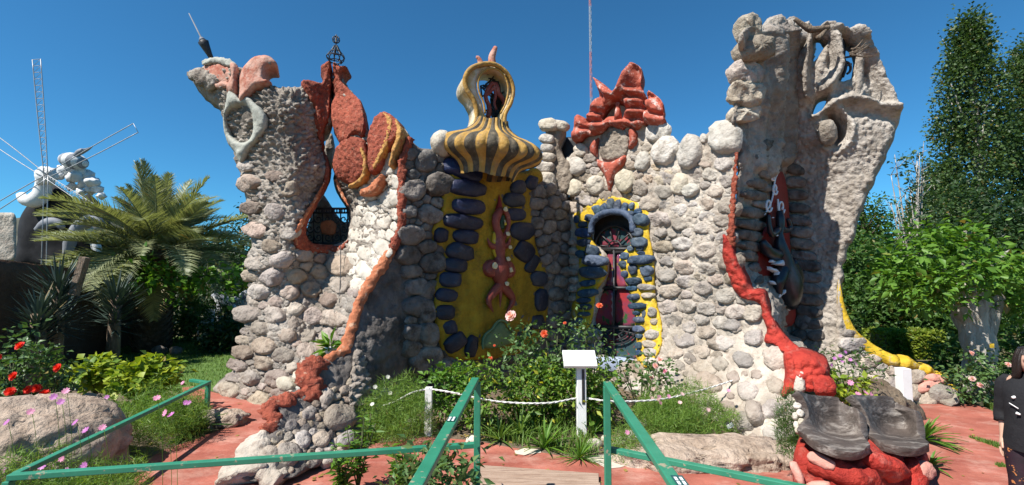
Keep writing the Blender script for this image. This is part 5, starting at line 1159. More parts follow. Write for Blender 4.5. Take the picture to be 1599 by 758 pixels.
def crown_pts(c, r, n_clump, per, cl_r, seed=0, shell=.75, squash=None, keep=None):
    """leaf points in clumps spread through an uneven crown"""
    rng = np.random.RandomState(seed)
    d = rng.normal(0, 1, (n_clump, 3)); d /= np.linalg.norm(d, axis=1)[:, None]
    rad = rng.uniform(0, 1, n_clump) ** (1 / 3.0); rad = shell * (.55 + .45 * rad) + (1 - shell) * rad
    rad *= 1 + .28 * fbm(d * 1.6 + seed, 3, seed)
    cc = np.asarray(c) + d * rad[:, None] * np.asarray(r)
    if keep is not None: cc = cc[keep(cc)]
    k = rng.uniform(.6, 1.4, len(cc))
    pts = np.repeat(cc, per, 0); nrm = np.repeat(d[:len(cc)], per, 0)
    off = rng.normal(0, 1, pts.shape) * cl_r * np.repeat(k, per)[:, None] * np.array([1, 1, .7])
    return pts + off, off / (np.linalg.norm(off, axis=1)[:, None] + 1e-9)

def foliage(name, groups, size, m, parent, seed=0, aspect=.5, up=.35):
    Vs, Fs, n = [], [], 0
    for pts, nrm in groups:
        V, F = leaf_geo(pts, size, seed + n % 97, up, aspect, nrm); Vs.append(V); Fs.append(F + n); n += len(V)
    return obj(name, np.concatenate(Vs), np.concatenate(Fs), m, parent, False)

def limbs(mb, base, top, r0, n, spread, seed=0, start=.45, up=.6, lean=(0, 0)):
    rng = np.random.RandomState(seed)
    base = np.asarray(base, float); top = np.asarray(top, float)
    mid = (base + top) / 2 + np.array([rng.uniform(-.1, .1), rng.uniform(-.1, .1), 0]) * np.linalg.norm(top - base) * .3
    tr = resample(np.array([base, mid, top]), n=14)
    mb.tube(tr, [r0 * 1.25, r0, r0 * .8, r0 * .5, r0 * .18], 9, noise=.12, seed=seed)
    for k in range(n):
        t = start + (1 - start) * (k + rng.uniform(0, 1)) / n * .95; p = tr[int(t * 13)]
        a = rng.uniform(0, 2 * PI); L = spread * rng.uniform(.5, 1) * (1.2 - t * .6)
        e = p + np.array([math.cos(a) * L, math.sin(a) * L, L * up])
        mb.tube(resample(np.array([p, (p + e) / 2 + [0, 0, -L * .08], e]), n=7), [r0 * .35 * (1.2 - t), r0 * .08], 6)

def tree(name, label, cat, base, h, crown_c, crown_r, n_clump, per, cl_r, leaf, m, bark, r0, seed=0, group=None, n_l=8, aspect=.5, extra=()):
    t = thing(name, label, cat, base, group)
    mb = MB(); b = np.asarray(base, float); limbs(mb, b, b + [0, 0, h], r0, n_l, max(crown_r) * .7, seed)
    mb.build('trunk', bark, t)
    gr = [crown_pts(crown_c, crown_r, n_clump, per, cl_r, seed)]
    for cc, rr, nc in extra: gr.append(crown_pts(cc, rr, nc, per, cl_r, seed + 5))
    foliage('crown', gr, leaf, m, t, seed, aspect)
    return t

def flower_geo(c, r, n=7, tilt=None, seed=0, cup=.2, w=.55):
    rng = np.random.RandomState(seed); c = np.asarray(c, float)
    nz = np.array([rng.uniform(-.5, .5), -.75 + rng.uniform(-.3, .3), rng.uniform(.2, .9)]) if tilt is None else np.asarray(tilt, float)
    nz /= np.linalg.norm(nz); x = np.cross(nz, [0, 0, 1.0]); x /= np.linalg.norm(x); y = np.cross(nz, x)
    V = []; F = []
    for k in range(n):
        a = 2 * PI * k / n + rng.uniform(-.1, .1); d = math.cos(a) * x + math.sin(a) * y; s = -math.sin(a) * x + math.cos(a) * y
        b = len(V)
        V += [c, c + d * r * .6 + s * r * w * .5 + nz * r * cup * .6, c + d * r + s * r * w * .25 + nz * r * cup, c + d * r - s * r * w * .25 + nz * r * cup, c + d * r * .6 - s * r * w * .5 + nz * r * cup * .6]
        F += [(b, b + 1, b + 2, b + 3, b + 4)]
    return np.array(V), F

def rose_geo(c, r, seed=0):
    V = []; F = []; n = 0
    for k, (rr, cup, m) in enumerate([(1, .25, 6), (.8, .6, 5), (.55, .9, 5), (.3, 1.2, 4)]):
        v, f = flower_geo(c, r * rr, m, None, seed, cup / rr * .8, 1.1)
        V.append(v); F += [tuple(i + n for i in q) for q in f]; n += len(v)
    return np.concatenate(V), F

def flowers(parent, pts, r, m, seed=0, kind='daisy', name='flower'):
    for i, p in enumerate(pts):
        if kind == 'daisy':
            V, F = flower_geo(p, r * .62, 8, None, seed + i)
            o = obj(name, V, F, m, parent, False)
        else:
            V, F = rose_geo(p, r, seed + i); obj(name, V, F, m, parent, False)

def shrub(name, label, cat, c, r, n_clump, per, cl_r, leaf, m, seed=0, group=None, aspect=.55, stems=6, base=None, extra=(), up=.35):
    c = np.asarray(c, float); b = np.array([c[0], c[1], 0.0]) if base is None else np.asarray(base, float)
    t = thing(name, label, cat, b, group)
    rng = np.random.RandomState(seed); mb = MB()
    for k in range(stems):
        e = c + rng.uniform(-.6, .6, 3) * np.asarray(r)
        mb.tube(resample(np.array([b + [rng.uniform(-.05, .05), rng.uniform(-.05, .05), 0], (b + e) / 2 + rng.uniform(-.05, .05, 3), e]), n=7), [.016, .006], 5)
    mb.build('stem', M['stem'], t)
    gr = [crown_pts(c, r, n_clump, per, cl_r, seed)] + [crown_pts(cc, rr, nc, per, cl_r, seed + 3) for cc, rr, nc in extra]
    foliage('foliage', gr, leaf, m, t, seed, aspect, up)
    return t

def strap_plant(name, label, cat, base, n, L, w, m, seed=0, group=None, stiff=.5, mid=.5):
    """rosette or tuft of long leaves, each a bent ribbon with a fold"""
    t = thing(name, label, cat, base, group); rng = np.random.RandomState(seed); V = []; F = []
    b = np.asarray(base, float)
    for k in range(n):
        a = rng.uniform(0, 2 * PI); el = rng.uniform(.15, 1.35); l = L * rng.uniform(.7, 1.1)
        d = np.array([math.cos(a) * math.cos(el), math.sin(a) * math.cos(el), math.sin(el)]); s = np.array([-math.sin(a), math.cos(a), 0])
        i0 = len(V)
        for q, wd in ((0, .7), (.35, 1), (.7, .75), (1, .05)):
            p = b + d * l * q + np.array([0, 0, -1]) * l * (1 - stiff) * q * q * .6 + np.array([0, 0, .02])
            V += [p - s * w * wd / 2, p + np.array([0, 0, -w * .15]), p + s * w * wd / 2]
        for q in range(3):
            for z in range(2): F.append((i0 + q * 3 + z, i0 + q * 3 + z + 1, i0 + q * 3 + z + 4, i0 + q * 3 + z + 3))
    obj('foliage', np.array(V), F, m, t, True)
    return t

def feather_plant(name, label, cat, c, rad, h, n, m, seed=0, group=None, flower=None):
    """fine feathery stems (cosmos)"""
    c = np.asarray(c, float); t = thing(name, label, cat, c, group); rng = np.random.RandomState(seed)
    n = n * 3
    a = rng.uniform(0, 2 * PI, n); q = np.sqrt(rng.uniform(0, 1, n)) * rad
    lump = 1 + .45 * fbm(np.c_[np.cos(a) * q * 5, np.sin(a) * q * 5, a * 0 + seed], 2, seed)
    hz = h * lump * np.sqrt(np.clip(1 - (q / rad) ** 2 * .7, 0, 1)) * rng.uniform(.02, 1, n) ** .8
    pts = np.stack([c[0] + q * np.cos(a), c[1] + q * np.sin(a), c[2] + hz], 1)
    d = rng.normal(0, 1, (n, 3)); d[:, 2] = np.abs(d[:, 2]) * 1.1; d /= np.linalg.norm(d, axis=1)[:, None]; l = rng.uniform(.05, .11, n)[:, None]
    s = np.cross(d, rng.normal(0, 1, (n, 3))); s /= np.linalg.norm(s, axis=1)[:, None]; s *= .0032
    V = np.stack([pts - s, pts + s, pts + d * l], 1).reshape(-1, 3); obj('foliage', V, np.arange(n * 3).reshape(-1, 3), m, t, False)
    k = n // 260
    pts2 = np.stack([c[0] + q[:k] * np.cos(a[:k]), c[1] + q[:k] * np.sin(a[:k]), c[2] + 0 * q[:k]], 1)
    blades(pts2, h * .9, .006, 'stalk', M['feather'], None, t, .25, seed + 1)
    if flower:
        cnt, r, mm = flower
        fp = np.stack([c[0] + rng.uniform(-rad, rad, cnt), c[1] + rng.uniform(-rad, rad * .3, cnt), c[2] + h * rng.uniform(.75, 1.2, cnt)], 1)
        flowers(t, fp, r, mm, seed)
    return t

# ================================================================== LEFT BACKGROUND
# brown wall
a0 = G(-60, 560); w0 = np.array([-9.3, 7.6, 0]); w1 = np.array([-11.2, 14.2, 0])
mb = MB(); nrm = np.array([1.0, .3, 0])
WS = 24
V = []; F = []
for i in range(WS + 1):
    t = i / WS; p = w0 + (w1 - w0) * t; top = 2.45 - .42 * t
    for z in np.linspace(0, top, 9): V.append(p + [0, 0, z])
V = np.array(V); V[:, 0] += .04 * fbm(V * 2, 3, 2)
for i in range(WS):
    for k in range(8): F.append((i * 9 + k, (i + 1) * 9 + k, (i + 1) * 9 + k + 1, i * 9 + k + 1))
nv = len(V); V2 = V + np.array([-.3, -.05, 0]); V = np.vstack([V, V2])
F += [tuple(i + nv for i in f[::-1]) for f in F]
for i in range(WS): F.append((i * 9 + 8, (i + 1) * 9 + 8, (i + 1) * 9 + 8 + nv, i * 9 + 8 + nv))
F.append(tuple(range(9)) + tuple(range(nv + 8, nv - 1, -1)))
bw = obj('brown_wall', V, F, M['brown_wall']); fix_normals(bw); tag(bw, 'dark brown rendered garden wall running back along the left edge', 'wall')
# leaning pole
mb = MB(); mb.bar(P(115, 462, 9.2), P(133, 402, 9.2), .13, .13); po = mb.build('leaning_pole', M['bark'], smooth=False, bevel=.01); tag(po, 'short weathered timber leaning against the brown wall behind the yuccas', 'post')
V = np.array(po.data.vertices[0].co[:])
# pale stone pier
mb = MB(); PS = Surf([(-40, 300, 16), (40, 300, 16.3), (-40, 420, 16), (40, 420, 16.3)])
pier = slab('stone_pier', PS, [(-50, 332), (22, 332), (26, 340), (25, 405), (-50, 405)], M['plaster'], thick=1.0, res=4, round_px=3, round_m=.05, relief=rough_relief(.03, .4, .03, 2, 3)); tag(pier, 'pale square stone pier at the far left in front of the windmill', 'pier')

# windmill
hub = P(72, 275, 18.0)
mill = thing('windmill', 'black and white sculptural windmill with thin lattice sails left of the palm', 'windmill', (hub[0], 19.5, 0))
def mp(x, y, d=18.0): return P(x, y, d)
body = MB()
MS = Surf([(0, 250, 19.2), (200, 250, 19.6), (0, 420, 19.2), (200, 420, 19.6), (100, 330, 18.9)])
slab('body', MS, [(28, 345), (40, 322), (62, 300), (85, 286), (108, 300), (122, 318), (135, 345), (148, 380), (150, 420), (20, 420), (26, 380)], M['mill_black'], mill, thick=2.5, res=5, round_px=14, round_m=.5, relief=soft_relief(.06, 1.2, .01, 6, 5))
slab('rear_body', Surf([(0, 250, 19.9), (300, 250, 20.2), (0, 420, 19.9), (300, 420, 20.2)]), [(120, 330), (135, 300), (160, 320), (175, 350), (190, 380), (196, 425), (120, 425)], M['mill_black'], mill, thick=2.2, res=5, round_px=14, round_m=.5, relief=soft_relief(.1, 1.2, .02, 6, 6))
def mt(pts, rad, name, m, d=18.6, flat=None, seed=0):
    q = resample(np.array(pts, float), n=16); mb = MB(); mb.tube(P(q[:, 0], q[:, 1], np.full(len(q), d)), rad, 10, noise=.08, seed=seed); return mb.build(name, m, mill)
mt([(32, 303), (38, 312), (52, 314), (64, 306), (68, 292), (72, 278)], [.14, .22, .3, .3, .26, .3], 'white_crescent', M['mill_white'])
rgm = np.random.RandomState(6)
for k, (x, y, r) in enumerate([(90, 274, 5), (98, 267, 6), (108, 264, 6), (118, 275, 6), (127, 268, 5), (136, 274, 6), (145, 284, 6), (152, 295, 5), (132, 288, 6), (121, 262, 4), (110, 278, 5), (141, 297, 5), (158, 306, 4), (126, 300, 5), (113, 292, 5)]):
    V, F = blob_geo(P(x, y, 18.9 + .15 * (k % 3)), np.array([1.5, 1.3, 1.35]) * r * 19 / FPX, Matrix.Rotation(rgm.uniform(-.6, .6), 3, 'Y'), 3, .38, 1.6, k + 4); obj('white_ornament', V, F, M['mill_white'], mill)
mt([(104, 400), (112, 372), (130, 350), (148, 345), (160, 360)], [.15, .22, .25, .25, .2], 'grey_swirl', M['mill_grey'], 18.5)
mt([(122, 345), (140, 360), (150, 385), (160, 410)], [.1, .16, .16, .1], 'white_swirl', M['mill_white'], 18.7)
mt([(58, 360), (72, 350), (88, 348), (98, 356)], [.12, .2, .2, .1], 'grey_swirl', M['mill_grey'], 18.5)
# striped snail head
V = []; F = []; mi = []
for k in range(18):
    ph = PI * k / 17
    for j in range(14): V.append((math.cos(ph) * .52, math.sin(ph) * math.cos(2 * PI * j / 14) * .42, math.sin(ph) * math.sin(2 * PI * j / 14) * .33))
for k in range(17):
    for j in range(14): F.append((k * 14 + j, k * 14 + (j + 1) % 14, (k + 1) * 14 + (j + 1) % 14, (k + 1) * 14 + j)); mi.append((k // 2) % 2)
Vn = np.array(V) @ np.array(Matrix.Rotation(math.radians(12), 3, 'Y')).T
obj('striped_head', Vn + mp(115, 252, 18.8), F, [M['mill_white'], M['mill_grey']], mill, midx=mi)
mt([(118, 244), (124, 238), (136, 234), (146, 228)], [.1, .12, .06, .01], 'beak', M['mill_grey'])
V, F = blob_geo(hub, (.4, .28, .38), None, 3, .25, 2.5, 3); obj('hub', V, F, M['mill_white'], mill)
for tip, wd in (((57, 93), 13), ((212, 200), 16), ((-35, 200), 16), ((-40, 345), 12), ((155, 330), 10), ((68, 430), 8)):
    a = np.array([72, 276], float); b = np.array(tip, float); d = b - a; L = np.linalg.norm(d); d /= L; n_ = np.array([-d[1], d[0]])
    mb = MB()
    for s in (-1, 1):
        q = np.array([a + n_ * s * 3, a + d * L * .5 + n_ * s * wd * .42, b + n_ * s * wd * .5])
        q = resample(q, n=12); mb.tube(P(q[:, 0], q[:, 1], np.full(len(q), 17.7)), .017, 5)
    for k in range(1, 19 if wd in (13, 10) else 2):
        t = k / 18 if wd in (13, 10) else 1.0; w_ = 3 + (wd * .5 - 3) * t; p = a + d * L * t
        mb.tube([mp(*(p - n_ * w_), 17.7), mp(*(p + n_ * w_), 17.7)], .011, 4)
        t2 = max(0, t - 1 / 18); w2 = 3 + (wd * .5 - 3) * t2; p2 = a + d * L * t2
        if wd in (13, 10): mb.tube([mp(*(p2 - n_ * w2), 17.7), mp(*(p + n_ * w_), 17.7)], .009, 4)
    mb.build('sail', M['lattice'], mill)

# radio mast far behind
mast_b = np.array([(926 - 799.5) / FPX * 70, 70.0, 0])
mast = thing('radio_mast', 'tall thin red and white lattice radio mast rising behind the castle', 'mast', mast_b)
red_, wh_ = MB(), MB()
for k in range(76):
    z0, z1 = k * 1.2, (k + 1) * 1.2; t_ = red_ if (k // 6) % 2 == 0 else wh_
    cs = [mast_b + np.array([.17 * math.cos(a), .17 * math.sin(a), 0]) for a in (.3, .3 + 2 * PI / 3, .3 + 4 * PI / 3)]
    for i in range(3):
        p, q = cs[i], cs[(i + 1) % 3]
        t_.tube([p + [0, 0, z0], p + [0, 0, z1]], .032, 4); t_.tube([p + [0, 0, z0], q + [0, 0, z1]], .02, 4)
red_.build('red_section', M['mast_red'], mast, False); wh_.build('white_section', M['lattice'], mast, False)

# palm
pb = np.array([G(236, 548)[0], G(236, 548)[1], 0.0]); pc = np.array(P(246, 392, pb[1]))
palm = thing('palm_tree', 'stout date palm with arching grey green fronds left of the castle', 'palm', pb)
rng = np.random.RandomState(9)
th_ = pc[2] - .05
mb = MB(); mb.tube(resample(np.array([pb, pb + [0, 0, th_ * .5], [pc[0], pc[1], th_]]), n=12), [.42, .40, .38, .44], 14, noise=.06); mb.build('trunk', M['palm_bark'], palm)
mb = MB()
for k in range(300):
    z = (k / 300) * th_; a = k * 2.399; r = .39 + .02 * math.sin(z * 5)
    ax = pb + (np.array([pc[0], pc[1], th_]) - pb) * (z / th_); o_ = np.array([math.cos(a), math.sin(a), 0]); s_ = np.array([-math.sin(a), math.cos(a), 0])
    p = ax * [1, 1, 0] + [0, 0, z] + o_ * r
    mb.add([p - s_ * .09, p + s_ * .09, p + o_ * .10 + [0, 0, .13] + s_ * .04, p + o_ * .10 + [0, 0, .13] - s_ * .04, p + [0, 0, .1]], [(0, 1, 2, 3), (0, 3, 4), (1, 4, 2), (3, 2, 4)])
mb.build('leaf_base', M['palm_bark'], palm, False, kind='stuff')
def frond_mesh(L, droop, seed, m):
    """one arching feather leaf along +X, base at the origin"""
    rng = np.random.RandomState(seed); V = []; F = []; n = 18
    t = np.linspace(0, 1, n); x = L * (t - .10 * droop * t ** 3); z = L * (.10 * t - droop * .55 * t ** 2.2); x = x * (1 - .12 * droop * t)
    rc = np.stack([x, 0 * t, z], 1)
    tv, tf = tube_geo(rc, [.035, .022, .006], 5); V.append(tv); F += tf; nn = len(tv)
    T = np.gradient(rc, axis=0); T /= np.linalg.norm(T, axis=1)[:, None]
    m_ = 84
    for k in range(m_):
        q = .14 + .86 * k / m_; p = np.array([np.interp(q, t, rc[:, i]) for i in range(3)]); d = np.array([np.interp(q, t, T[:, i]) for i in range(3)])
        ll = L * .22 * (math.sin(PI * min(1, q * .80 + .2)) ** .7 + .12) * rng.uniform(.85, 1.1)
        for s in (-1, 1):
            out = np.array([0, s, 0]) * .74 + d * .66 + np.array([-d[2], 0, d[0]]) * rng.uniform(.12, .5); out /= np.linalg.norm(out)
            w = .0135
            tip = p + out * ll + np.array([0, 0, -ll * rng.uniform(.05, .22)])
            V.append(np.array([p - d * w, p + d * w, p + out * ll * .5 + d * w * 1.2, tip, p + out * ll * .5 - d * w * 1.2])); F.append((nn, nn + 1, nn + 2, nn + 3, nn + 4)); nn += 5
    me = mesh_of('frond', np.concatenate(V), F, False); me.materials.append(m); return me
fm = [frond_mesh(3.05, d_, s_, M['frond']) for d_, s_ in ((.35, 1), (.55, 2), (.75, 3), (.95, 4), (.2, 5))]
fd = [frond_mesh(2.6, .8, 6, M['frond_dry'])]
heart = np.array([pc[0], pc[1], th_ + .05])
for k in range(76):
    az = k * 2.39996 + rng.uniform(-.25, .25); f = (k / 75) ** .85
    el = math.radians(84 - 98 * f + rng.uniform(-7, 7))
    me = fd[0] if (el < math.radians(-12) and rng.rand() < .5) else (fm[4] if el > 1.1 else fm[rng.randint(4)])
    o = bpy.data.objects.new('frond', me); C.objects.link(o); o.parent = palm
    o.location = tuple(heart - pb + np.array([math.cos(az), math.sin(az), 0]) * .1 + [0, 0, .1 - .35 * f])
    o.rotation_euler = Euler((rng.uniform(-.3, .3), -el, az), 'XYZ'); s_ = rng.uniform(.72, 1.0) * (1.02 if f > .3 else .85); o.scale = (s_, s_, s_)
# yuccas
yl = ['spiky dark yucca directly under the leaning timber', 'spiky blue grey yucca close against the palm trunk', 'low dark yucca nearest the brown wall at the far left']
for i, (x, y, d, h) in enumerate([(92, 448, 9.2, 1.0), (182, 462, 10.6, 1.0), (60, 490, 8.6, .8)]):
    top = P(x, y, d); b = np.array([top[0], top[1], 0])
    t = thing('yucca', yl[i], 'yucca', b, 'yuccas by the brown wall')
    mb = MB(); mb.tube([b, b + [0, 0, top[2] * .55], top], [.14, .12, .10], 9, noise=.15); mb.build('stem', M['bark'], t)
    V = []; F = []; rg = np.random.RandomState(i)
    for k in range(230):
        zz = rg.uniform(.35, 1.0) ** .6; p = b + (top - b) * zz; a = k * 2.4; el = rg.uniform(-.5, .25) + 1.25 * (zz - .45) * 1.6; l = h * rg.uniform(.65, 1) * .8
        dd = np.array([math.cos(a) * math.cos(el), math.sin(a) * math.cos(el), math.sin(el)]); s = np.array([-math.sin(a), math.cos(a), 0]); q = len(V)
        for u, wd in ((0, .03), (.5, .045), (1, .004)): V += [p + dd * l * u - s * wd / 2, p + dd * l * u + s * wd / 2]
        F += [(q, q + 1, q + 3, q + 2), (q + 2, q + 3, q + 5, q + 4)]
    obj('foliage', np.array(V), F, M['yucca'], t, False)
# dark trees behind the palm and the creeper with sunlit leaves
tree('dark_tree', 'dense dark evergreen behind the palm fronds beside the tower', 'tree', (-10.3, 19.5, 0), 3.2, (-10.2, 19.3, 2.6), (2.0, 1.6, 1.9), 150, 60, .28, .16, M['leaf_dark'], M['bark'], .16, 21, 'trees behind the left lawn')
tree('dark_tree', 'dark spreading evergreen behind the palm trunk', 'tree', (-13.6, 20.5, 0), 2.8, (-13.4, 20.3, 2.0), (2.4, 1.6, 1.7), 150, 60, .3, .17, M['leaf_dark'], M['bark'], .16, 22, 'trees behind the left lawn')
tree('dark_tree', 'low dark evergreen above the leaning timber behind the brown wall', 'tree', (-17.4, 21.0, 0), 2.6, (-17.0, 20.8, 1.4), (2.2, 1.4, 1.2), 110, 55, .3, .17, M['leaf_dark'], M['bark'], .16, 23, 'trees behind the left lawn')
cr = thing('creeper', 'bright leafy vine trained along a wire between palm and castle', 'vine', P(300, 430, 12.0))
mb = MB(); vp = resample(np.array([P(188, 428, 12.4), P(235, 438, 12.0), P(290, 436, 12.0), P(340, 430, 12.2), P(386, 440, 12.4)]), n=20); mb.tube(vp, .02, 5); mb.tube([[vp[-1][0] + .1, vp[-1][1], 0], vp[-1] + [.1, 0, .05]], .05, 6); mb.build('stem', M['stem'], cr)
rgc = np.random.RandomState(4); cp = vp[rgc.randint(0, 20, 130)] + rgc.normal(0, 1, (130, 3)) * [.3, .25, .2]
pts = np.repeat(cp, 9, 0) + rgc.normal(0, .10, (130 * 9, 3)); V, F = leaf_geo(pts, .16, 4, .7, .85); obj('foliage', V, F, M['leaf_bright'], cr, False)
# shaded shrubs under the creeper
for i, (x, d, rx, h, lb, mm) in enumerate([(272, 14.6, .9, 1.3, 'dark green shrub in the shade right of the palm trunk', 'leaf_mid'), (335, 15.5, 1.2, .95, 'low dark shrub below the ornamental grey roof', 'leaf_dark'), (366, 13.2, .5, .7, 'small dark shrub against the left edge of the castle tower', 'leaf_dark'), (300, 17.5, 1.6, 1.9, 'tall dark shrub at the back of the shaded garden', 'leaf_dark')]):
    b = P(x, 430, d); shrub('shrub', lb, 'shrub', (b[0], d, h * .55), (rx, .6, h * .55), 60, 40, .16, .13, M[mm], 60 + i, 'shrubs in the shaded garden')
# ornamental roof and little things in the shaded garden
pav = thing('pavilion', 'small garden pavilion with scalloped blue grey ornamental roof beside the tower', 'pavilion', (P(365, 430, 16)[0], 16.5, 0))
PV = Surf([(320, 440, 16), (420, 440, 16), (320, 500, 16), (420, 500, 16)])
slab('roof', PV, [(328, 461), (338, 460), (350, 465), (362, 467), (372, 462), (384, 454), (400, 448), (420, 446), (420, 476), (400, 478), (384, 479), (366, 477), (350, 474), (338, 470)], M['mill_grey'], pav, thick=1.4, res=3, round_px=4, round_m=.1)
strip(PV, [(354, 456), (356, 465), (366, 470), (378, 466), (383, 456), (390, 462), (386, 470)], .045, 'scroll', M['mill_white'], pav, .1)
for k in range(13): strip(PV, [(336 + k * 4, 463 + min(k, 6)), (340 + k * 4, 473 + min(k, 5))], .035, 'tile', M['mill_white'], pav, .05, .05, k, 6)
for x in (342, 405): 
    mb = MB(); p = P(x, 474, 16.3); mb.tube([[p[0], p[1], 0], p], .07, 8); mb.build('post', M['mill_grey'], pav)
st = thing('garden_statue', 'small white bird statue standing under the ornamental roof', 'statue', P(365, 498, 15.6))
mb = MB(); q0 = P(365, 497, 15.6); mb.tube([q0, q0 + [0, 0, .12], q0 + [.02, 0, .28], q0 + [0, 0, .40], q0 + [-.02, 0, .46]], [.08, .13, .10, .05, .01], 10); mb.build('body', M['mill_white'], st)
mb = MB(); mb.tube([[q0[0], q0[1], 0], q0], .14, 10); mb.build('plinth', M['grey_stone'], st)
ch = thing('garden_chair', 'small pale chair in the shade right of the palm', 'chair', P(321, 505, 15.0))
mb = MB(); q0 = P(321, 503, 15.0); z0 = q0[2]
for dx in (-.14, .14):
    for dy in (-.14, .14): mb.bar([q0[0] + dx, q0[1] + dy, 0], [q0[0] + dx, q0[1] + dy, z0], .03, .03)
mb.build('leg', M['white_paint'], ch); mb = MB(); mb.box(q0, (.34, .34, .04)); mb.build('seat', M['white_paint'], ch); mb = MB(); mb.box(q0 + [0, .16, .2], (.34, .04, .36)); mb.build('backrest', M['white_paint'], ch)
for i, (x, y, d, r, lb, mm) in enumerate([(332, 516, 14.0, .28, 'yellowish garden boulder under the trees right of the palm', 'cream'), (348, 521, 13.8, .2, 'pale grey rock beside the yellowish boulder', 'pale_stone'), (250, 545, 12.6, .14, 'small stone edging the lawn by the palm foot', 'grey_stone'), (275, 543, 12.6, .12, 'small stone edging the shaded back of the lawn', 'grey_stone')]):
    p = P(x, y, d); V, F = blob_geo((p[0], p[1], r * .6), (r * 1.3, r, r), None, 3, .2, 1.3, i + 30); o = obj('garden_rock', V, F, M[mm]); tag(o, lb, 'rock', 'rocks in the shaded garden')

# ================================================================== LEFT FOREGROUND
def rock(name, label, c, r, seed, m='rock', sub=4, noise=.22, freq=1.0, R=None, boxy=.85):
    sub = 5 if max(r) > .8 else sub
    V, F = blob_geo(c, r, R, sub, noise, freq, seed, boxy); w = fbm(V * 6, 4, seed); w1, w2, _ = worley(V * 2.2 + fbm(V * 2, 2, seed)[:, None] * .3, seed); V = V + (V - np.asarray(c)) / np.linalg.norm(V - np.asarray(c), axis=1)[:, None] * (w * .03 - .06 * np.exp(-((w2 - w1) / .07) ** 2))[:, None]
    o = obj(name, V, F, M[m]); tag(o, label, 'boulder'); return o
rock('boulder', 'large pinkish granite boulder behind the green rail at lower left', (-5.15, 5.0, .2), (1.0, .7, .60), 12, noise=.16)
rock('boulder', 'smaller pale rock below the yellow green shrubs', P(140, 632, 6.6) + [0, 0, -.12], (.34, .26, .22), 13)
rock('boulder', 'flat grey rock beside the strap leaved plant at the path edge', (-4.05, 6.75, .05), (.38, .25, .17), 14)
for i, (x, y, d, r, n, lb) in enumerate([(150, 584, 7.3, (.17, .17, .21), 22, 'yellow green leafy shrub standing left of its larger twin'), (232, 590, 7.2, (.33, .26, .24), 50, 'larger yellow green leafy shrub nearest the path corner')]):
    c = P(x, y, d); shrub('leafy_shrub', lb, 'shrub', c, r, n, 22, .085, .12, M['leaf_yellow'], 80 + i, 'yellow green shrubs by the lawn', .95, up=.75)
rb_l = [('tall red rose bush at the far left edge', (22, 575), 6.2, (.34, .3, .5), [(32, 541), (22, 588), (16, 612), (-5, 560)]), ('red rose bush leaning right behind the granite boulder', (72, 596), 6.4, (.38, .3, .33), [(91, 575), (57, 607), (45, 609), (70, 615)])]
def rose_bush(label, c, r, fl, m_f, seed, n=40, leaf=.085, group=None, per=16, fr=.05, extra=()):
    t = shrub('rose_bush', label, 'rose bush', c, r, n, per, .085, leaf, M['leaf_rose'], seed, group, .62, 9, extra=extra, up=.5)
    for i, (p, mm, q) in enumerate(fl): flowers(t, [p], fr * q, mm, seed + i, 'rose')
    return t
for i, (lb, (x, y), d, r, fl) in enumerate(rb_l): rose_bush(lb, P(x, y, d), r, [(P(a, b, d - .3), M['petal_red'], 1.15) for a, b in fl], None, 90 + i, 34, group='rose bushes in the left bed')
cos = [(235, 660, 6.0, .62, .62, 'broad feathery cosmos in front of the yellow green shrubs', 3), (30, 712, 4.3, .45, .5, 'feathery cosmos at the lower left corner of the rails', 3), (150, 715, 4.25, .4, .42, 'low feathery cosmos in front of the granite boulder', 4), (275, 650, 6.6, .4, .5, 'small feathery cosmos beside the path corner', 2)]
for i, (x, y, d, rad, h, lb, nf) in enumerate(cos):
    b = P(x, y, d); feather_plant('cosmos_plant', lb, 'flower plant', (b[0], d, 0.0), rad, h, 1500 if i else 2600, M['feather'], 100 + i, 'cosmos in the left bed', (nf, .05, [M['petal_violet'], M['petal_pink']][i % 2]))
cf = thing('cosmos_plant', 'loose cosmos with pink and violet blooms in front of the boulder', 'flower plant', (-3.75, 4.2, 0), 'cosmos in the left bed')
mb = MB()
for i, (x, y, mm) in enumerate([(48, 643, 1), (118, 660, 0), (134, 672, 0), (84, 620, 0), (95, 628, 0), (160, 668, 1), (128, 730, 1), (52, 730, 0), (8, 735, 0), (103, 611, 1), (11, 660, 0), (245, 622, 1), (258, 645, 1), (267, 648, 0)]):
    p = P(x, y, 4.3 if y > 600 else 5); flowers(cf, [p], .05, M['petal_violet'] if mm == 0 else M['petal_pink'], 200 + i); mb.tube(resample(np.array([[p[0] + .1, p[1], 0], [p[0] + .03, p[1] + .05, p[2] * .6], p + [0, .01, 0]]), n=6), .0025, 4)
mb.build('stalk', M['feather'], cf)
strap_plant('agapanthus', 'tuft of strap leaves beside the path below the rail corner', 'plant', (-4.25, 6.35, 0), 46, .62, .045, M['leaf_mid'], 5, stiff=.55)
pot_p = P(516, 549, 6.9)
pt = thing('potted_plant', 'small potted plant with bright leaves on the ledge behind the buttress', 'potted plant', pot_p)
mb = MB(); mb.tube([pot_p + [0, 0, -.1], pot_p + [0, 0, 0], pot_p + [0, 0, .06]], [.06, .08, .085], 12); mb.build('pot', M['white_paint'], pt)
V, F = leaf_geo(np.repeat(pot_p[None] + [0, 0, .06], 40, 0) + np.random.RandomState(3).normal(0, .035, (40, 3)), .24, 3, .6, .3, np.random.RandomState(3).normal(0, 1, (40, 3)) * [.7, .7, .2] + [0, 0, .7]); obj('foliage', V, F, M['leaf_bright'], pt, False)

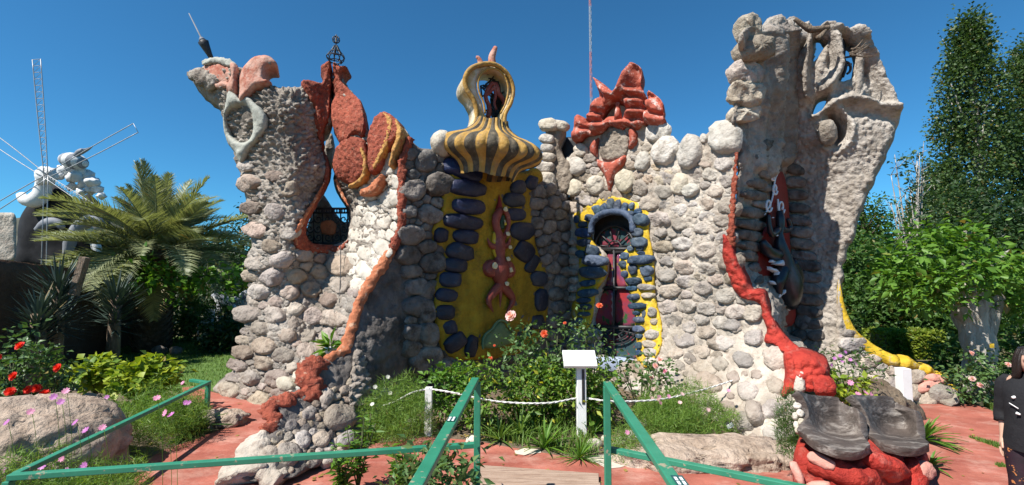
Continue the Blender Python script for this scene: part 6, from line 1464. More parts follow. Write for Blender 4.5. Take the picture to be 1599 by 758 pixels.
# ================================================================== RAILS, DECK, SIGN, ROPE
def rail_thing(label, post_pts, rails, group=None, tags=()):
    t = thing('handrail', label, 'handrail', (rails[0][0][0], rails[0][0][1], 0), group)
    for a, b, w, h in rails:
        mb = MB(); mb.bar(a, b, w, h); mb.build('rail', M['rail'], t, False, bevel=.006)
    for p, top in post_pts:
        mb = MB(); mb.bar([p[0], p[1], 0], [p[0], p[1], top], .055, .055, up=(0, 1, 0)); mb.build('post', M['rail'], t, False, bevel=.005)
    return t
HL = 1.16
pl = np.array(P(742, 594, 4.2)); pr = np.array(P(949, 600, 4.2)); HL = float(pl[2])
ln = np.array([P(658, 740, 2.35)[0] - .0, 2.35, HL]); ln = pl + (np.array([G(652, 758, HL - 0)[0], G(652, 758, HL)[1], HL]) - pl) * 1.7
rn = pr + (np.array([G(1056, 758, pr[2])[0], G(1056, 758, pr[2])[1], pr[2]]) - pr) * 1.7
hl = rail_thing('green wooden handrail on the left side of the plank ramp', [((pl[0] + .02, pl[1]), HL - .02), ((ln[0], ln[1]), HL - .02)], [(ln, pl + [0, .03, 0], .066, .036)], 'green handrails of the ramp')
hr = rail_thing('green wooden handrail on the right side of the plank ramp', [((pr[0] - .01, pr[1]), pr[2] - .02), ((rn[0], rn[1]), pr[2] - .02)], [(rn, pr + [0, .03, 0], .066, .036)], 'green handrails of the ramp')
z2 = .54
def gz(x, y, z): return G(x, y, z)
A_, B_, K_ = gz(742, 695, z2), gz(14, 745, z2), gz(325, 597, z2); K2 = gz(298, 593, z2)
lr = rail_thing('low green rail running left along the front of the red path', [((K_[0], K_[1]), z2 - .03), ((B_[0], B_[1]), z2 - .03)], [(B_, A_, .06, .045), (B_ + [0, .05, -.005], K_ + [0, .03, -.005], .06, .042), (K_ + [.0, 0, -.01], K2 + [0, 0, -.01], .06, .04)], 'low green rails')
A2, B2 = gz(952, 702, z2), gz(1250, 762, z2); B3 = A2 + (B2 - A2) * 1.6
rr_ = rail_thing('low green rail running right towards the red bench', [((B3[0], B3[1]), z2 - .03)], [(A2, B3, .06, .045)], 'low green rails')
def sticker(par, c, d, w=.05, l=.09):
    d = np.asarray(d, float); d /= np.linalg.norm(d); s = np.cross(d, [0, 0, 1]); s /= np.linalg.norm(s); c = np.asarray(c, float)
    def q(a, b, w_, l_, z): return [c + d * (a - l_ / 2) + s * (b - w_ / 2) + [0, 0, z], c + d * (a + l_ / 2) + s * (b - w_ / 2) + [0, 0, z], c + d * (a + l_ / 2) + s * (b + w_ / 2) + [0, 0, z], c + d * (a - l_ / 2) + s * (b + w_ / 2) + [0, 0, z]]
    mb = MB(); mb.add(q(0, 0, w, l, .0225), [(0, 1, 2, 3)], 0)
    for b in (-.012, .012): 
        for a in (-.022, .022): mb.add(q(a, b, .013, .036, .0235), [(0, 1, 2, 3)], 1)
    mb.build('sticker', [M['rail_dark'], M['white_paint']], par, False)
M['rail_dark'] = mat('rail_dark', (.01, .07, .075), (.015, .09, .09), 5, .4, 0)
s1 = G(705, 655, HL + .02); sticker(hl, [s1[0], s1[1], HL], ln - pl); s2 = G(1062, 752, pr[2] + .02); sticker(hr, [s2[0], s2[1], pr[2]], rn - pr, .055, .12); 
# plank deck between the handrails
deck = thing('plank_deck', 'weathered wooden plank ramp between the green handrails', 'deck', (.25, 4.9, 0))
e0 = G(752, 727, .05); e1 = G(935, 740, .05); dy = (e1 - e0); ux = dy / np.linalg.norm(dy); uy = np.array([ux[1], -ux[0], 0])
for k in range(12):
    c = (e0 + e1) / 2 + uy * (.10 + k * .225); mb = MB(); mb.box([c[0], c[1], .028 + .003 * (k % 3)], (np.linalg.norm(dy) + .03 * (k % 2), .215, .05), np.stack([ux, -uy, [0, 0, 1]], 1)); mb.build('plank', M['wood'], deck, False, bevel=.006)
# lectern sign
sp = G(908, 681); sp = np.array([sp[0], sp[1], 0])
sign = thing('sign_stand', 'white slanted sign board on a square white post among the roses', 'sign', sp)
top = P(907, 573, sp[1])[2]
mb = MB(); mb.bar(sp, [sp[0], sp[1], top], .12, .12, up=(0, 1, 0)); mb.build('post', M['white_paint'], sign, False, bevel=.006)
mb = MB(); mb.bar([sp[0] + .02, sp[1] - .061, top - .02], [sp[0] + .02, sp[1] - .061, top - .46], .035, .012, up=(0, 1, 0)); mb.build('slot', M['iron'], sign, False)
bc = P(905, 561, sp[1] - .03); Rt = Matrix.Rotation(math.radians(38), 3, 'X')
mb = MB(); mb.box(bc, (.425, .27, .045), Rt); mb.build('board', M['white_paint'], sign, False, bevel=.006)
# posts
def post(label, p, h, w=.09, cap=False):
    mb = MB(); mb.bar([p[0], p[1], 0], [p[0], p[1], h], w, w, up=(0, 1, 0)); o = mb.build('fence_post', M['white_paint'], None, False, bevel=.006); tag(o, label, 'post', 'white rope posts'); return o
p1 = G(669, 680); h1_ = float(P(671, 605, p1[1])[2]); post('short white rope post left of the handrails', p1, h1_)
p2 = np.array([P(1411, 600, 7.0)[0], 7.0, 0]); post('short white rope post behind the right seat of the bench', p2, float(P(1411, 575, 7.0)[2]), .14)
def rope(label, pts, r=.012):
    q = resample(np.array(pts), n=60); mb = MB()
    T = np.gradient(q, axis=0); T /= np.linalg.norm(T, axis=1)[:, None]; s = np.cross(T, [0, 0, 1]); s /= np.linalg.norm(s, axis=1)[:, None]; u = np.cross(s, T); a = np.arange(60) * 1.3
    for ph in (0, PI): mb.tube(q + (s * np.cos(a + ph)[:, None] + u * np.sin(a + ph)[:, None]) * r * .5, r * .7, 5)
    o = mb.build('rope', M['rope']); tag(o, label, 'rope', 'white ropes round the bed')
t1 = np.array([p1[0], p1[1], h1_ - .02])
rope('white rope sagging from the left post towards the buttress', [P(570, 640, 6.6), P(610, 630, 6.4), P(645, 613, 6.2), t1])
rope('white rope sagging between the left post and the sign post', [t1, P(705, 613, 6.1), P(775, 627, 6.1), P(850, 630, 6.1), sp + [-.06, 0, float(P(900, 622, sp[1])[2])]])
rope('white rope rising from the sign post to the sunlit wall', [sp + [.06, 0, float(P(914, 622, sp[1])[2])], P(960, 627, 6.1), P(1030, 624, 6.3), P(1090, 611, 6.5), P(1152, 592, 6.9)])

# ================================================================== CENTRE GARDEN
cen = [('large rose bush with a pink bloom below the yellow niche', (812, 560), 7.1, (.42, .34, .44), 38, [((798, 494), 'petal_pale', 1.3), ((766, 560), 'petal_orange', .5)]),
       ('rose bush with coral blooms between niche and sign', (866, 556), 7.0, (.42, .34, .50), 44, [((850, 522), 'petal_orange', .9), ((882, 505), 'petal_orange', .4), ((772, 540), 'petal_orange', .3)]),
       ('rose bush growing in front of the coloured glass door', (918, 552), 7.4, (.28, .28, .62), 30, [((936, 478), 'petal_orange', .8)]),
       ('rose bush with pale pink blooms at the right foot of the door', (1000, 588), 7.2, (.48, .34, .34), 34, [((1023, 572), 'petal_pale', .7), ((1030, 562), 'petal_pale', .7), ((1038, 580), 'petal_pink', .5), ((1017, 590), 'petal_pale', .6)])]
for i, (lb, (x, y), d, r, n, fl) in enumerate(cen): rose_bush(lb, P(x, y, d), r, [(P(a, b, d - .25), M[mm], q) for (a, b), mm, q in fl], None, 110 + i, n, group='rose bushes before the castle', per=13, leaf=.085, fr=.065)
eu = [('dark leaved evergreen shrub beside the left rope post', (706, 617), 6.5, (.36, .3, .30), 40), ('yellow variegated shrub left of the sign post', (842, 610), 6.7, (.52, .35, .40), 70), ('yellow variegated shrub right of the sign post', (925, 618), 6.6, (.30, .28, .36), 36), ('thin variegated shrub behind the left handrail post', (752, 620), 6.3, (.18, .18, .42), 24)]
for i, (lb, (x, y), d, r, n) in enumerate(eu): shrub('variegated_shrub', lb, 'shrub', P(x, y, d), r, n, 30, .08, .085, M['leaf_variegated'] if i else M['leaf_bright'], 130 + i, 'evergreen shrubs before the castle', .5)
shrub('leafy_shrub', 'glossy leaved shrub under the left handrail in the foreground', 'shrub', (-.62, 3.9, .32), (.34, .34, .33), 60, 16, .09, .10, M['leaf_rose'], 140, None, .42, 9)
for i, (x, y, d, h, n, lb) in enumerate([(560, 715, 4.7, .55, 60, 'tall leafy weed rising in front of the low left rail'), (632, 720, 4.6, .4, 26, 'small leafy weed left of the left handrail'), (535, 735, 4.6, .4, 36, 'leafy weed growing at the foot of the buttress boulders')]):
    b = np.array([P(x, y, d)[0], d, 0]); t = thing('weed', lb, 'weed', b, 'leafy weeds by the left rail'); rg = np.random.RandomState(i); mb = MB(); pts = []; nr = []
    for k in range(7):
        e = b + [rg.uniform(-.16, .16), rg.uniform(-.1, .1), h * rg.uniform(.7, 1.3)]; mb.tube([b, (b + e) / 2 + rg.uniform(-.02, .02, 3), e], [.008, .004], 4)
        for s in np.linspace(.25, 1, 12): pts += [b + (e - b) * s] * 2; a = rg.uniform(0, PI); nr += [[math.cos(a), math.sin(a), .25], [-math.cos(a), -math.sin(a), .25]]
    mb.build('stem', M['stem'], t); V, F = leaf_geo(np.array(pts), .10, i, .7, .3, np.array(nr), 2.5); obj('foliage', V, F, M['leaf_bright'], t, False)
for i, (x, y, L, n, lb) in enumerate([(812, 672, .5, 40, 'tuft of iris leaves at the front of the bed left of centre'), (850, 690, .45, 42, 'tuft of iris leaves midway before the sign'), (780, 678, .42, 32, 'tuft of iris leaves just right of the left handrail post'), (905, 706, .4, 60, 'grassy tuft at the foot of the sign post'), (872, 660, .42, 36, 'tuft of broad leaves left of the sign post foot'), (925, 668, .36, 26, 'leafy tuft right of the sign post foot'), (833, 655, .4, 30, 'tuft of iris leaves deep in the bed under the variegated shrub')]):
    b = G(x, y + 12); strap_plant('iris_tuft', lb, 'plant', (b[0], b[1], 0), n, L, .03 if i != 3 else .014, M['leaf_bright'] if i % 2 else M['grass'], 150 + i, 'leafy tufts in the bed', .6)
cc2 = [(620, 650, 6.2, .5, .62, 'feathery cosmos with white seed heads left of the rope post', 'petal_white', 4), (1085, 650, 6.5, .55, .5, 'feathery cosmos in front of the sunlit wall', 'petal_pink', 4), (1040, 655, 6.4, .45, .5, 'feathery cosmos with pink blooms behind the right handrail', 'petal_pale', 6), (985, 690, 5.5, .26, .3, 'low ferny plant at the right handrail post', 'petal_pink', 1)]
for i, (x, y, d, rad, h, lb, fm_, nf) in enumerate(cc2):
    b = P(x, y, d); feather_plant('cosmos_plant', lb, 'flower plant', (b[0], d, 0), rad, h, 2400 if i < 3 else 700, M['feather'], 160 + i, 'cosmos before the castle', (nf, .045, M[fm_]))
blades(scatter_poly([G(*q)[:2] for q in ((760, 690), (830, 702), (900, 716), (935, 716), (930, 690), (880, 660), (800, 655), (760, 660))], 900, 7), .16, .014, 'ground_cover', M['grass'], lean=.9)
blades(scatter_poly([G(*q)[:2] for q in ((575, 690), (660, 684), (650, 660), (600, 650))], 350, 8), .2, .014, 'ground_cover', M['feather'], lean=.9)
# flat granite slab and stones in front of the sunlit wall
rock('boulder', 'wide flat granite slab in front of the sunlit wall', (2.2, 5.5, -.02), (1.12, .5, .24), 31, noise=.16, freq=1.3)
for i, (x, y, r, lb) in enumerate([(968, 694, .07, 'pale cobble just right of the right handrail post'), (985, 688, .09, 'larger pale cobble beside the end of the flat granite slab'), (955, 700, .06, 'small cobble touching the right handrail post on its right'), (1000, 690, .07, 'cobble tucked against the left end of the granite slab'), (946, 690, .06, 'small cobble directly behind the right handrail post'), (930, 698, .08, 'whitish cobble left of the right handrail post at the path edge'),
                                   (645, 668, .10, 'pale stone left of the left rope post'), (700, 668, .07, 'pale stone under the dark leaved shrub by the left rope post'), (740, 695, .09, 'pale stone at the foot of the left handrail post'), (765, 590, .1, 'pale stone deep in the bed under the niche'), (1000, 668, .1, 'pale stone among the cosmos right of the sign')]):
    p = G(x, y); V, F = blob_geo((p[0], p[1], r * .5), (r * 1.1, r, r * .8), None, 2, .2, 1.2, 40 + i); o = obj('pebble', V, F, M['pale_stone']); tag(o, lb, 'stone', 'loose cobbles in the bed')
# fallen leaves and petals on the path and the bed
rgl = np.random.RandomState(12)
def litter(poly, n, size, m, seed):
    p = scatter_poly(poly, n, seed); p[:, 2] = .014; q = np.random.RandomState(seed); k = len(p); a_ = q.uniform(0, 2 * PI, k); s_ = size * q.uniform(.5, 1.3, k)
    d_ = np.stack([np.cos(a_), np.sin(a_), q.uniform(-.1, .35, k)], 1) * s_[:, None]; e_ = np.stack([-np.sin(a_), np.cos(a_), q.uniform(-.1, .35, k)], 1) * s_[:, None] * .45
    V = np.stack([p, p + d_ * .5 + e_, p + d_, p + d_ * .5 - e_], 1).reshape(-1, 3); i_ = np.arange(k)[:, None] * 4
    obj('leaf_litter', V, np.concatenate([i_ + [0, 1, 2], i_ + [0, 2, 3]]), m, None, False, kind='stuff')
litter(pp, 420, .045, M['frond_dry'], 21); litter(bed, 900, .05, M['frond_dry'], 22); litter(bed2, 500, .05, M['frond_dry'], 23)
fl_p = P(1138, 664, 6.15); mb = MB(); fl = thing('floodlight', 'small black floodlight lying at the foot of the sunlit wall', 'lamp', fl_p)
Rf = Matrix.Rotation(math.radians(-30), 3, 'Y'); mb.box(fl_p, (.10, .06, .07), Rf); mb.build('housing', M['iron'], fl, False, bevel=.006); mb = MB(); mb.box(fl_p + [0, -.034, 0], (.08, .008, .05), Rf); mb.build('lens', M['white_gloss'], fl, False)

# ================================================================== BENCH
bench = thing('bench', 'bench of two dark shell seats on a red painted rocky base', 'bench', (3.3, 4.5, 0))
BB = Surf([(1236, 690, 4.45), (1300, 720, 4.25), (1350, 700, 4.25), (1345, 760, 4.15), (1240, 780, 4.35), (1400, 745, 4.35), (1455, 720, 4.5), (1455, 780, 4.4), (1440, 700, 4.5)])
slab('base', BB, [(1246, 702), (1238, 712), (1235, 735), (1237, 770), (1250, 800), (1440, 800), (1454, 775), (1456, 735), (1452, 716), (1436, 716), (1400, 716), (1376, 710), (1352, 706), (1335, 724), (1300, 722), (1270, 708)], M['red'], bench, thick=.95, res=3, relief=rough_relief(.014, .13, .05, 2.2, 90), round_px=12, round_m=.16, rough=1.2)
slab('hollow_shade', BB, [(1366, 738), (1384, 742), (1400, 745), (1414, 742), (1416, 758), (1412, 775), (1390, 775), (1375, 755)], M['dark_red'], bench, lift=.01, thick=.1, res=3, round_px=3, round_m=.02)  # dark sheet laid on the base, painting the shade of an opening
def binflate(q, h, name, m, lift=.04): 
    V, F = stone_geo(BB, q, height=h, lift=lift, seed=int(q[0]), facet=.1, rings=((1, 0), (.95, .5), (.8, .82), (.45, .98))); obj(name, V, F, m, bench)
for q in ((1434, 733, 27, 30, 0), (1284, 721, 50, 20, 28), (1246, 738, 14, 40, -25), (1278, 762, 44, 26, 0)): binflate(ell(*q, 16, .85, 5), .45, 'rock', M['pink_rock'], .05)
for pts, rad in (([(1350, 716), (1370, 724), (1390, 732), (1412, 738)], [.05, .10, .11, .06]), ([(1416, 722), (1424, 740), (1422, 770)], [.08, .11, .11]), ([(1262, 722), (1300, 734), (1340, 746), (1362, 750)], [.06, .09, .10, .08])):
    strip(BB, pts, rad, 'rock_fold', M['red'], bench, .0, .25, 7, 12)
def seat(grid, seed):
    g = np.array(grid, float)                                  # rows lip..top, columns left..right, (px,py,depth)
    rows = np.stack([resample(r, n=30) for r in g]); cols = np.stack([resample(rows[:, k], n=26) for k in range(30)], 1)
    V = P(cols[..., 0].ravel(), cols[..., 1].ravel(), cols[..., 2].ravel()); nr_, nc_ = cols.shape[:2]
    V = V + np.array([0, 0, 1]) * (fbm(V * 9, 3, seed) * .006)[:, None]
    F = [(i * nc_ + k, i * nc_ + k + 1, (i + 1) * nc_ + k + 1, (i + 1) * nc_ + k) for i in range(nr_ - 1) for k in range(nc_ - 1)]
    o = obj('seat', V, F, M['seat'], bench); fix_normals(o)
    sm = o.modifiers.new('thickness', 'SOLIDIFY'); sm.thickness = .075; sm.offset = 0; bv = o.modifiers.new('soft', 'BEVEL'); bv.width = .022; bv.segments = 2; bv.limit_method = 'ANGLE'; bv.angle_limit = 1.0
    return o
seat([[(1246, 676, 4.42), (1274, 696, 4.2), (1312, 711, 4.08), (1342, 711, 4.1), (1359, 701, 4.2)],
      [(1250, 664, 4.48), (1280, 684, 4.36), (1310, 695, 4.26), (1336, 697, 4.26), (1354, 692, 4.33)],
      [(1256, 652, 4.55), (1276, 676, 4.58), (1302, 683, 4.62), (1330, 685, 4.6), (1351, 684, 4.5)],
      [(1254, 636, 4.58), (1272, 655, 4.74), (1300, 662, 4.82), (1326, 666, 4.76), (1349, 666, 4.6)],
      [(1247, 622, 4.58), (1264, 632, 4.78), (1300, 640, 4.88), (1322, 645, 4.82), (1347, 650, 4.66)],
      [(1240, 614, 4.6), (1262, 617, 4.82), (1300, 621, 4.93), (1316, 631, 4.88), (1342, 641, 4.72)]], 1)
seat([[(1352, 684, 4.62), (1372, 695, 4.42), (1402, 704, 4.3), (1430, 707, 4.3), (1451, 699, 4.42)],
      [(1354, 676, 4.68), (1378, 688, 4.55), (1404, 694, 4.48), (1426, 696, 4.46), (1446, 692, 4.54)],
      [(1352, 664, 4.74), (1374, 682, 4.8), (1398, 684, 4.86), (1420, 686, 4.84), (1440, 686, 4.72)],
      [(1346, 648, 4.78), (1366, 662, 4.95), (1392, 664, 5.04), (1416, 668, 5.0), (1438, 668, 4.82)],
      [(1336, 632, 4.8), (1358, 636, 5.0), (1388, 640, 5.1), (1412, 646, 5.04), (1436, 654, 4.88)],
      [(1324, 620, 4.84), (1352, 618, 5.04), (1388, 621, 5.14), (1399, 634, 5.08), (1432, 642, 4.92)]], 2)
BS = Surf([(1230, 620, 4.7), (1260, 620, 4.6), (1230, 700, 4.55), (1260, 700, 4.45)])
for i, q in enumerate([(1246, 634, 14, 12, 0), (1250, 646, 14, 12, 30), (1252, 660, 12, 12, 0), (1249, 672, 14, 14, 0), (1242, 650, 10, 12, 0), (1244, 664, 10, 12, 0), (1258, 670, 10, 10, 0)]):
    V, F = stone_geo(BS, ell(*q, 10, .85, i), height=.8, seed=i); obj('stone', V, F, M['pale_stone'], bench)
feather_plant('trailing_plant', 'wispy green plant hanging beside the left arm of the bench', 'plant', tuple(P(1231, 668, 4.85) * [1, 1, 0] + [0, 0, .25]), .12, .55, 500, M['leaf_mid'], 171)

# ================================================================== RIGHT SIDE
shrub('flowering_shrub', 'airy grey green shrub with violet flowers above the bench', 'shrub', P(1318, 585, 6.6), (.34, .3, .36), 34, 26, .09, .07, M['leaf_mid'], 180, None, .25)
vs = thing('violet_flowers', 'sprays of violet flowers on the shrub behind the bench', 'flowers', P(1312, 556, 6.5)); flowers(vs, [P(1312 + a, 556 + b, 6.4) for a, b in ((0, 0), (8, -6), (-9, 4), (16, 6), (24, 12), (3, 9), (-14, 14))], .04, M['petal_violet'], 9)
ls = shrub('leafy_plant', 'bright green leafy plant with pink blooms between the two seats', 'plant', P(1316, 606, 6.2), (.26, .2, .16), 26, 12, .06, .09, M['leaf_yellow'], 181, None, .6); flowers(ls, [P(1318, 638, 5.1), P(1312, 632, 5.1), P(1328, 598, 5.5), P(1340, 616, 5.4), P(1352, 614, 5.4), P(1360, 617, 5.4)], .055, M['petal_pink'], 20)
rock('boulder', 'brown sloping mound of earth behind the bench', P(1356, 628, 7.2) + [0, 0, -.14], (.66, .5, .46), 33, 'soil', noise=.12)
strap_plant('agapanthus', 'tuft of strap leaves growing behind the right seat of the bench', 'plant', (P(1440, 640, 6.0)[0], 6.0, 0.02), 50, .46, .035, M['leaf_bright'], 182, None, .5)
strap_plant('agapanthus', 'small tuft of leaves between right seat and path', 'plant', (P(1448, 660, 5.2)[0], 5.2, 0.02), 22, .3, .03, M['leaf_bright'], 183, None, .4)
# hedges
def hedge(label, x0, x1, y0, y1, h, m, seed, n):
    t = thing('hedge', label, 'hedge', ((x0 + x1) / 2, (y0 + y1) / 2, 0), 'clipped hedges'); rg = np.random.RandomState(seed)
    c = np.array([(x0 + x1) / 2, (y0 + y1) / 2, h / 2]); sz = np.array([x1 - x0, y1 - y0, h]) / 2
    mb = MB(); mb.box(c - [0, 0, .02], sz * 2 * .9); mb.build('core', M['stem'], t, False)
    u = rg.uniform(-1, 1, (n, 3)); ax = rg.choice(3, n, p=[.2, .4, .4]); sg = np.sign(rg.uniform(-1, 1, n)); sg[ax == 2] = 1; u[np.arange(n), ax] = sg
    pts = c + u * sz * .97 + rg.normal(0, .02, (n, 3)); nr = np.zeros((n, 3)); nr[np.arange(n), ax] = sg
    pts = pts + nr * (.04 * fbm(pts * 3, 3, seed))[:, None]
    V, F = leaf_geo(pts, .085, seed, .2, .6, nr, 1.2); obj('foliage', V, F, m, t, False); return t
hx = lambda px, d: (px - 799.5) / FPX * d
hedge('bright yellow green clipped hedge block behind the yellow topped wall', hx(1402, 11.8), hx(1466, 11.8), 11.8, 12.7, .62, M['hedge'], 1, 9000)
hedge('second yellow green hedge block left of the bright one', hx(1378, 12.0), hx(1399, 12.0), 12.0, 12.8, .60, M['hedge'], 2, 4500)
hedge('long dark hedge running behind the yellow green blocks', hx(1322, 15), hx(1452, 15), 15.0, 15.8, .55, M['leaf_dark'], 3, 12000)
# pollarded tree with pale trunk
tb = np.array([P(1532, 632, 8.4)[0], 8.4, 0.0])
wt = thing('walnut_tree', 'broad leaved tree with thick pale lopped trunk beside the path', 'tree', tb)
mb = MB(); mb.tube(resample(np.array([tb, tb + [.02, 0, .7], tb + [0, .05, 1.5], tb + [-.05, .1, 2.0]]), n=14), [.32, .225, .23, .29, .25], 20, noise=.2, seed=4, grit=.03, gs=.15)
mb.tube(resample(np.array([tb + [.12, 0, 1.0], tb + [.30, -.02, 1.5], tb + [.40, 0, 1.75]]), n=8), [.16, .14, .13], 12, noise=.1, seed=5)
for a, b in (((-.1, .1, 1.8), (-.8, .2, 2.6)), ((0, .1, 1.9), (.2, .3, 2.9)), ((-.05, .1, 1.9), (-.3, -.3, 2.8)), ((.1, .1, 1.8), (.9, .2, 2.5))): mb.tube(resample(np.array([tb + a, (2 * tb + np.array(a) + b) / 2 + [0, 0, .1], tb + b]), n=7), [.09, .03], 8)
mb.build('trunk', M['white_bark'], wt)
wc = P(1480, 408, 8.3)
foliage('crown', [crown_pts(wc, (.92, .8, .66), 95, 24, .16, 5), crown_pts(P(1575, 450, 8.6), (.6, .6, .5), 60, 26, .16, 6), crown_pts(P(1430, 448, 8.2), (.45, .45, .32), 30, 24, .14, 7)], .15, M['leaf_bright'], wt, 5, .5, .75)
mb = MB(); q0 = P(1549, 540, 8.0); mb.box(q0, (.05, .03, .07)); mb.build('yellow_tag', M['bright_yellow'], wt, False)
# poplars, conifer, bare tree, background masses
def poplar(label, px, d, ytop, wpx, seed, n=470):
    x = hx(px, d); H = float(P(px, ytop, d)[2]); t = thing('poplar', label, 'poplar', (x, d, 0), 'poplars'); rg = np.random.RandomState(seed)
    mb = MB(); b = np.array([x, d, 0.0]); mb.tube(resample(np.array([b, b + [.1, 0, H * .5], b + [0, 0, H * .98]]), n=16), [.45, .32, .2, .04], 10, noise=.1)
    for k in range(26):
        z = H * rg.uniform(.15, .85); a = rg.uniform(0, 2 * PI); l = wpx / FPX * d * .4 * rg.uniform(.6, 1); mb.tube([b + [0, 0, z], b + [math.cos(a) * l * .6, math.sin(a) * l * .6, z + l * .8], b + [math.cos(a) * l, math.sin(a) * l, z + l * 2]], [.12, .07, .02], 6)
    mb.build('trunk', M['white_bark'], t)
    R_ = wpx / FPX * d * .5; zz = H * (rg.uniform(.10, 1, n)); u = zz / H; prof = np.interp(u, [0, .12, .35, .7, .9, 1], [.5, .8, 1, .85, .5, .12])
    a = rg.uniform(0, 2 * PI, n); q = R_ * prof * np.sqrt(rg.uniform(.05, 1, n)) * (1 + .25 * fbm(np.c_[np.cos(a) * 2, np.sin(a) * 2, zz * .5], 2, seed))
    cc = np.stack([x + q * np.cos(a), d + q * np.sin(a), zz], 1)
    per = 62; pts = np.repeat(cc, per, 0); off = rg.normal(0, 1, pts.shape) * [.38, .38, .5]
    foliage('crown', [(pts + off, off / np.linalg.norm(off, axis=1)[:, None])], .21, M['leaf_poplar'], t, seed, .75)
poplar('tall poplar with pale trunk standing right of the castle', 1536, 30, 36, 96, 1)
poplar('poplar cut by the right edge of the photo', 1636, 31, 70, 100, 2)
poplar('shorter poplar to the left of the tall one', 1482, 33, 262, 96, 3, 260)
tree('conifer', 'dark green tree just right of the castle tower', 'tree', (hx(1350, 22), 22, 0), 6.0, (hx(1352, 22), 22, 3.0), (.95, .9, 2.5), 170, 46, .30, .20, M['leaf_mid'], M['bark'], .2, 41, None, 12)
bt = thing('bare_tree', 'slender half bare tree with sparse leaves before the blue sky', 'tree', (hx(1428, 20), 20, 0)); mb = MB(); rg = np.random.RandomState(8); tips = []
b0 = np.array([hx(1430, 20), 20.0, 0])
for k in range(13):
    e = b0 + [rg.uniform(-1.2, 1.0), rg.uniform(-.5, .5), rg.uniform(4.6, 7.4)]; m_ = (b0 + e) / 2 + [rg.uniform(-.1, .1), 0, .3]
    q = resample(np.array([b0 + [rg.uniform(-.2, .2), 0, 0], m_, e]), n=12); mb.tube(q, [.07, .045, .012], 5)
    for j in range(9):
        s = q[rg.randint(5, 12)]; e2 = s + [rg.uniform(-.5, .5), rg.uniform(-.3, .3), rg.uniform(.1, .7)]; mb.tube([s, e2], [.018, .006], 4); tips.append(e2)
mb.build('trunk', M['white_bark'], bt); tips = np.array(tips); tips = tips[rg.uniform(0, 1, len(tips)) < .62]; pts = np.repeat(tips, 13, 0) + rg.normal(0, .13, (len(tips) * 13, 3)); V, F = leaf_geo(pts, .17, 8, .3, .6); obj('crown', V, F, M['leaf_poplar'], bt, False)
bg = [('bushy dark tree behind the walnut crown', 1545, 18, 2.3, 2.9, 2.6, 'leaf_dark'), ('green bushy tree below the half bare tree', 1405, 17, 1.4, 1.5, 1.2, 'leaf_mid'), ('green bushy tree right beside the castle base', 1345, 16.5, 1.1, 1.7, 1.5, 'leaf_mid'), ('dark bushy tree between half bare tree and poplars', 1478, 23, 1.6, 3.4, 2.6, 'leaf_poplar'), ('dark bushy tree at the right edge below the poplars', 1620, 16, 1.8, 2.4, 2.2, 'leaf_dark'), ('low green bush behind the hedges', 1430, 15, 1.6, .9, .8, 'leaf_mid'), ('mid green tree left of the walnut trunk', 1490, 14.5, 1.2, 1.3, 1.1, 'leaf_mid')]
for i, (lb, px, d, rx, zc, rz, mm) in enumerate(bg):
    x = hx(px, d); tree('bushy_tree', lb, 'tree', (x, d, 0), zc, (x, d, zc), (rx, rx * .8, rz), 150, 48, .28, .19, M[mm], M['bark'], .14, 190 + i, 'trees behind the hedges', 8)
tree('tree_line', 'far belt of dark trees closing the garden on the right', 'trees', (hx(1480, 40), 40, 0), 4, (hx(1480, 40), 40, 2.4), (14, 2.5, 3.0), 420, 40, .7, .42, M['leaf_dark'], M['bark'], .3, 199)
for i, (lb, px, y, d, r) in enumerate([('rose bush with pink blooms left of the pale trunk', 1512, 590, 7.7, (.28, .25, .42)), ('rose bush with pink blooms right of the pale trunk', 1560, 590, 8.0, (.36, .3, .36))]):
    c = P(px, y, d); rose_bush(lb, c, r, [(P(px + a, y + b, d - .25), M['petal_pale'], .9) for a, b in (((4, -38), (6, 2), (18, 12)) if i == 0 else ((-10, 4), (14, -20)))], None, 200 + i, 34, group='rose bushes by the walnut tree')
shrub('leafy_shrub', 'dark green shrub filling the gap between hedge and pale trunk', 'shrub', P(1496, 560, 9.8), (.28, .3, .45), 40, 30, .12, .11, M['leaf_mid'], 210)
shrub('leafy_shrub', 'dark leafy shrub behind the woman at the right edge', 'shrub', P(1590, 540, 9.8), (.6, .5, .85), 70, 30, .14, .12, M['leaf_mid'], 211)
mb = MB(); mb.bar(P(1450, 585, 9.3), P(1600, 600, 9.3), .06, .05); o = mb.build('green_rail', M['rail'], None, False); tag(o, 'thin dark green rail behind the roses at the pale trunk', 'rail')

# ================================================================== PERSON
pd_ = 3.7
eye = P(1597, 569, pd_)
px0 = float(eye[0]) + .13; py0 = pd_ + .06
H_ = float(eye[2]) + .115
k_ = H_ / 1.6
person = thing('person', 'dark haired person in a black shirt and patterned leggings walking at the right edge', 'person', (px0, py0, 0))
BY = math.radians(-66)
def Q(x, y, z): return np.array([px0 + (x * math.cos(BY) - y * math.sin(BY)) * k_, py0 + (x * math.sin(BY) + y * math.cos(BY)) * k_, z * k_])
M['skin'] = mat('skin', (.46, .27, .19), (.52, .32, .23), 8, .5, .1, 60, spec=.4)
M['hair'] = mat('hair', (.012, .009, .008), (.028, .02, .016), 30, .38, .4, 80, spec=.5, stretch=(6, 6, .6))
M['black_cloth'] = mat('black_cloth', (.010, .010, .012), (.018, .018, .02), 14, .85, .3, 60)
M['leggings'] = mat('leggings', (.012, .010, .012), (.03, .012, .02), 9, .6, .1, 40, c3=(.42, .16, .05), c3_scale=11, c3_lo=.55, c3_hi=.58, c3_detail=3)
M['shoe'] = mat('shoe', (.03, .03, .035), (.06, .06, .07), 8, .6, .1, 40)
M['eye'] = mat('eye', (.02, .014, .01), (.03, .02, .015), 8, .2, 0)
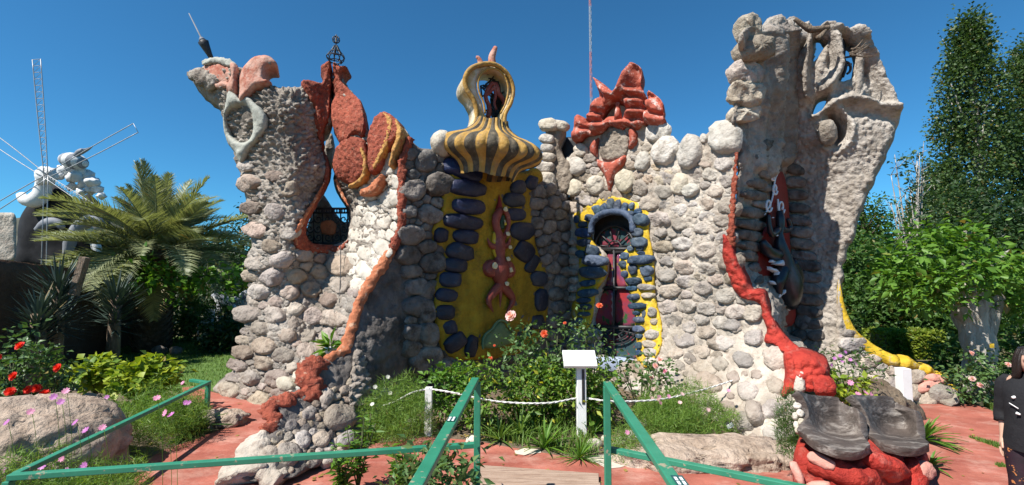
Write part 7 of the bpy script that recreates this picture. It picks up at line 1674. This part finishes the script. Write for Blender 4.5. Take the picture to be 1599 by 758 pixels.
M['lipc'] = mat('lipc', (.34, .12, .10), (.38, .14, .12), 8, .5, 0)
# body: one continuous skinned figure (pelvis root), mid-stride, face turned to the camera
J = {}; verts = []; edges = []; rad = []
def jv(n, p, r, par=None):
    J[n] = len(verts); verts.append(Q(*p)); rad.append(r * k_)
    if par: edges.append((J[par], J[n]))
jv('pelvis', (0, 0, .88), .125); jv('waist', (0, .0, 1.02), .105, 'pelvis'); jv('chest', (0, .0, 1.20), .125, 'waist'); jv('upper', (0, .01, 1.30), .11, 'chest'); jv('neck', (0, .0, 1.37), .05, 'upper'); jv('neck2', (0, -.015, 1.43), .048, 'neck')
for s, n, dy in ((-1, 'l', -.10), (1, 'r', .14)):
    jv('hip' + n, (s * .085, 0, .82), .095, 'pelvis'); jv('knee' + n, (s * .09, dy * .55 - .03, .46), .058, 'hip' + n); jv('calf' + n, (s * .09, dy * .8 + .02, .32), .052, 'knee' + n); jv('ankle' + n, (s * .09, dy, .085), .034, 'calf' + n); jv('toe' + n, (s * .095, dy - .15, .035), .03, 'ankle' + n)
    jv('sh' + n, (s * .165, .01, 1.29), .055, 'upper'); jv('el' + n, (s * .215, .03 - dy * .2, 1.03), .038, 'sh' + n); jv('wr' + n, (s * .20, -.06 - dy * .5, .83), .026, 'el' + n); jv('pm' + n, (s * .195, -.08 - dy * .5, .76), .032, 'wr' + n)
    for f, (fx, fl, fr) in enumerate(((-.026, .070, .0095), (-.009, .080, .010), (.009, .076, .0095), (.026, .062, .0085))):
        jv(f'f{f}a{n}', (s * .195 + fx * .4, -.09 - dy * .5 + fx, .735), fr, 'pm' + n); jv(f'f{f}b{n}', (s * .188 + fx * .4, -.10 - dy * .5 + fx, .735 - fl * .55), fr * .95, f'f{f}a{n}'); jv(f'f{f}c{n}', (s * .175 + fx * .4, -.10 - dy * .5 + fx, .735 - fl), fr * .8, f'f{f}b{n}')
    jv('th1' + n, (s * .19, -.115 - dy * .5, .775), .012, 'pm' + n); jv('th2' + n, (s * .18, -.135 - dy * .5, .735), .010, 'th1' + n)
me = bpy.data.meshes.new('body'); cen_ = np.mean(verts, 0)
me.from_pydata([tuple(v - cen_) for v in verts], edges, [])
body = bpy.data.objects.new('body', me); C.objects.link(body); body.parent = person; body.location = tuple(cen_ - WL[person.name]); WL[body.name] = cen_
me.materials.append(M['skin'])
sk = body.modifiers.new('skin', 'SKIN'); sk.use_smooth_shade = True
for i, v in enumerate(me.skin_vertices[0].data): v.radius = (rad[i], rad[i]); v.use_root = (i == 0)
ss = body.modifiers.new('sub', 'SUBSURF'); ss.levels = 2; ss.render_levels = 2
# head
V, F = ICO[4]; V = V.copy()
x, y, z = V[:, 0].copy(), V[:, 1].copy(), V[:, 2].copy()
front = np.clip(-y, 0, 1)
V[:, 0] = x * (.074 - .016 * np.clip(-z, 0, 1) ** 1.3); V[:, 1] = y * .092; V[:, 2] = z * .112
def bump(cx, cz, sx, sz, a): return a * np.exp(-((x - cx) / sx) ** 2 - ((z - cz) / sz) ** 2) * (front > .2)
V[:, 1] -= bump(0, -.12, .14, .22, .020) + bump(0, -.24, .16, .10, .012) + bump(0, -.52, .28, .10, .007) + bump(0, -.82, .25, .16, .010) + bump(0, .22, .6, .10, .004)
V[:, 1] += bump(.36, .04, .2, .13, .012) + bump(-.36, .04, .2, .13, .012) + bump(0, -.66, .3, .06, .005)
yaw = math.radians(-40); Rh = np.array(Matrix.Rotation(yaw, 3, 'Z') @ Matrix.Rotation(math.radians(8), 3, 'X'))
hc = Q(0, -.035, 1.495)
def hp(v): return (np.asarray(v) * k_) @ Rh.T + hc
head = obj('head', hp(V), F, M['skin'], person)
for s in (-1, 1):
    v, f = blob_geo((s * .028, -.078, .006), (.013, .010, .007), None, 2, 0, 1, 1); obj('eye', hp(v), f, M['eye'], person)
    v, f = tube_geo([(s * .012, -.090, .024), (s * .028, -.089, .030), (s * .046, -.078, .024)], [.003, .0045, .002], 6); obj('eyebrow', hp(v), f, M['hair'], person)
    v, f = blob_geo((s * .073, .008, -.008), (.010, .018, .030), None, 2, 0, 1, 1); obj('ear', hp(v), f, M['skin'], person)
v, f = blob_geo((0, -.090, -.060), (.024, .010, .008), None, 2, .05, 1, 1); obj('mouth', hp(v), f, M['lipc'], person)
# hair: cap and long locks falling on the shoulders
V, F = ICO[4]; V = V.copy(); keep = ~((V[:, 1] < -.25) & (V[:, 2] < .62 - .35 * np.abs(V[:, 0]))) & ~((V[:, 2] < -.5))
Fk = [f for f in F if keep[f].all()]; Vh = V * [.083, .100, .120] + [0, .006, .004]
mb = MB(); mb.add(hp(Vh), Fk)
rgp = np.random.RandomState(2)
for k in range(64):
    a = rgp.uniform(-.25 * PI, 1.25 * PI); p0 = np.array([math.cos(a) * .078, math.sin(a) * .092 + .006, .03]); dx = math.cos(a)
    pts = np.array([hp([p0[0] * .7, p0[1] * .7, .10]), hp(p0), hp(p0 * [1.1, 1.05, 0] + [0, .01, -.10])] + [Q(dx * rgp.uniform(.09, .13) , max(-.05, math.sin(a) * .12) - .03 + .05, z_) for z_ in (1.30, rgp.uniform(1.10, 1.18))])
    mb.tube(resample(pts, n=12), [.008, .015, .015, .012, .003], 6)
mb.build('hair', M['hair'], person)
# clothes follow the body
def loft(rings, name, m, seg=28, wrinkle=.006, seed=0):
    V = []; F = []
    for (c, rx, ry) in rings:
        for a in np.linspace(0, 2 * PI, seg, endpoint=False): V.append(Q(c[0] + rx * math.cos(a), c[1] + ry * math.sin(a), c[2]))
    V = np.array(V); ctr = np.repeat(np.array([Q(*r[0]) for r in rings]), seg, 0); d = V - ctr; d[:, 2] *= .2; V = V + d / (np.linalg.norm(d, axis=1)[:, None] + 1e-6) * (wrinkle * fbm(V * [14, 14, 6], 3, seed))[:, None]
    n = len(rings)
    for i in range(n - 1):
        for k in range(seg): F.append((i * seg + k, i * seg + (k + 1) % seg, (i + 1) * seg + (k + 1) % seg, (i + 1) * seg + k))
    return V, F
mb = MB()
V, F = loft([((0, 0, .76), .20, .16), ((0, 0, .82), .205, .165), ((0, 0, .95), .19, .15), ((0, 0, 1.08), .185, .145), ((0, 0, 1.2), .19, .15), ((0, .005, 1.29), .185, .12), ((0, .008, 1.335), .145, .09), ((0, .005, 1.37), .075, .07), ((0, 0, 1.39), .062, .062)], 'shirt', None); mb.add(V, F)
for s, n in ((-1, 'l'), (1, 'r')):
    a_, b_, c_ = np.array(verts[J['sh' + n]]), np.array(verts[J['el' + n]]), np.array(verts[J['wr' + n]])
    mb.tube(resample(np.array([a_ * .8 + np.array(verts[J['upper']]) * .2, a_, (a_ + b_) / 2, b_, b_ * .55 + c_ * .45]), n=16), np.array([.058, .068, .066, .06, .06]) * k_, 16, noise=.08, seed=4)
shirt = mb.build('shirt', M['black_cloth'], person)
mb = MB(); p = Q(-.075, -.155, 1.19); mb.tube([p, p + np.array([.03, 0, .008]), p + np.array([.05, 0, -.004])], [.010, .012, .004], 6); mb.tube([Q(-.10, -.145, 1.14), Q(-.04, -.16, 1.11)], .004, 5); mb.tube([Q(-.055, -.158, 1.07), Q(-.03, -.162, 1.065)], [.012, .006], 6); mb.build('print', M['white_paint'], shirt)
mb = MB()
for n in 'lr':
    q = [np.array(verts[J[i + n]]) for i in ('hip', 'knee', 'calf', 'ankle')]; mb.tube(resample(np.array([np.array(verts[J['pelvis']]) * .4 + q[0] * .6 + [0, 0, .06]] + q), n=24), np.array([.125, .108, .07, .064, .044]) * k_, 18)
mb.build('leggings', M['leggings'], person)
for n in 'lr':
    a_ = np.array(verts[J['ankle' + n]]); t_ = np.array(verts[J['toe' + n]]); V, F = blob_geo((a_ + t_) / 2 * [1, 1, 0] + [0, 0, .045 * k_], (.045 * k_, .13 * k_, .045 * k_), None, 3, .03, 1, 2); obj('shoe', V, F, M['shoe'], person)
